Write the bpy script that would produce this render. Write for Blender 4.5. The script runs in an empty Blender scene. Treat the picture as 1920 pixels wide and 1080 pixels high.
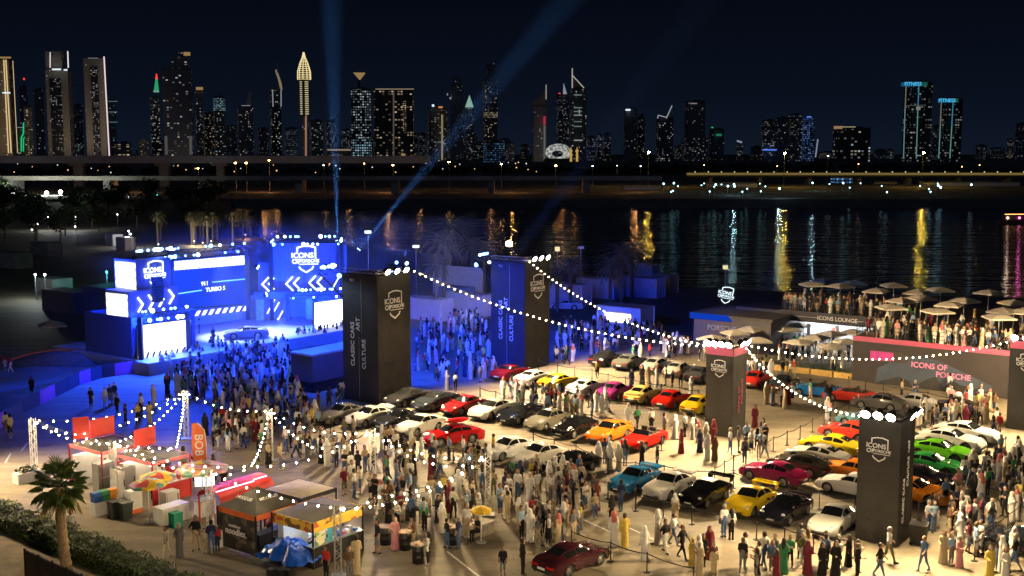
import bpy, math, random
import numpy as np
from mathutils import Vector, Matrix

R = math.radians
SC = bpy.context.scene
COL = SC.collection
rnd = random.Random(11)

# ------------------------------------------------------------------ camera
FPX, HOR, CAMH = 2150.0, 285.0, 20.0
PITCH = math.atan((540 - HOR) / FPX)
cd = bpy.data.cameras.new('camera'); cam = bpy.data.objects.new('camera', cd); COL.objects.link(cam)
cam.location = (0, 0, CAMH); cam.rotation_euler = (math.pi / 2 - PITCH, 0, 0)
cd.sensor_width = 36; cd.lens = 36 * FPX / 1920; cd.clip_start = 0.5; cd.clip_end = 20000
SC.camera = cam

# ------------------------------------------------------------------ night sky
W = bpy.data.worlds.new('World'); SC.world = W; W.use_nodes = True
wn, wl = W.node_tree.nodes, W.node_tree.links
wn.clear()
wo = wn.new('ShaderNodeOutputWorld'); wb = wn.new('ShaderNodeBackground')
tc = wn.new('ShaderNodeTexCoord'); sx = wn.new('ShaderNodeSeparateXYZ'); rp = wn.new('ShaderNodeValToRGB')
wl.new(tc.outputs['Generated'], sx.inputs[0]); wl.new(sx.outputs['Z'], rp.inputs[0])
e = rp.color_ramp.elements
e[0].position = 0.0; e[0].color = (0.0048, 0.0084, 0.0180, 1)
e[1].position = 0.16; e[1].color = (0.0009, 0.0017, 0.0042, 1)
m_ = rp.color_ramp.elements.new(0.05); m_.color = (0.0028, 0.0052, 0.0118, 1)
wb.inputs['Strength'].default_value = 1.0
wl.new(rp.outputs[0], wb.inputs[0]); wl.new(wb.outputs[0], wo.inputs[0])

# a moonless night: faint sun lamp added to lift the tower facades
sd = bpy.data.lights.new('facade_fill', 'SUN'); sd.energy = 0.05; sd.angle = R(8); sd.color = (0.55, 0.68, 1.0)
so = bpy.data.objects.new('facade_fill', sd); so.rotation_euler = (R(60), 0, R(-18)); COL.objects.link(so)

SC.view_settings.view_transform = 'Standard'; SC.view_settings.look = 'None'
SC.view_settings.exposure = 0.0; SC.view_settings.gamma = 1.0
SC.cycles.use_denoising = True
SC.cycles.max_bounces = 6; SC.cycles.diffuse_bounces = 2; SC.cycles.glossy_bounces = 3
SC.cycles.transmission_bounces = 3; SC.cycles.volume_bounces = 1; SC.cycles.transparent_max_bounces = 6
SC.cycles.caustics_reflective = False; SC.cycles.caustics_refractive = False
SC.cycles.sample_clamp_indirect = 3.0; SC.cycles.sample_clamp_direct = 0.0
SC.cycles.use_light_tree = True

# ------------------------------------------------------------------ helpers
FW = Vector((0, math.cos(PITCH), -math.sin(PITCH))); UP = Vector((0, math.sin(PITCH), math.cos(PITCH))); RT = Vector((1, 0, 0))
EYE = Vector((0, 0, CAMH))
def ray(px, py):
    return RT * ((px - 960) / FPX) + UP * ((540 - py) / FPX) + FW
def G(px, py, z=0.0):                      # point of the world at height z
    d = ray(px, py); return EYE + d * ((z - CAMH) / d.z)
def AT(px, py, Y):                         # point at depth Y
    d = ray(px, py); return EYE + d * (Y / d.y)
def onplane(px, py, P, n):
    d = ray(px, py); return EYE + d * ((P - EYE).dot(n) / d.dot(n))

U2 = Vector((0.6, 0.8, 0)); N2 = Vector((0.8, -0.6, 0))   # the two directions of the site grid
UANG = math.atan2(0.8, 0.6)

class MB:
    def __init__(s): s.v = []; s.f = []; s.m = []; s.s = []
    def add(s, vs, fs, m=0, smooth=False):
        o = len(s.v); s.v += [tuple(p) for p in vs]
        for f in fs: s.f.append(tuple(i + o for i in f)); s.m.append(m); s.s.append(smooth)
        return s
    def box(s, c, d, m=0, rz=0.0, M=None):
        hx, hy, hz = d[0] / 2, d[1] / 2, d[2] / 2
        ca, sa = math.cos(rz), math.sin(rz); vs = []
        for x, y, z in ((-1,-1,-1),(1,-1,-1),(1,1,-1),(-1,1,-1),(-1,-1,1),(1,-1,1),(1,1,1),(-1,1,1)):
            p = Vector((x * hx, y * hy, z * hz))
            if M is not None: p = M @ p
            else: p = Vector((p.x * ca - p.y * sa, p.x * sa + p.y * ca, p.z))
            vs.append(p + Vector(c))
        return s.add(vs, [(0,3,2,1),(4,5,6,7),(0,1,5,4),(1,2,6,5),(2,3,7,6),(3,0,4,7)], m)
    def bar(s, a, b, w, h=None, m=0):      # square bar between two points
        a, b = Vector(a), Vector(b); d = b - a; L = d.length
        if L < 1e-6: return s
        h = h or w; d /= L
        up = Vector((0, 0, 1)) if abs(d.z) < 0.95 else Vector((1, 0, 0))
        x = d.cross(up).normalized(); y = x.cross(d)
        vs = []
        for p in (a, b):
            for i, j in ((-1,-1),(1,-1),(1,1),(-1,1)): vs.append(p + x * (i * w / 2) + y * (j * h / 2))
        return s.add(vs, [(0,1,2,3),(7,6,5,4),(0,4,5,1),(1,5,6,2),(2,6,7,3),(3,7,4,0)], m)
    def cyl(s, a, b, r0, r1=None, n=12, m=0, smooth=True, caps=True):
        a, b = Vector(a), Vector(b); r1 = r0 if r1 is None else r1
        d = (b - a).normalized(); up = Vector((0, 0, 1)) if abs(d.z) < 0.95 else Vector((1, 0, 0))
        x = d.cross(up).normalized(); y = x.cross(d); vs = []
        for p, r in ((a, r0), (b, r1)):
            for k in range(n):
                t = 2 * math.pi * k / n; vs.append(p + x * (math.cos(t) * r) + y * (math.sin(t) * r))
        fs = [(k, (k + 1) % n, n + (k + 1) % n, n + k) for k in range(n)]
        fs = [tuple(reversed(f)) for f in fs]
        s.add(vs, fs, m, smooth)
        if caps: s.add(vs, [tuple(range(n)), tuple(range(2 * n - 1, n - 1, -1))], m)
        return s
    def tube(s, pts, r, n=6, m=0):
        for i in range(len(pts) - 1): s.cyl(pts[i], pts[i + 1], r if not callable(r) else r(i), None, n, m, True, i in (0, len(pts) - 2))
        return s
    def lathe(s, prof, c=(0,0,0), n=20, m=0, axis='z', smooth=True):
        vs = []; c = Vector(c)
        for r, h in prof:
            for k in range(n):
                t = 2 * math.pi * k / n; p = (r * math.cos(t), r * math.sin(t), h)
                if axis == 'y': p = (p[0], p[2], p[1])
                if axis == 'x': p = (p[2], p[0], p[1])
                vs.append(c + Vector(p))
        fs = []
        for i in range(len(prof) - 1):
            for k in range(n):
                a, b = i * n + k, i * n + (k + 1) % n
                fs.append((a, b, b + n, a + n))
        return s.add(vs, fs, m, smooth)
    def prism(s, pts, z0, z1, m=0, mt=None):
        n = len(pts); vs = [(p[0], p[1], z0) for p in pts] + [(p[0], p[1], z1) for p in pts]
        s.add(vs, [tuple((i, (i + 1) % n, n + (i + 1) % n, n + i)) for i in range(n)] + [tuple(range(n - 1, -1, -1))], m)
        return s.add(vs, [tuple(range(n, 2 * n))], m if mt is None else mt)
    def slab(s, pts, off, m=0):            # planar polygon extruded by a vector
        n = len(pts); o = Vector(off); vs = [Vector(p) for p in pts] + [Vector(p) + o for p in pts]
        return s.add(vs, [tuple(range(n)), tuple(range(2 * n - 1, n - 1, -1))] + [(i, n + i, n + (i + 1) % n, (i + 1) % n) for i in range(n)], m)
    def sphere(s, c, r, n=8, k=6, m=0, sc=(1,1,1)):
        vs = []; c = Vector(c)
        for i in range(k + 1):
            a = math.pi * i / k
            for j in range(n):
                t = 2 * math.pi * j / n
                vs.append(c + Vector((r * math.sin(a) * math.cos(t) * sc[0], r * math.sin(a) * math.sin(t) * sc[1], r * math.cos(a) * sc[2])))
        fs = [(i * n + j, (i + 1) * n + j, (i + 1) * n + (j + 1) % n, i * n + (j + 1) % n) for i in range(k) for j in range(n)]
        return s.add(vs, fs, m, True)
    def mesh(s, name, mats):
        me = bpy.data.meshes.new(name); me.from_pydata(s.v, [], s.f)
        for m in (mats if isinstance(mats, (list, tuple)) else [mats]): me.materials.append(m)
        me.polygons.foreach_set('material_index', s.m); me.polygons.foreach_set('use_smooth', s.s)
        me.update(); return me
    def build(s, name, mats, parent=None, loc=(0,0,0), rz=0.0):
        o = bpy.data.objects.new(name, s.mesh(name, mats)); COL.objects.link(o)
        o.location = loc; o.rotation_euler = (0, 0, rz); o.parent = parent; return o
    def wbuild(s, name, mats, parent):     # vertices are in world space
        o = s.build(name, mats, parent); o.matrix_parent_inverse = parent.matrix_basis.inverted(); return o

def tag(o, label=None, cat=None, group=None, kind=None):
    if label: o['label'] = label
    if cat: o['category'] = cat
    if group: o['group'] = group
    if kind: o['kind'] = kind
    return o
def empty(name, loc=(0,0,0), rz=0.0, label=None, cat=None, group=None):
    o = bpy.data.objects.new(name, None); COL.objects.link(o); o.location = loc; o.rotation_euler = (0, 0, rz)
    o.empty_display_size = 0.2
    return tag(o, label, cat, group)
def link_copy(o, parent=None):
    c = o.copy(); COL.objects.link(c); c.parent = parent; return c
def copy_tree(o, parent=None):
    c = link_copy(o, parent)
    for ch in o.children: copy_tree(ch, c)
    return c
def spot(name, loc, target, power, color, angle=120, blend=0.6, radius=0.15, parent=None):
    l = bpy.data.lights.new(name, 'SPOT'); l.energy = power; l.color = color; l.spot_size = R(angle); l.spot_blend = blend
    l.shadow_soft_size = radius
    o = bpy.data.objects.new(name, l); COL.objects.link(o); o.location = loc
    d = Vector(target) - Vector(loc); o.rotation_euler = d.to_track_quat('-Z', 'Y').to_euler()
    if parent is not None:
        o.parent = parent; o.matrix_parent_inverse = parent.matrix_basis.inverted()
    return o
def point(name, loc, power, color, radius=0.1, parent=None):
    l = bpy.data.lights.new(name, 'POINT'); l.energy = power; l.color = color; l.shadow_soft_size = radius
    o = bpy.data.objects.new(name, l); COL.objects.link(o); o.location = loc
    if parent is not None:
        o.parent = parent; o.matrix_parent_inverse = parent.matrix_basis.inverted()
    return o

# ------------------------------------------------------------------ materials
MAT = {}
def mat(name, col=(0.5,0.5,0.5), rough=0.6, metal=0.0, var=0.25, scale=3.0, bump=0.0, emis=None, es=0.0, coat=0.0, spec=None):
    if name in MAT: return MAT[name]
    m = bpy.data.materials.new(name); m.use_nodes = True; nt = m.node_tree; b = nt.nodes['Principled BSDF']
    b.inputs['Roughness'].default_value = rough; b.inputs['Metallic'].default_value = metal
    b.inputs['Coat Weight'].default_value = coat
    if spec is not None: b.inputs['Specular IOR Level'].default_value = spec
    c4 = (*col, 1); b.inputs['Base Color'].default_value = c4
    if var > 0:
        t = nt.nodes.new('ShaderNodeTexCoord'); n = nt.nodes.new('ShaderNodeTexNoise'); n.inputs['Scale'].default_value = scale
        n.inputs['Detail'].default_value = 5; n.inputs['Roughness'].default_value = 0.65
        r = nt.nodes.new('ShaderNodeMapRange'); r.inputs[1].default_value = 0.3; r.inputs[2].default_value = 0.7
        r.inputs[3].default_value = 1 - var; r.inputs[4].default_value = 1 + var
        mx = nt.nodes.new('ShaderNodeMix'); mx.data_type = 'RGBA'; mx.blend_type = 'MULTIPLY'; mx.inputs[0].default_value = 1; mx.inputs[6].default_value = c4
        nt.links.new(t.outputs['Object'], n.inputs['Vector']); nt.links.new(n.outputs['Fac'], r.inputs[0]); nt.links.new(r.outputs[0], mx.inputs[7])
        nt.links.new(mx.outputs[2], b.inputs['Base Color'])
        if bump > 0:
            bp = nt.nodes.new('ShaderNodeBump'); bp.inputs['Strength'].default_value = bump; bp.inputs['Distance'].default_value = 0.05
            nt.links.new(n.outputs['Fac'], bp.inputs['Height']); nt.links.new(bp.outputs[0], b.inputs['Normal'])
    if emis: b.inputs['Emission Color'].default_value = (*emis, 1); b.inputs['Emission Strength'].default_value = es
    MAT[name] = m; return m
def glow(name, col, s):                    # lamps and signs; also lit piers and balustrade, their light put in as emission
    if name in MAT: return MAT[name]
    m = bpy.data.materials.new(name); m.use_nodes = True; nt = m.node_tree; nt.nodes.clear()
    o = nt.nodes.new('ShaderNodeOutputMaterial'); e = nt.nodes.new('ShaderNodeEmission'); e.inputs[0].default_value = (*col, 1); e.inputs[1].default_value = s
    nt.links.new(e.outputs[0], o.inputs[0]); MAT[name] = m; return m
def objcol(name, prop, rough=0.6, coat=0.0, metal=0.0, var=0.2, scale=8.0, spec=0.5):
    if name in MAT: return MAT[name]       # colour read from the object's own property
    m = mat(name, (0.5,0.5,0.5), rough, metal, var, scale, coat=coat, spec=spec); nt = m.node_tree
    a = nt.nodes.new('ShaderNodeAttribute'); a.attribute_type = 'OBJECT'; a.attribute_name = prop
    mx = [n for n in nt.nodes if n.type == 'MIX']
    nt.links.new(a.outputs['Color'], mx[0].inputs[6] if mx else nt.nodes['Principled BSDF'].inputs['Base Color'])
    return m

def text(name, body, M, size, material, parent=None, extrude=0.01, align='CENTER', spacing=1.0):
    c = bpy.data.curves.new(name, 'FONT'); c.body = body; c.size = size; c.align_x = align; c.align_y = 'CENTER'
    c.extrude = extrude; c.space_character = spacing; c.offset = size * 0.012; c.materials.append(material)
    c.resolution_u = 3
    tmp = bpy.data.objects.new(name, c); me = bpy.data.meshes.new_from_object(tmp); bpy.data.objects.remove(tmp)
    o = bpy.data.objects.new(name, me); COL.objects.link(o); o.parent = parent
    if parent is not None: o.matrix_parent_inverse = parent.matrix_basis.inverted()
    o.matrix_basis = M; return o
def frame(p, right, up):                   # matrix with X = right, Y = up, Z = towards the reader
    x = Vector(right).normalized(); y = Vector(up).normalized(); z = x.cross(y).normalized()
    M = Matrix((x, y, z)).transposed().to_4x4(); M.translation = Vector(p); return M
Z3 = Vector((0, 0, 1))
# ================================================================== SETTING
def sheet(name, pts, z, material):
    mb = MB(); mb.add([(p[0], p[1], z) for p in pts], [tuple(range(len(pts)))]); o = mb.build(name, material); tag(o, kind='structure'); return o

def ground_mat():
    m = bpy.data.materials.new('asphalt_lot'); m.use_nodes = True; nt = m.node_tree; N = nt.nodes; L = nt.links; b = N['Principled BSDF']
    t = N.new('ShaderNodeTexCoord')
    def noise(scale, det=4, vec=None):
        n = N.new('ShaderNodeTexNoise'); n.inputs['Scale'].default_value = scale; n.inputs['Detail'].default_value = det
        n.inputs['Roughness'].default_value = 0.6; L.new(vec or t.outputs['Object'], n.inputs['Vector']); return n.outputs['Fac']
    def ramp(f, a, b_, c0, c1):
        r = N.new('ShaderNodeMapRange'); r.inputs[1].default_value = a; r.inputs[2].default_value = b_; r.inputs[3].default_value = c0; r.inputs[4].default_value = c1
        L.new(f, r.inputs[0]); return r.outputs[0]
    def mul(a, b_):
        x = N.new('ShaderNodeMath'); x.operation = 'MULTIPLY'
        for i, q in enumerate((a, b_)):
            if isinstance(q, float): x.inputs[i].default_value = q
            else: L.new(q, x.inputs[i])
        return x.outputs[0]
    mp = N.new('ShaderNodeMapping'); mp.inputs['Rotation'].default_value = (0, 0, -UANG); mp.inputs['Scale'].default_value = (0.12, 1.1, 1)
    L.new(t.outputs['Object'], mp.inputs['Vector'])
    big = ramp(noise(0.05), 0.3, 0.7, 0.66, 1.2); fine = ramp(noise(2.2, 6), 0.3, 0.7, 0.86, 1.14); tyre = ramp(noise(1.0, 4, mp.outputs[0]), 0.35, 0.65, 0.76, 1.10)
    spots = ramp(noise(0.55, 3), 0.60, 0.72, 1.0, 0.62)
    br = N.new('ShaderNodeTexBrick'); br.inputs['Scale'].default_value = 1.0; br.offset = 0.0
    br.inputs['Mortar Size'].default_value = 0.012; br.inputs['Brick Width'].default_value = 6.0; br.inputs['Row Height'].default_value = 6.0
    br.inputs['Color1'].default_value = br.inputs['Color2'].default_value = (1, 1, 1, 1); br.inputs['Mortar'].default_value = (0.62, 0.62, 0.62, 1)
    mq = N.new('ShaderNodeMapping'); mq.inputs['Rotation'].default_value = (0, 0, -UANG); L.new(t.outputs['Object'], mq.inputs['Vector']); L.new(mq.outputs[0], br.inputs['Vector'])
    f = mul(mul(mul(big, fine), mul(tyre, spots)), br.outputs['Fac'] if False else 1.0)
    mx = N.new('ShaderNodeMix'); mx.data_type = 'RGBA'; mx.blend_type = 'MULTIPLY'; mx.inputs[0].default_value = 1
    mx.inputs[6].default_value = (0.228, 0.194, 0.140, 1); L.new(f, mx.inputs[7])
    my = N.new('ShaderNodeMix'); my.data_type = 'RGBA'; my.blend_type = 'MULTIPLY'; my.inputs[0].default_value = 1
    L.new(mx.outputs[2], my.inputs[6]); L.new(br.outputs['Color'], my.inputs[7])
    L.new(my.outputs[2], b.inputs['Base Color']); b.inputs['Roughness'].default_value = 0.72; b.inputs['Specular IOR Level'].default_value = 0.35
    bp = N.new('ShaderNodeBump'); bp.inputs['Strength'].default_value = 0.25; bp.inputs['Distance'].default_value = 0.02; L.new(noise(9, 6), bp.inputs['Height']); L.new(bp.outputs[0], b.inputs['Normal'])
    return m
shore = [G(-700, 330), G(380, 350), G(432, 374), G(440, 425), G(500, 452), G(900, 482), G(1040, 508), G(1260, 536), G(1500, 548), G(2600, 575)]
sheet('ground', [(-60, 6), (70, 6)] + [(p.x, p.y) for p in reversed(shore)], 0.0, ground_mat())
qm = mat('quay_stone', (0.2, 0.19, 0.18), 0.8, var=0.4, scale=0.4)
mb = MB()
for i in range(len(shore) - 1):
    a, b = shore[i], shore[i + 1]; mb.add([(a.x, a.y, -3), (b.x, b.y, -3), (b.x, b.y, -0.004), (a.x, a.y, -0.004)], [(0, 1, 2, 3)])
tag(mb.build('quay_wall', qm), kind='structure')

def water_mat():
    m = bpy.data.materials.new('creek_water'); m.use_nodes = True; nt = m.node_tree; N = nt.nodes; L = nt.links; b = N['Principled BSDF']
    b.inputs['Base Color'].default_value = (0.03, 0.042, 0.065, 1); b.inputs['Roughness'].default_value = 0.05; b.inputs['IOR'].default_value = 1.33
    t = N.new('ShaderNodeTexCoord'); mp = N.new('ShaderNodeMapping'); mp.inputs['Scale'].default_value = (0.26, 0.75, 1); L.new(t.outputs['Object'], mp.inputs['Vector'])
    n = N.new('ShaderNodeTexNoise'); n.inputs['Scale'].default_value = 1.0; n.inputs['Detail'].default_value = 3; n.inputs['Roughness'].default_value = 0.5; L.new(mp.outputs[0], n.inputs['Vector'])
    n2 = N.new('ShaderNodeTexNoise'); n2.inputs['Scale'].default_value = 0.012; L.new(t.outputs['Object'], n2.inputs['Vector'])
    r = N.new('ShaderNodeMapRange'); r.inputs[1].default_value = 0.35; r.inputs[2].default_value = 0.65; r.inputs[3].default_value = 0.5; r.inputs[4].default_value = 1.0; L.new(n2.outputs['Fac'], r.inputs[0])
    bp = N.new('ShaderNodeBump'); bp.inputs['Distance'].default_value = 0.42; L.new(r.outputs[0], bp.inputs['Strength']); mp2 = N.new('ShaderNodeMapping'); mp2.inputs['Scale'].default_value = (0.035, 0.13, 1); mp2.inputs['Rotation'].default_value = (0, 0, 0.06); L.new(t.outputs['Object'], mp2.inputs['Vector'])
    n3 = N.new('ShaderNodeTexNoise'); n3.inputs['Scale'].default_value = 1.0; n3.inputs['Detail'].default_value = 4; n3.inputs['Roughness'].default_value = 0.6; L.new(mp2.outputs[0], n3.inputs['Vector'])
    ad = N.new('ShaderNodeMath'); ad.operation = 'MULTIPLY_ADD'; L.new(n3.outputs['Fac'], ad.inputs[0]); ad.inputs[1].default_value = 2.2; L.new(n.outputs['Fac'], ad.inputs[2])
    L.new(ad.outputs[0], bp.inputs['Height']); L.new(bp.outputs[0], b.inputs['Normal'])
    return m
sheet('water', [(-900, 60), (1200, 60), (1200, 520), (-900, 520)], -2.4, water_mat())

bank_m = mat('bank_earth', (0.16, 0.15, 0.14), 0.9, var=0.45, scale=0.05)
mb = MB()
mb.add([(-2500, 462, -3.0), (2500, 462, -3.0), (2500, 476, 0.6), (-2500, 476, 0.6), (-2500, 9000, 0.6), (2500, 9000, 0.6), (-9000, 9000, 0.6), (9000, 9000, 0.6)],
       [(0, 1, 2, 3), (3, 2, 5, 4)])
mb.add([(2500, 462, 0.6), (9000, 462, 0.6), (9000, 9000, 0.6), (2500, 9000, 0.6), (-9000, 462, 0.6), (-2500, 462, 0.6), (-2500, 9000, 0.6), (-9000, 9000, 0.6)], [(0, 1, 2, 3), (4, 5, 6, 7)])
tag(mb.build('far_land', bank_m), kind='structure')

# ------------------------------------------------------------------ skyline
def window_mat():
    m = bpy.data.materials.new('tower_windows'); m.use_nodes = True; nt = m.node_tree; N = nt.nodes; L = nt.links; b = N['Principled BSDF']
    def math_(op, a, b_=None):
        x = N.new('ShaderNodeMath'); x.operation = op
        for i, q in enumerate((a, b_)):
            if q is None: continue
            if isinstance(q, (int, float)): x.inputs[i].default_value = q
            else: L.new(q, x.inputs[i])
        return x.outputs[0]
    def attr(n):
        a = N.new('ShaderNodeAttribute'); a.attribute_type = 'OBJECT'; a.attribute_name = n; return a
    t = N.new('ShaderNodeTexCoord'); sx = N.new('ShaderNodeSeparateXYZ'); L.new(t.outputs['Object'], sx.inputs[0])
    cw, ch = attr('cell_w').outputs['Fac'], attr('cell_h').outputs['Fac']
    u = math_('DIVIDE', math_('ADD', sx.outputs['X'], math_('MULTIPLY', sx.outputs['Y'], 1.618)), cw); v = math_('DIVIDE', sx.outputs['Z'], ch)
    fu, fv = math_('FLOOR', u), math_('FLOOR', v); ru, rv = math_('FRACT', u), math_('FRACT', v)
    oi = N.new('ShaderNodeObjectInfo'); seed = math_('MULTIPLY', oi.outputs['Random'], 97.0)
    cx = N.new('ShaderNodeCombineXYZ'); L.new(fu, cx.inputs[0]); L.new(fv, cx.inputs[1]); L.new(seed, cx.inputs[2])
    wn_ = N.new('ShaderNodeTexWhiteNoise'); wn_.noise_dimensions = '3D'; L.new(cx.outputs[0], wn_.inputs['Vector'])
    # clusters of occupied floors
    cl = N.new('ShaderNodeTexNoise'); cl.inputs['Scale'].default_value = 1.0; cl.inputs['Detail'].default_value = 2
    cy = N.new('ShaderNodeCombineXYZ'); L.new(math_('MULTIPLY', fu, 0.16), cy.inputs[0]); L.new(math_('MULTIPLY', fv, 0.42), cy.inputs[1]); L.new(seed, cy.inputs[2]); L.new(cy.outputs[0], cl.inputs['Vector'])
    lit = math_('MULTIPLY', attr('lit').outputs['Fac'], math_('MULTIPLY', math_('POWER', cl.outputs['Fac'], 2.0), 4.0))
    on = math_('LESS_THAN', wn_.outputs['Value'], lit)
    win = math_('MULTIPLY', math_('MULTIPLY', math_('GREATER_THAN', ru, 0.18), math_('LESS_THAN', ru, 0.80)), math_('MULTIPLY', math_('GREATER_THAN', rv, 0.25), math_('LESS_THAN', rv, 0.75)))
    sp = N.new('ShaderNodeSeparateColor'); L.new(wn_.outputs['Color'], sp.inputs[0])
    br = math_('POWER', sp.outputs[1], 2.5); br = math_('ADD', math_('MULTIPLY', br, 0.62), 0.05)
    nz = N.new('ShaderNodeNewGeometry'); sn = N.new('ShaderNodeSeparateXYZ'); L.new(nz.outputs['Normal'], sn.inputs[0])
    side = math_('LESS_THAN', math_('ABSOLUTE', sn.outputs['Z']), 0.5)
    es = math_('MULTIPLY', math_('MULTIPLY', math_('MULTIPLY', on, win), math_('MULTIPLY', br, side)), attr('bright').outputs['Fac'])
    mx = N.new('ShaderNodeMix'); mx.data_type = 'RGBA'; L.new(sp.outputs[2], mx.inputs[0]); L.new(attr('tint').outputs['Color'], mx.inputs[6]); L.new(attr('tint2').outputs['Color'], mx.inputs[7])
    L.new(mx.outputs[2], b.inputs['Emission Color']); L.new(es, b.inputs['Emission Strength'])
    L.new(attr('wall').outputs['Color'], b.inputs['Base Color']); b.inputs['Roughness'].default_value = 0.5
    m.cycles.emission_sampling = 'NONE'
    return m
WIN = window_mat()
CW, WW, TEAL, BLUE = (0.62, 0.82, 1.0), (1.0, 0.78, 0.5), (0.35, 0.85, 1.0), (0.12, 0.3, 1.0)
def winprops(o, lit=0.2, bright=1.0, tint=CW, tint2=WW, cell=(3.4, 3.8), wall=(0.16, 0.17, 0.21)):
    o['lit'] = float(lit); o['bright'] = float(bright); o['tint'] = list(tint); o['tint2'] = list(tint2)
    o['cell_w'] = float(cell[0]); o['cell_h'] = float(cell[1]); o['wall'] = list(wall); return o
roof_m = mat('tower_roof', (0.08, 0.09, 0.11), 0.8)
stone_m = mat('tower_stone', (0.42, 0.36, 0.28), 0.8, var=0.15, scale=0.05)
conc_m = mat('concrete_grey', (0.28, 0.27, 0.26), 0.85, var=0.25, scale=0.3)

pole_m = mat('pole_grey', (0.3, 0.3, 0.3), 0.5, 0.6, var=0.1); lamp_far1 = glow('far_sodium', (1, 0.5, 0.2), 1.6); lamp_far2 = glow('far_white', (0.9, 0.95, 1), 1.2)
class Tower:
    def __init__(s, name, label, x0, x1, yt, D=3000, rot=0.35, depth=0.8, yb=None, **kw):
        s.D = D; p0, p1 = AT(x0, 300, D), AT(x1, 300, D); s.W = p1.x - p0.x
        c, sn = math.cos(rot), abs(math.sin(rot)); s.w = s.W / (c + depth * sn); s.d = s.w * depth
        s.cx = (p0.x + p1.x) / 2; s.h = AT(x0, yt, D).z; s.rot = rot
        s.root = empty(name, (s.cx, D, 0.6), rot, label, 'building'); s.kw = kw
        s.block('shaft', 0, 0, s.w, s.d, 0, s.h - 3, **kw)
        mb = MB(); mb.box((0, 0, s.h - 1.5), (s.w * 0.96, s.d * 0.96, 3)); mb.box((s.w * 0.1, 0, s.h + 1), (s.w * 0.4, s.d * 0.5, 3)); mb.build('roof', roof_m, s.root)
    def block(s, name, x, y, w, d, z0, z1, **kw):
        mb = MB(); mb.box((x, y, (z0 + z1) / 2), (w, d, z1 - z0)); return winprops(mb.build(name, WIN, s.root), **{**s.kw, **kw})
    def pt(s, px, py, dy=0.0): return AT(px, py, s.D - s.d / 2 - s.w * 0.3 + dy)
    def line(s, name, pts, wpx, material, dy=0.0):   # a light strip or mast, pixel widths turned into metres
        mb = MB(); q = [s.pt(*p, dy) for p in pts]; w = wpx * s.D / FPX
        for a, b in zip(q, q[1:]): mb.bar(a, b, w, w)
        return mb.wbuild(name, material, s.root)
    def shape(s, name, pts, material, dy=0.0, thick=None):
        q = [s.pt(*p, dy) for p in pts]; mb = MB(); mb.slab(q, (0, thick or s.d * 0.6, 0)); return mb.wbuild(name, material, s.root)

g_warm = glow('warm_strip', (1.0, 0.72, 0.36), 0.75); g_white = glow('white_strip', (1.0, 0.9, 0.9), 0.9); g_gold = glow('gold_strip', (1.0, 0.82, 0.4), 0.95)
g_dimgold = glow('dim_gold', (1.0, 0.62, 0.25), 0.28); g_red = glow('red_light', (1, 0.05, 0.05), 1.2); g_green = glow('green_light', (0.05, 1, 0.35), 0.5)
g_cyan = glow('cyan_sign', (0.1, 0.6, 1.0), 0.9); g_teal = glow('teal_strip', (0.3, 0.62, 0.62), 0.35); g_blue = glow('blue_strip', (0.1, 0.25, 1.0), 1.0); g_pale = glow('pale_sign', (0.8, 0.92, 1.0), 1.0)
g_dim = glow('dim_white', (0.75, 0.82, 1.0), 0.3); g_beige = glow('beige_facade', (0.8, 0.6, 0.42), 0.045)

T = Tower('hotel_tower', 'tall tower with twin warm light strips at the left edge of the skyline', -14, 30, 112, 2600, 0.2, lit=0.05, wall=(0.4, 0.33, 0.25))
T.line('light_strip', [(7, 112), (16, 287)], 1.6, g_warm); T.line('light_strip', [(11, 112), (21, 287)], 1.6, g_warm); T.line('light_strip', [(24, 114), (33, 287)], 0.8, g_warm); T.line('crown_light', [(-4, 108), (20, 108)], 3, g_dimgold); T.line('sign', [(5, 174), (19, 174)], 2.4, g_pale)
T = Tower('slim_tower', 'thin dark tower with a red beacon beside the green neon building', 42, 58, 162, 3300, lit=0.05); T.line('mast', [(45, 162), (45, 148)], 0.8, roof_m); T.line('beacon', [(45, 150), (45, 146)], 2.2, g_red)
T = Tower('neon_building', 'low building with green zigzag neon outline', 33, 54, 240, 2700, lit=0.1)
T.line('neon', [(50, 223), (44, 232), (44, 250), (40, 258), (40, 284)], 1.8, g_green); T.line('neon', [(52, 252), (44, 260), (44, 284)], 1.4, g_green); T.line('neon', [(33, 239), (43, 239)], 1.0, g_dim)
T = Tower('speckled_tower', 'narrow tower with a speckled column of warm lights', 48, 66, 200, 2650, lit=0.2, tint=WW); T.block('lit_column', T.w * -0.1, -T.d / 2 - 2, T.w * 0.3, 3, 0, T.h - 8, lit=0.7, bright=1.2, tint=WW, cell=(3.5, 4))
Tower('dark_tower', 'dark unlit tower between speckled tower and signed stone tower', 69, 88, 168, 3000, lit=0.04)
T = Tower('stone_tower', 'tall stone tower with white rooftop lettering and lit corner lines', 95, 139, 130, 2500, 0.15, lit=0.03, wall=(0.45, 0.4, 0.33), bright=0.6)
T.block('upper_block', T.w * -0.12, 0, T.w * 0.72, T.d * 0.8, T.h, AT(0, 98, 2500).z, lit=0.05, wall=(0.45, 0.4, 0.33)); T.block('window_bay', T.w * -0.06, -T.d / 2 - 1, T.w * 0.5, 3, 0, T.h - 22, lit=0.25, wall=(0.03, 0.03, 0.04))
T.line('light_strip', [(94, 98), (94, 127)], 1.2, g_white); T.line('light_strip', [(127, 96), (128, 127)], 1.6, g_white); T.line('sign', [(98, 130), (114, 130)], 2.6, g_pale); T.line('sign', [(120, 131), (126, 131)], 2.6, g_pale)
Tower('faint_tower', 'faint grey tower right of the stone tower', 141, 160, 196, 3500, lit=0.1, bright=0.4)
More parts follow.
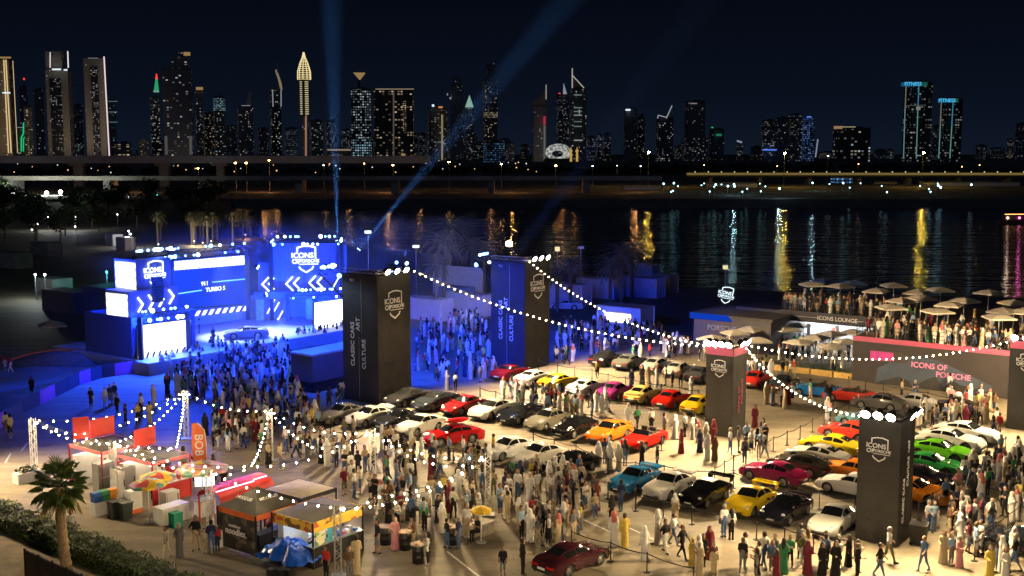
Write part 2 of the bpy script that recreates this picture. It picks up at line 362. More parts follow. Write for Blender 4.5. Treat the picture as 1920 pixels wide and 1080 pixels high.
T = Tower('stone_tower', 'tall stone tower with one pinkish white glowing edge line', 166, 206, 108, 2500, 0.15, lit=0.02, wall=(0.45, 0.4, 0.33), bright=0.6)
T.block('window_bay', T.w * 0.02, -T.d / 2 - 1, T.w * 0.34, 3, 0, T.h - 22, lit=0.4, wall=(0.03, 0.03, 0.04)); T.line('light_strip', [(195, 106), (206, 311)], 1.8, glow('pink_line', (1, 0.78, 0.82), 0.9)); T.line('light_strip', [(165, 109), (184, 109)], 0.8, g_dim)
T = Tower('glass_tower', 'teal glass tower with three lit floors behind the pink edged tower', 200, 222, 188, 3200, lit=0.06, tint=TEAL); [T.line('lit_floor', [(203, y), (220, y)], 0.9, g_teal) for y in (190, 210, 229)]
T = Tower('low_block', 'low cream block with lit balconies', 214, 250, 268, 2300, lit=0.5, tint=WW, wall=(0.3, 0.26, 0.2), cell=(8, 4))
T = Tower('domed_block', 'small domed block between the cream block and the flag lit spire', 259, 281, 266, 2600, lit=0.3, bright=0.5, tint=WW); T.shape('dome', [(263, 267), (267, 261), (272, 261), (277, 267)], stone_m)
T = Tower('spire_tower', 'slender tower whose spire glows red, green and white', 284, 304, 182, 2700, lit=0.3)
T.shape('spire', [(288, 173), (296.5, 173), (292.5, 141)], glow('spire_green', (0.05, 0.8, 0.3), 0.4), thick=8); T.shape('spire_tip', [(291, 148), (294, 148), (292.5, 138)], g_red, -3, 8); T.line('spire_base', [(288, 171), (297, 171)], 2.5, g_dim); T.line('mast', [(292, 140), (292, 116)], 0.6, roof_m)
T = Tower('stepped_tower', 'broad dark stepped tower with a crown lamp, tallest left of the gold tower', 308, 366, 130, 2600, 0.2, lit=0.13, cell=(7, 5), bright=0.8)
T.block('upper_step', T.w * 0.12, 0, T.w * 0.6, T.d * 0.8, T.h, AT(0, 108, 2600).z, lit=0.2); T.block('top_step', T.w * 0.22, 0, T.w * 0.26, T.d * 0.6, T.h, AT(0, 97, 2600).z, lit=0.4, tint=WW); T.line('crown_light', [(345, 101), (356, 101)], 6, g_dimgold, -10)
for x in (309, 355): T.line('lit_pier', [(x + 2, 255), (x + 3, 290)], 4, glow('uplit_pier', (0.7, 0.66, 0.62), 0.10))
T = Tower('crown_block_tower', 'tower with a warm cube on top right of the stepped tower', 369, 384, 170, 2800, lit=0.2); T.line('crown_light', [(368, 166), (380, 166)], 5, g_dimgold)
Tower('brown_block', 'mid rise block with warm windows near the teal lantern tower', 384, 404, 212, 2700, lit=0.3, tint=WW, bright=0.7)
T = Tower('lantern_tower', 'tower with teal glowing lantern storeys at the top', 402, 426, 182, 2700, lit=0.2, tint=TEAL); T.block('lantern', 0, -1, T.w * 1.02, T.d, T.h * 0.78, T.h * 0.97, lit=1.2, bright=0.9, tint=TEAL, tint2=CW); T.line('mast', [(413, 182), (413, 172)], 0.6, roof_m)
T = Tower('wedge_tower', 'dark tower topped by a pale slanted fin', 446, 478, 200, 2700, lit=0.16); T.shape('fin', [(461, 199), (470, 199), (471, 178), (467, 171)], mat('fin_white', (0.6, 0.6, 0.65), 0.6)); T.line('roof_line', [(453, 198), (469, 198)], 1.0, g_dim)
Tower('faint_tower', 'faint low tower left of the sail topped tower', 484, 506, 240, 3300, lit=0.2, bright=0.4)
T = Tower('sail_tower', 'slim dark tower with a curved gold sail on its roof', 508, 530, 168, 2700, lit=0.16, wall=(0.04, 0.04, 0.05))
T.shape('sail', [(517, 130), (521, 140), (526, 155), (528, 168), (525, 166), (521, 148), (516, 134)], glow('sail_gold', (0.9, 0.72, 0.42), 0.22)); T.line('mast', [(520, 136), (520, 119)], 1.0, mat('mast_metal', (0.6, 0.6, 0.6), 0.4))
T.line('light_strip', [(511, 168), (512, 200)], 1.6, g_dim); T.line('light_strip', [(527, 168), (527, 200)], 1.6, g_dim)
Tower('pale_block', 'pale mid rise block left of the gold crowned tower base', 534, 560, 240, 2500, lit=0.7, bright=0.25, cell=(4, 4), tint2=CW, wall=(0.3, 0.3, 0.33))
# gold crowned tower
T = Tower('gold_tower', 'gold lit tower with pointed lattice crown', 568, 579, 215, 2400, 0.0, lit=0.1, wall=(0.25, 0.2, 0.16))
T.line('light_strip', [(573.5, 215), (573.5, 300)], 2.6, glow('copper_strip', (1, 0.55, 0.4), 0.28)); zz = lambda y: AT(0, y, 2400).z - 0.6; px_ = 2400 / FPX
mb = MB(); mb.lathe([(9.5 * px_, zz(218)), (10 * px_, zz(150)), (12 * px_, zz(149)), (11.5 * px_, zz(134)), (7 * px_, zz(118)), (2.5 * px_, zz(107)), (0.6 * px_, zz(98))], n=10, smooth=False); mb.build('crown', mat('crown_dark', (0.12, 0.1, 0.07), 0.6), T.root)
prof = [(12.2, 149), (11.8, 134), (7.2, 118), (2.7, 107), (0.8, 98)]
for k in range(10):
    a = 2 * math.pi * (k + 0.5) / 10; mb = MB(); q = [Vector((r * px_ * math.cos(a), r * px_ * math.sin(a), zz(y))) for r, y in prof]
    for i in range(4): mb.bar(q[i], q[i + 1], 1.3 * px_)
    mb.build('lattice_rib', g_gold, T.root)
for y in (149, 145, 141, 137, 133, 129, 125, 121, 116):
    r = np.interp(y, [107, 118, 134, 149], [2.7, 7.2, 11.8, 12.2]) * px_; mb = MB(); mb.lathe([(r, zz(y + 0.5)), (r * 1.06, zz(y)), (r, zz(y - 0.5))], n=10, smooth=False); mb.build('lattice_ring', g_gold, T.root)
for y in range(154, 217, 4):
    for sx_ in (-1, 1): mb = MB(); mb.box((sx_ * 4.6 * px_ + 1.2 * px_ * (sx_ > 0), -9.6 * px_, zz(y)), (4.0 * px_ * (1.6 if sx_ > 0 else 1.0), 1.5, 1.7 * px_)); mb.build('balcony_light', glow('balcony_gold', (1.0, 0.86, 0.5), 0.55), T.root)
Tower('mid_block', 'mid rise block just right of the gold crowned tower', 581, 607, 226, 2500, lit=0.25, bright=0.6)
Tower('mid_block', 'narrow pale block left of the tower with triangular gold crown', 610, 632, 228, 2500, lit=0.5, bright=0.35, tint2=CW, wall=(0.22, 0.23, 0.28))
T = Tower('podium_hall', 'low flood lit colonnaded hall', 612, 660, 279, 2000, lit=0.9, bright=0.35, tint=WW, cell=(5, 20)); T.line('cornice_light', [(614, 281), (658, 281)], 3, glow('cornice', (0.9, 0.7, 0.5), 0.25))
T = Tower('office_tower', 'brightly windowed office tower under an inverted gold triangle', 659, 698, 166, 2300, 0.12, lit=0.62, bright=0.8, cell=(4.5, 5), wall=(0.05, 0.06, 0.08), tint2=(0.8, 0.95, 0.8))
T.shape('triangle_crown', [(662, 136), (683, 136), (673, 149)], g_dimgold); T.line('crown_mast', [(673, 150), (673, 166)], 4, roof_m); T.block('base_lights', 0, -1.5, T.w * 1.02, T.d, 0, T.h * 0.3, lit=0.9, bright=1.2, tint=TEAL, tint2=CW)
T = Tower('slab_tower', 'broad slab tower with warm lit parapet, widest in the skyline', 703, 777, 168, 2300, 0.06, 0.4, lit=0.26, bright=0.9, cell=(6, 5), tint=WW, wall=(0.06, 0.06, 0.07))
T.line('parapet_light', [(704, 167), (776, 167)], 1.4, glow('parapet', (1, 0.75, 0.5), 0.3)); T.block('lit_bay', T.w * 0.28, -T.d / 2 - 1, T.w * 0.09, 3, T.h * 0.42, T.h * 0.83, lit=1.3, bright=0.9, tint=WW, cell=(4, 4)); T.line('lit_pier', [(738, 170), (738, 300)], 2.4, glow('pier_pink', (0.8, 0.6, 0.55), 0.10)); T.line('lit_pier', [(756, 288), (756, 299)], 7, g_dimgold)
Tower('grey_block', 'small grey block between the slab tower and the blue beacon tower', 784, 800, 251, 2400, lit=0.6, bright=0.2, tint2=CW, wall=(0.2, 0.2, 0.24))
T = Tower('beacon_tower', 'dark tower with a blue beacon and an orange lamp on the roof', 801, 841, 203, 2400, 0.2, lit=0.18); T.line('beacon', [(810, 198), (814, 198)], 4, g_pale); T.line('roof_lamp', [(822, 201), (830, 201)], 3, glow('orange_lamp', (1, 0.35, 0.1), 0.6)); T.line('lit_stair', [(829, 215), (829, 300)], 3, glow('stair', (0.9, 0.75, 0.4), 0.25))
T = Tower('art_deco_tower', 'faint stepped spire tower behind the beacon tower', 844, 870, 160, 3000, 0.1, lit=0.08, bright=0.4, wall=(0.22, 0.22, 0.28)); T.block('upper_step', 0, 0, T.w * 0.7, T.d * 0.7, T.h, AT(0, 148, 3000).z, lit=0.05); T.block('top_step', 0, 0, T.w * 0.4, T.d * 0.4, T.h, AT(0, 142, 3000).z, lit=0.05); T.line('lamp', [(838, 177), (840, 177)], 3.5, g_dim); T.line('lamp', [(843, 184), (846, 184)], 3.5, g_dim)
T = Tower('pyramid_tower', 'slim tower with glowing pale green pyramid roof', 873, 889, 201, 2700, 0.1, lit=0.25, bright=0.6); T.shape('pyramid', [(872, 201), (888, 201), (880, 178)], glow('pyramid_glow', (0.55, 0.95, 0.8), 0.4))
T = Tower('needle_tower', 'tall faint tower with warm mid storeys right of the pyramid roof', 906, 933, 150, 3000, 0.25, lit=0.16, tint=WW); T.block('upper_step', 0, 0, T.w * 0.6, T.d * 0.6, T.h, AT(0, 120, 3000).z, lit=0.05); T.block('lit_storeys', 0, -1.5, T.w, T.d, T.h * 0.52, T.h * 0.6, lit=1.0, tint=WW)
Tower('blue_block', 'low blue glazed block in front of the needle tower', 906, 946, 266, 2100, lit=0.9, bright=0.45, tint=TEAL, tint2=BLUE, cell=(4, 4))
Tower('grey_block', 'small block left of the slant roofed tower', 946, 964, 268, 2400, lit=0.4, bright=0.4)

T = Tower('slant_tower', 'slant roofed tower with red lights on its edge, behind the ring museum', 998, 1025, 195, 2400, 0.1, lit=0.06, wall=(0.35, 0.34, 0.36), bright=0.6); T.shape('slant_roof', [(998, 196), (1024, 196), (1024, 166)], stone_m); T.line('mast', [(1024, 186), (1024, 159)], 1.8, glow('mast_lit', (0.8, 0.76, 0.62), 0.35)); T.line('red_edge', [(1021, 218), (1021, 234)], 4, glow('red_dim', (1, 0.1, 0.15), 0.3)); T.line('lit_edge', [(1021, 235), (1021, 300)], 3.5, glow('edge_dim', (0.8, 0.85, 0.75), 0.12))
T = Tower('flame_tower', 'dark twin tower with a small white flame finial', 1043, 1066, 178, 2700, 0.3, lit=0.25, bright=0.6); T.shape('finial', [(1056, 176), (1063, 176), (1057, 156)], g_dim); T.line('beacon', [(1047, 175), (1051, 175)], 1.5, g_red)
T = Tower('slant_tower', 'tall tower with a triangular open top and mast', 1069, 1098, 165, 2400, 0.1, lit=0.10, wall=(0.12, 0.12, 0.14)); T.line('frame_edge', [(1073, 165), (1073, 128)], 2, glow('mast_lit2', (0.8, 0.76, 0.6), 0.45)); T.line('frame_edge', [(1073, 141), (1095, 165)], 1.8, glow('mast_lit2', (1, 1, 1), 1)); T.shape('gable', [(1075, 163), (1090, 163), (1076, 147)], mat('gable', (0.3, 0.25, 0.25), 0.7))
for y, a in ((178, 0.2), (202, 0.2), (209, 0.2), (216, 0.3), (228, 0.15), (237, 0.2), (263, 0.4)): T.line('lit_floor', [(1076, y), (1091, y)], 1.6, glow('floor_%d' % int(a * 100), (0.75, 0.95, 0.85), a))
# ring-shaped museum
T = empty('ring_museum', tuple(AT(1047, 303, 1500)), 0, 'glowing white oval ring building covered in script', 'building')
c = AT(1046, 287, 1500); mb = MB(); ring = []; k1, k2 = 48, 12; s_ = 1500 / FPX
for i in range(k1):
    a = 2 * math.pi * i / k1; rw = 8.5 + 2.5 * math.cos(a - 1.2); ctr = Vector((math.cos(a) * 17 * s_, 0, math.sin(a) * 11 * s_))
    for j in range(k2):
        b = 2 * math.pi * j / k2; e_ = Vector((math.cos(a), 0, math.sin(a) * 0.75)); ring.append(c + ctr + e_ * (math.cos(b) * rw * s_ * 0.8) + Vector((0, math.sin(b) * rw * s_, 0)))
mb.add(ring, [(i * k2 + j, i * k2 + (j + 1) % k2, ((i + 1) % k1) * k2 + (j + 1) % k2, ((i + 1) % k1) * k2 + j) for i in range(k1) for j in range(k2)], 0, True)
rm = bpy.data.materials.new('script_facade'); rm.use_nodes = True; nt = rm.node_tree; b = nt.nodes['Principled BSDF']; b.inputs['Base Color'].default_value = (0.5, 0.5, 0.5, 1)
v_ = nt.nodes.new('ShaderNodeTexVoronoi'); v_.inputs['Scale'].default_value = 0.28; t_ = nt.nodes.new('ShaderNodeTexCoord'); r_ = nt.nodes.new('ShaderNodeMapRange'); r_.inputs[1].default_value = 0.2; r_.inputs[2].default_value = 0.7; r_.inputs[3].default_value = 0.55; r_.inputs[4].default_value = 0.12
nt.links.new(t_.outputs['Object'], v_.inputs['Vector']); nt.links.new(v_.outputs['Distance'], r_.inputs[0]); nt.links.new(r_.outputs[0], b.inputs['Emission Strength']); b.inputs['Emission Color'].default_value = (0.95, 0.98, 0.9, 1)
mb.wbuild('ring', rm, T)
mb = MB(); mb.box(c + Vector((0, 0, -13 * s_)), (50 * s_, 30, 6 * s_)); mb.wbuild('podium', mat('grass_podium', (0.06, 0.09, 0.04), 0.9), T)
for x, lb in ((1070.5, 'first gold lit minaret right of the ring building'), (1082, 'second gold lit minaret right of the ring building')):
    t_ = empty('minaret', tuple(AT(x, 303, 1450)), 0, lb, 'tower', 'gold minarets'); mb = MB(); s1 = 1450 / FPX; q = lambda y: AT(x, y, 1450)
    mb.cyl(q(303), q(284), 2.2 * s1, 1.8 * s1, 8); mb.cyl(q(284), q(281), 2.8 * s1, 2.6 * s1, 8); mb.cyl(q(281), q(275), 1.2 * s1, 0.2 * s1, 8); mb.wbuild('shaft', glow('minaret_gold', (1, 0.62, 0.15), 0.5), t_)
for x0, x1, y, lb in ((1100, 1116, 256, 'narrow block right of the tower with the triangular top'), (1118, 1128, 252, 'thin dark block left of a paler balcony block'), (1130, 1145, 250, 'pale balcony block in the gap right of the triangular topped tower')):
    Tower('mid_block', lb, x0, x1, y, 2600, lit=0.35, bright=0.4)
T = Tower('rounded_tower', 'dark tower with a white rooftop sign right of the gap', 1170, 1193, 203, 2600, 0.2, lit=0.08, bright=0.5); T.line('sign', [(1173, 206), (1182, 206)], 3, g_pale)
T = Tower('wedge_tower', 'dark tower with sharply slanted roof beside the signed tower', 1194, 1208, 222, 2700, 0.2, lit=0.15, bright=0.5); T.shape('roof_wedge', [(1195, 222), (1208, 222), (1206, 211)], roof_m)
T = Tower('v_roof_tower', 'tower with a white lit V shaped roof edge', 1231, 1260, 219, 2400, 0.15, lit=0.12, wall=(0.12, 0.13, 0.15)); T.line('roof_line', [(1233, 222), (1234, 216), (1250, 220), (1260, 198)], 1.4, glow('v_line', (0.8, 0.85, 1), 0.4)); T.shape('fin', [(1251, 220), (1261, 220), (1260.5, 199)], mat('fin_grey', (0.4, 0.42, 0.45), 0.6))
T = Tower('twin_leg_tower', 'broad dark tower with a framed top left of the green lit block', 1284, 1319, 190, 2500, 0.1, lit=0.06, bright=0.5); T.line('roof_light', [(1294, 194), (1307, 194)], 1.8, glow('rl', (0.9, 0.7, 0.7), 0.25)); T.block('base_wing', 0, -T.d * 0.3, T.w * 1.25, T.d, 0, T.h * 0.4, lit=0.25, bright=0.6)
T = Tower('green_block', 'dim block with green lamps', 1330, 1356, 242, 2700, lit=0.06); T.line('lamp', [(1343, 253), (1353, 253)], 4, glow('gl', (0.05, 0.6, 0.35), 0.25)); T.line('lamp', [(1334, 239), (1337, 239)], 2, g_green)
T = Tower('small_blue_tower', 'small pale blue topped tower right of the green lit block', 1381, 1392, 268, 2700, lit=0.4, bright=0.5); T.line('crown_light', [(1382, 264), (1391, 267)], 3, g_dim)
for x0, x1, y, lb, kw in ((1428, 1452, 226, 'leftmost of the four clustered towers with blue accents', dict(lit=0.3)), (1454, 1476, 221, 'second of the four clustered towers, the dimmest', dict(lit=0.12)), (1477, 1501, 215, 'third of the four clustered towers, with white stair lights', dict(lit=0.35)), (1501, 1524, 219, 'blue lit rightmost of the four clustered towers', dict(lit=0.7, tint=BLUE, tint2=(0.3, 0.5, 1), bright=0.9))):
    T = Tower('cluster_tower', lb, x0, x1, y, 2400, 0.15, **{'bright': 0.6, **kw})
    if x0 == 1501: T.line('roof_light', [(1513, 219), (1521, 219)], 2, g_blue)
    if x0 == 1428: T.line('blue_sign', [(1430, 281), (1456, 281)], 2, g_blue)
T = empty('leaning_pylon', tuple(AT(1530, 300, 2300)), 0, 'leaning white lit pylon right of the clustered towers', 'pylon'); mb = MB(); mb.bar(AT(1529, 295, 2300), AT(1533.5, 261, 2300), 2.0); mb.wbuild('shaft', g_dim, T)
T = Tower('gold_cornered_block', 'wide apartment block with gold lit roof corner', 1563, 1628, 240, 2200, 0.12, 0.4, lit=0.24, bright=1.0, cell=(7, 6), wall=(0.07, 0.07, 0.08)); T.line('roof_light', [(1564, 239), (1579, 239)], 5, g_dimgold); T.line('roof_light', [(1580, 238), (1604, 238)], 1.6, glow('rw', (0.9, 0.8, 0.5), 0.35)); T.line('mast', [(1577, 238), (1577, 222)], 0.8, roof_m)
def sign_tower(label, x0, x1, yt, word, tx, sxs):
    T = Tower('sign_tower', label, x0, x1, yt, 2300, 0.18, lit=0.22, bright=0.55, cell=(5, 5), wall=(0.04, 0.045, 0.05), tint2=WW)
    T.shape('crown_band', [(x0 + 2, yt + 6), (x0 + (x1 - x0) * 0.66, yt + 6), (x0 + (x1 - x0) * 0.66, yt - 1), (x0 + 2, yt - 1)], glow('crown_blue', (0.02, 0.22, 0.5), 0.35)); T.shape('crown_band', [(x0 + (x1 - x0) * 0.68, yt + 6), (x1, yt + 6), (x1, yt - 1), (x0 + (x1 - x0) * 0.68, yt - 1)], glow('crown_green', (0.05, 0.3, 0.25), 0.25))
    p = T.pt(tx, yt + 2.5, -3); text('sign', word, frame(p, (1, 0, 0), Z3), 9.5, g_cyan, T.root, 0.2)
    for k, (xa, xb) in enumerate(sxs):
        T.line('light_strip', [(xa, yt + 6), ((xa + xb) / 2 + (xa - xb) * 0.1, yt + 50)], 1.4, glow('strip_blue', (0.1, 0.5, 0.9), 0.35) if k else glow('strip_olive', (0.5, 0.5, 0.35), 0.3)); T.line('light_strip', [((xa + xb) / 2 + (xa - xb) * 0.1, yt + 50), (xb, 297)], 1.4, g_teal)
    return T
T = sign_tower('tall tower crowned by a blue lit word band', 1694, 1739, 155, 'FITNESS', 1712, [(1699, 1694), (1723, 1718)])
T.line('belt', [(1698, 198), (1736, 197)], 1.0, glow('belt', (0.5, 0.5, 0.4), 0.15)); T.line('lamp_band', [(1719, 203), (1725, 203)], 6, glow('lb', (0.7, 0.75, 0.6), 0.25))
T = sign_tower('shorter tower crowned by a blue lit word band', 1762, 1797, 186, 'FITNESS', 1776, [(1765, 1760), (1787, 1781)])
mb = MB(); a, b = AT(1736, 252, 2300), AT(1764, 252, 2300); mb.box((a + b) / 2, (b.x - a.x, 20, 12 * 2300 / FPX)); tag(winprops(mb.build('sky_bridge', WIN), lit=0.3, bright=0.4), 'sky bridge joining the two blue signed towers', 'bridge')
for x0, x1, y, lb in ((1748, 1758, 236, 'faint tapering tower between the two blue signed towers'), (1840, 1850, 275, 'small faint block far right under the dark sky'), (1903, 1922, 232, 'dim tower at the right edge of the skyline'), (1408, 1426, 275, 'small dim block left of the clustered towers'), (1640, 1660, 281, 'small dim block between the gold cornered block and signed towers'), (424, 446, 236, 'mid rise block between the lantern tower and the fin topped tower')):
    Tower('faint_block', lb, x0, x1, y, 2900, lit=0.15, bright=0.35)

frg = random.Random(31); seg_n = ('left of the stone towers', 'below the stepped tower', 'around the gold tower', 'below the broad slab tower', 'left of the ring museum', 'right of the ring museum', 'below the clustered towers', 'around the gold cornered block', 'near the blue signed towers')
for i in range(52):
    x = frg.uniform(30, 1900) if i % 3 else frg.uniform(200, 1000); w_ = frg.uniform(9, 26); yt = frg.choice((frg.uniform(232, 262), frg.uniform(258, 282), frg.uniform(262, 284))) + (12 if x > 1100 else 0)
    Tower('city_block', 'low dim city block at the foot of the skyline, ' + seg_n[min(8, int(x / 213))], x, x + w_, min(285, yt), frg.uniform(3100, 3600), frg.uniform(.05, .5), lit=frg.uniform(.2, .5), bright=frg.uniform(.25, .55), tint=frg.choice((CW, TEAL, WW)), wall=(.2, .21, .25)).root['group'] = 'low city blocks'
for tx, tz, D_, pw in ((5, 200, 2600, 60000), (113, 200, 2500, 60000), (180, 200, 2500, 60000), (1012, 250, 2400, 16000), (335, 260, 2600, 20000)):
    a = AT(tx, 300, D_ - 130); spot('facade_flood', (a.x, a.y, 8), tuple(AT(tx, tz, D_)), pw, (1, 0.78, 0.55), 100, 0.8, 1.0)
for i in range(46):
    px = rnd.uniform(-10, 1010); py = rnd.uniform(304, 325); o = AT(px, py, rnd.uniform(640, 900)); mb = MB(); mb.cyl((0, 0, 0.6 - o.z), (0, 0, 0), 0.08, n=4)
    r_ = empty('distant_lamp', (o.x, o.y, 0.6), 0, 'small distant street lamp along the far highway below the skyline', 'street lamp', 'distant highway lamps'); mb.wbuild('post', pole_m, r_).location = o; mb = MB(); mb.sphere((0, 0, 0), rnd.uniform(.28, .5), 6, 4); mb.wbuild('lamp_head', rnd.choice((lamp_far1, lamp_far1, lamp_far2)), r_).location = o
# ------------------------------------------------------------------ foliage helper
def leaf_mat(name, col):
    m = mat(name, col, 0.7, var=0.5, scale=1.5, spec=0.2); return m
leaf_dark = leaf_mat('leaf_dark', (0.05, 0.075, 0.035)); bark_m = mat('bark', (0.16, 0.12, 0.08), 0.95, var=0.4, scale=6, bump=0.6)
def leaves(mb, c, rad, n, size, rg, m=0, shell=0.5):
    c = Vector(c)
    for _ in range(n):
        d = Vector((rg.gauss(0, 1), rg.gauss(0, 1), rg.gauss(0, 1))).normalized() * (shell + (1 - shell) * rg.random()) * (0.8 + 0.3 * rg.random())
        p = c + Vector((d.x * rad[0], d.y * rad[1], d.z * rad[2])); a = Vector((rg.gauss(0, 1), rg.gauss(0, 1), rg.gauss(0, 0.6))).normalized(); b = a.cross(Vector((rg.random(), rg.random(), 1))).normalized()
        s_ = size * (0.6 + 0.8 * rg.random()); mb.add([p - a * s_, p + b * s_ * 0.45, p + a * s_, p - b * s_ * 0.45], [(0, 1, 2, 3)], m)
def tree_mesh(seed, h, r, n=420, size=0.55):
    rg = random.Random(seed); t = MB(); t.tube([(0, 0, 0), (r * 0.03, 0, h * 0.22), (r * 0.08, r * 0.03, h * 0.5)], lambda i: h * 0.028 * (1 - 0.25 * i), 7); cr = MB()
    for k in range(9):
        a = rg.random() * 6.28; q = Vector((math.cos(a) * r * rg.uniform(0.15, 0.62), math.sin(a) * r * rg.uniform(0.15, 0.62), h * rg.uniform(0.42, 0.84)))
        t.cyl((r * 0.05, 0, h * 0.34), q, h * 0.012, h * 0.005, 5); leaves(cr, q, (r * 0.48, r * 0.48, h * 0.17), n // 9, size, rg)
    return t.mesh('trunk', bark_m), cr.mesh('crown', leaf_dark)
TREES = [tree_mesh(s, 9, 4.2) for s in (1, 2, 3)]
tree_n = 0
def put_tree(p, sc, label, group, k=None):
    global tree_n
    r = empty('park_tree', tuple(p), rnd.random() * 6.28, label, 'tree', group); r.scale = (sc, sc, sc * rnd.uniform(0.9, 1.15)); t, c = TREES[(tree_n if k is None else k) % 3]; tree_n += 1
    for n_, me in (('trunk', t), ('crown', c)): o = bpy.data.objects.new(n_, me); COL.objects.link(o); o.parent = r
    return r
tpos = []
for i in range(40):
    for _ in range(50):
        px, py = rnd.uniform(-30, 425), rnd.uniform(366, 462); p = G(px, py + (max(0, px - 260) * 0.0))
        if py > 440 and px > 150: continue
        if all((p - q).length > 6.0 for q in tpos): break
    tpos.append(p); near = 'front' if py > 425 else ('middle' if py > 395 else 'back')
    put_tree(p, rnd.uniform(0.75, 1.25), 'dark park tree, %s rows, %s' % (near, ['at the left picture edge', 'left of first viaduct pier', 'right of first viaduct pier', 'below second viaduct pier', 'beside creek shore'][min(4, max(0, int((px + 30) / 92)))]), 'park trees left of the creek')
# far tree belt, one mass
mb = MB(); rg = random.Random(5)
for i in range(150):
    x = rg.uniform(-460, 620); d = rg.uniform(980, 1150); h = rg.uniform(5, 12) if x > 60 else rg.uniform(3, 7)
    leaves(mb, (x, d, h * 0.5), (rg.uniform(8, 16), 8, h * 0.55), 60, 3.2, rg, shell=0.3)
tag(mb.build('tree_belt', leaf_dark), 'far dark belt of trees below the skyline', 'tree belt', kind='stuff')

# ------------------------------------------------------------------ bridges and far bank
asph = mat('road_asphalt', (0.07, 0.07, 0.07), 0.85, var=0.3, scale=0.1)
br = empty('rail_viaduct', (-180, 640, 0), 0, 'elevated rail viaduct on wide piers at upper left', 'viaduct')
mb = MB(); mb.box((-210, 640, 15.2), (330, 11, 2.6)); mb.box((-210, 634.7, 17.2), (330, 0.4, 1.5)); mb.wbuild('deck', mat('viaduct_concrete', (0.34, 0.36, 0.4), 0.8, var=0.2, scale=0.1), br)
for x in (150, 310, 415, -20):
    p = AT(x, 345, 640); mb = MB(); mb.box((p.x, 640, 7), (5.5 if x != 415 else 4, 4, 14)); mb.box((p.x, 640, 13.2), (9, 8, 1.4)); mb.wbuild('pier', conc_m, br)
mb = MB(); mb.cyl((-45, 640, 13.9), (-45, 640, 12.5), 0.3); 
hb = empty('road_bridge', (-120, 540, 0), 0, 'long low road bridge with sodium lit underside across the creek', 'bridge')
mb = MB(); mb.box((-155, 545, 7.4), (450, 16, 1.1)); mb.box((-155, 537.2, 8.4), (450, 0.4, 0.9)); mb.wbuild('deck', mat('bridge_concrete', (0.4, 0.36, 0.31), 0.85, var=0.35, scale=0.08), hb)
for i, x in enumerate(range(-370, 70, 45)):
    mb = MB(); mb.box((x, 545, 3), (3, 12, 8)); mb.wbuild('pier', conc_m, hb)
lamp_sod = glow('sodium_lamp', (1.0, 0.5, 0.12), 22); lamp_yel = glow('yellow_lamp', (1.0, 0.62, 0.10), 650); lamp_whi = glow('white_lamp', (0.75, 0.92, 1.0), 14); pole_m = mat('pole_grey', (0.3, 0.3, 0.3), 0.5, 0.6, var=0.1)
for i, x in enumerate(range(-360, 70, 30)):   # lamps under the deck light the piers
    mb = MB(); mb.box((x, 553, 6.6), (0.5, 0.5, 0.25)); o = mb.wbuild('soffit_lamp', glow('soffit', (1, 0.45, 0.15), 70), hb)
    if i % 2 == 0: point('soffit_light', (x, 556, 6.2), 1500 if x < 60 else 1000, (1, 0.42, 0.14), 0.3, hb)
for i, x in enumerate(range(-350, 80, 34)): point('deck_light', (x, 548, 12.5), 500, (1, 0.45, 0.16), 0.4, hb)
def street_lamp(px, ytop, Y, lampm, r, label, cat='street lamp', zb=0.6, group=None, power=0, lc=(1, .6, .2)):
    p = AT(px, ytop, Y); o = empty('street_lamp', (p.x, Y, zb), 0, label, cat, group)
    mb = MB(); mb.cyl((p.x, Y, zb), (p.x, Y, p.z), 0.16, 0.09, 6); mb.box((p.x, Y - 0.4, p.z + 0.1), (0.5, 1.4, 0.18)); mb.wbuild('pole', pole_m, o)
    mb = MB(); mb.sphere((p.x, Y - 0.7, p.z - 0.15), r, 8, 6, sc=(1, 1, 0.7)); mb.wbuild('lamp_head', lampm, o)
    return o
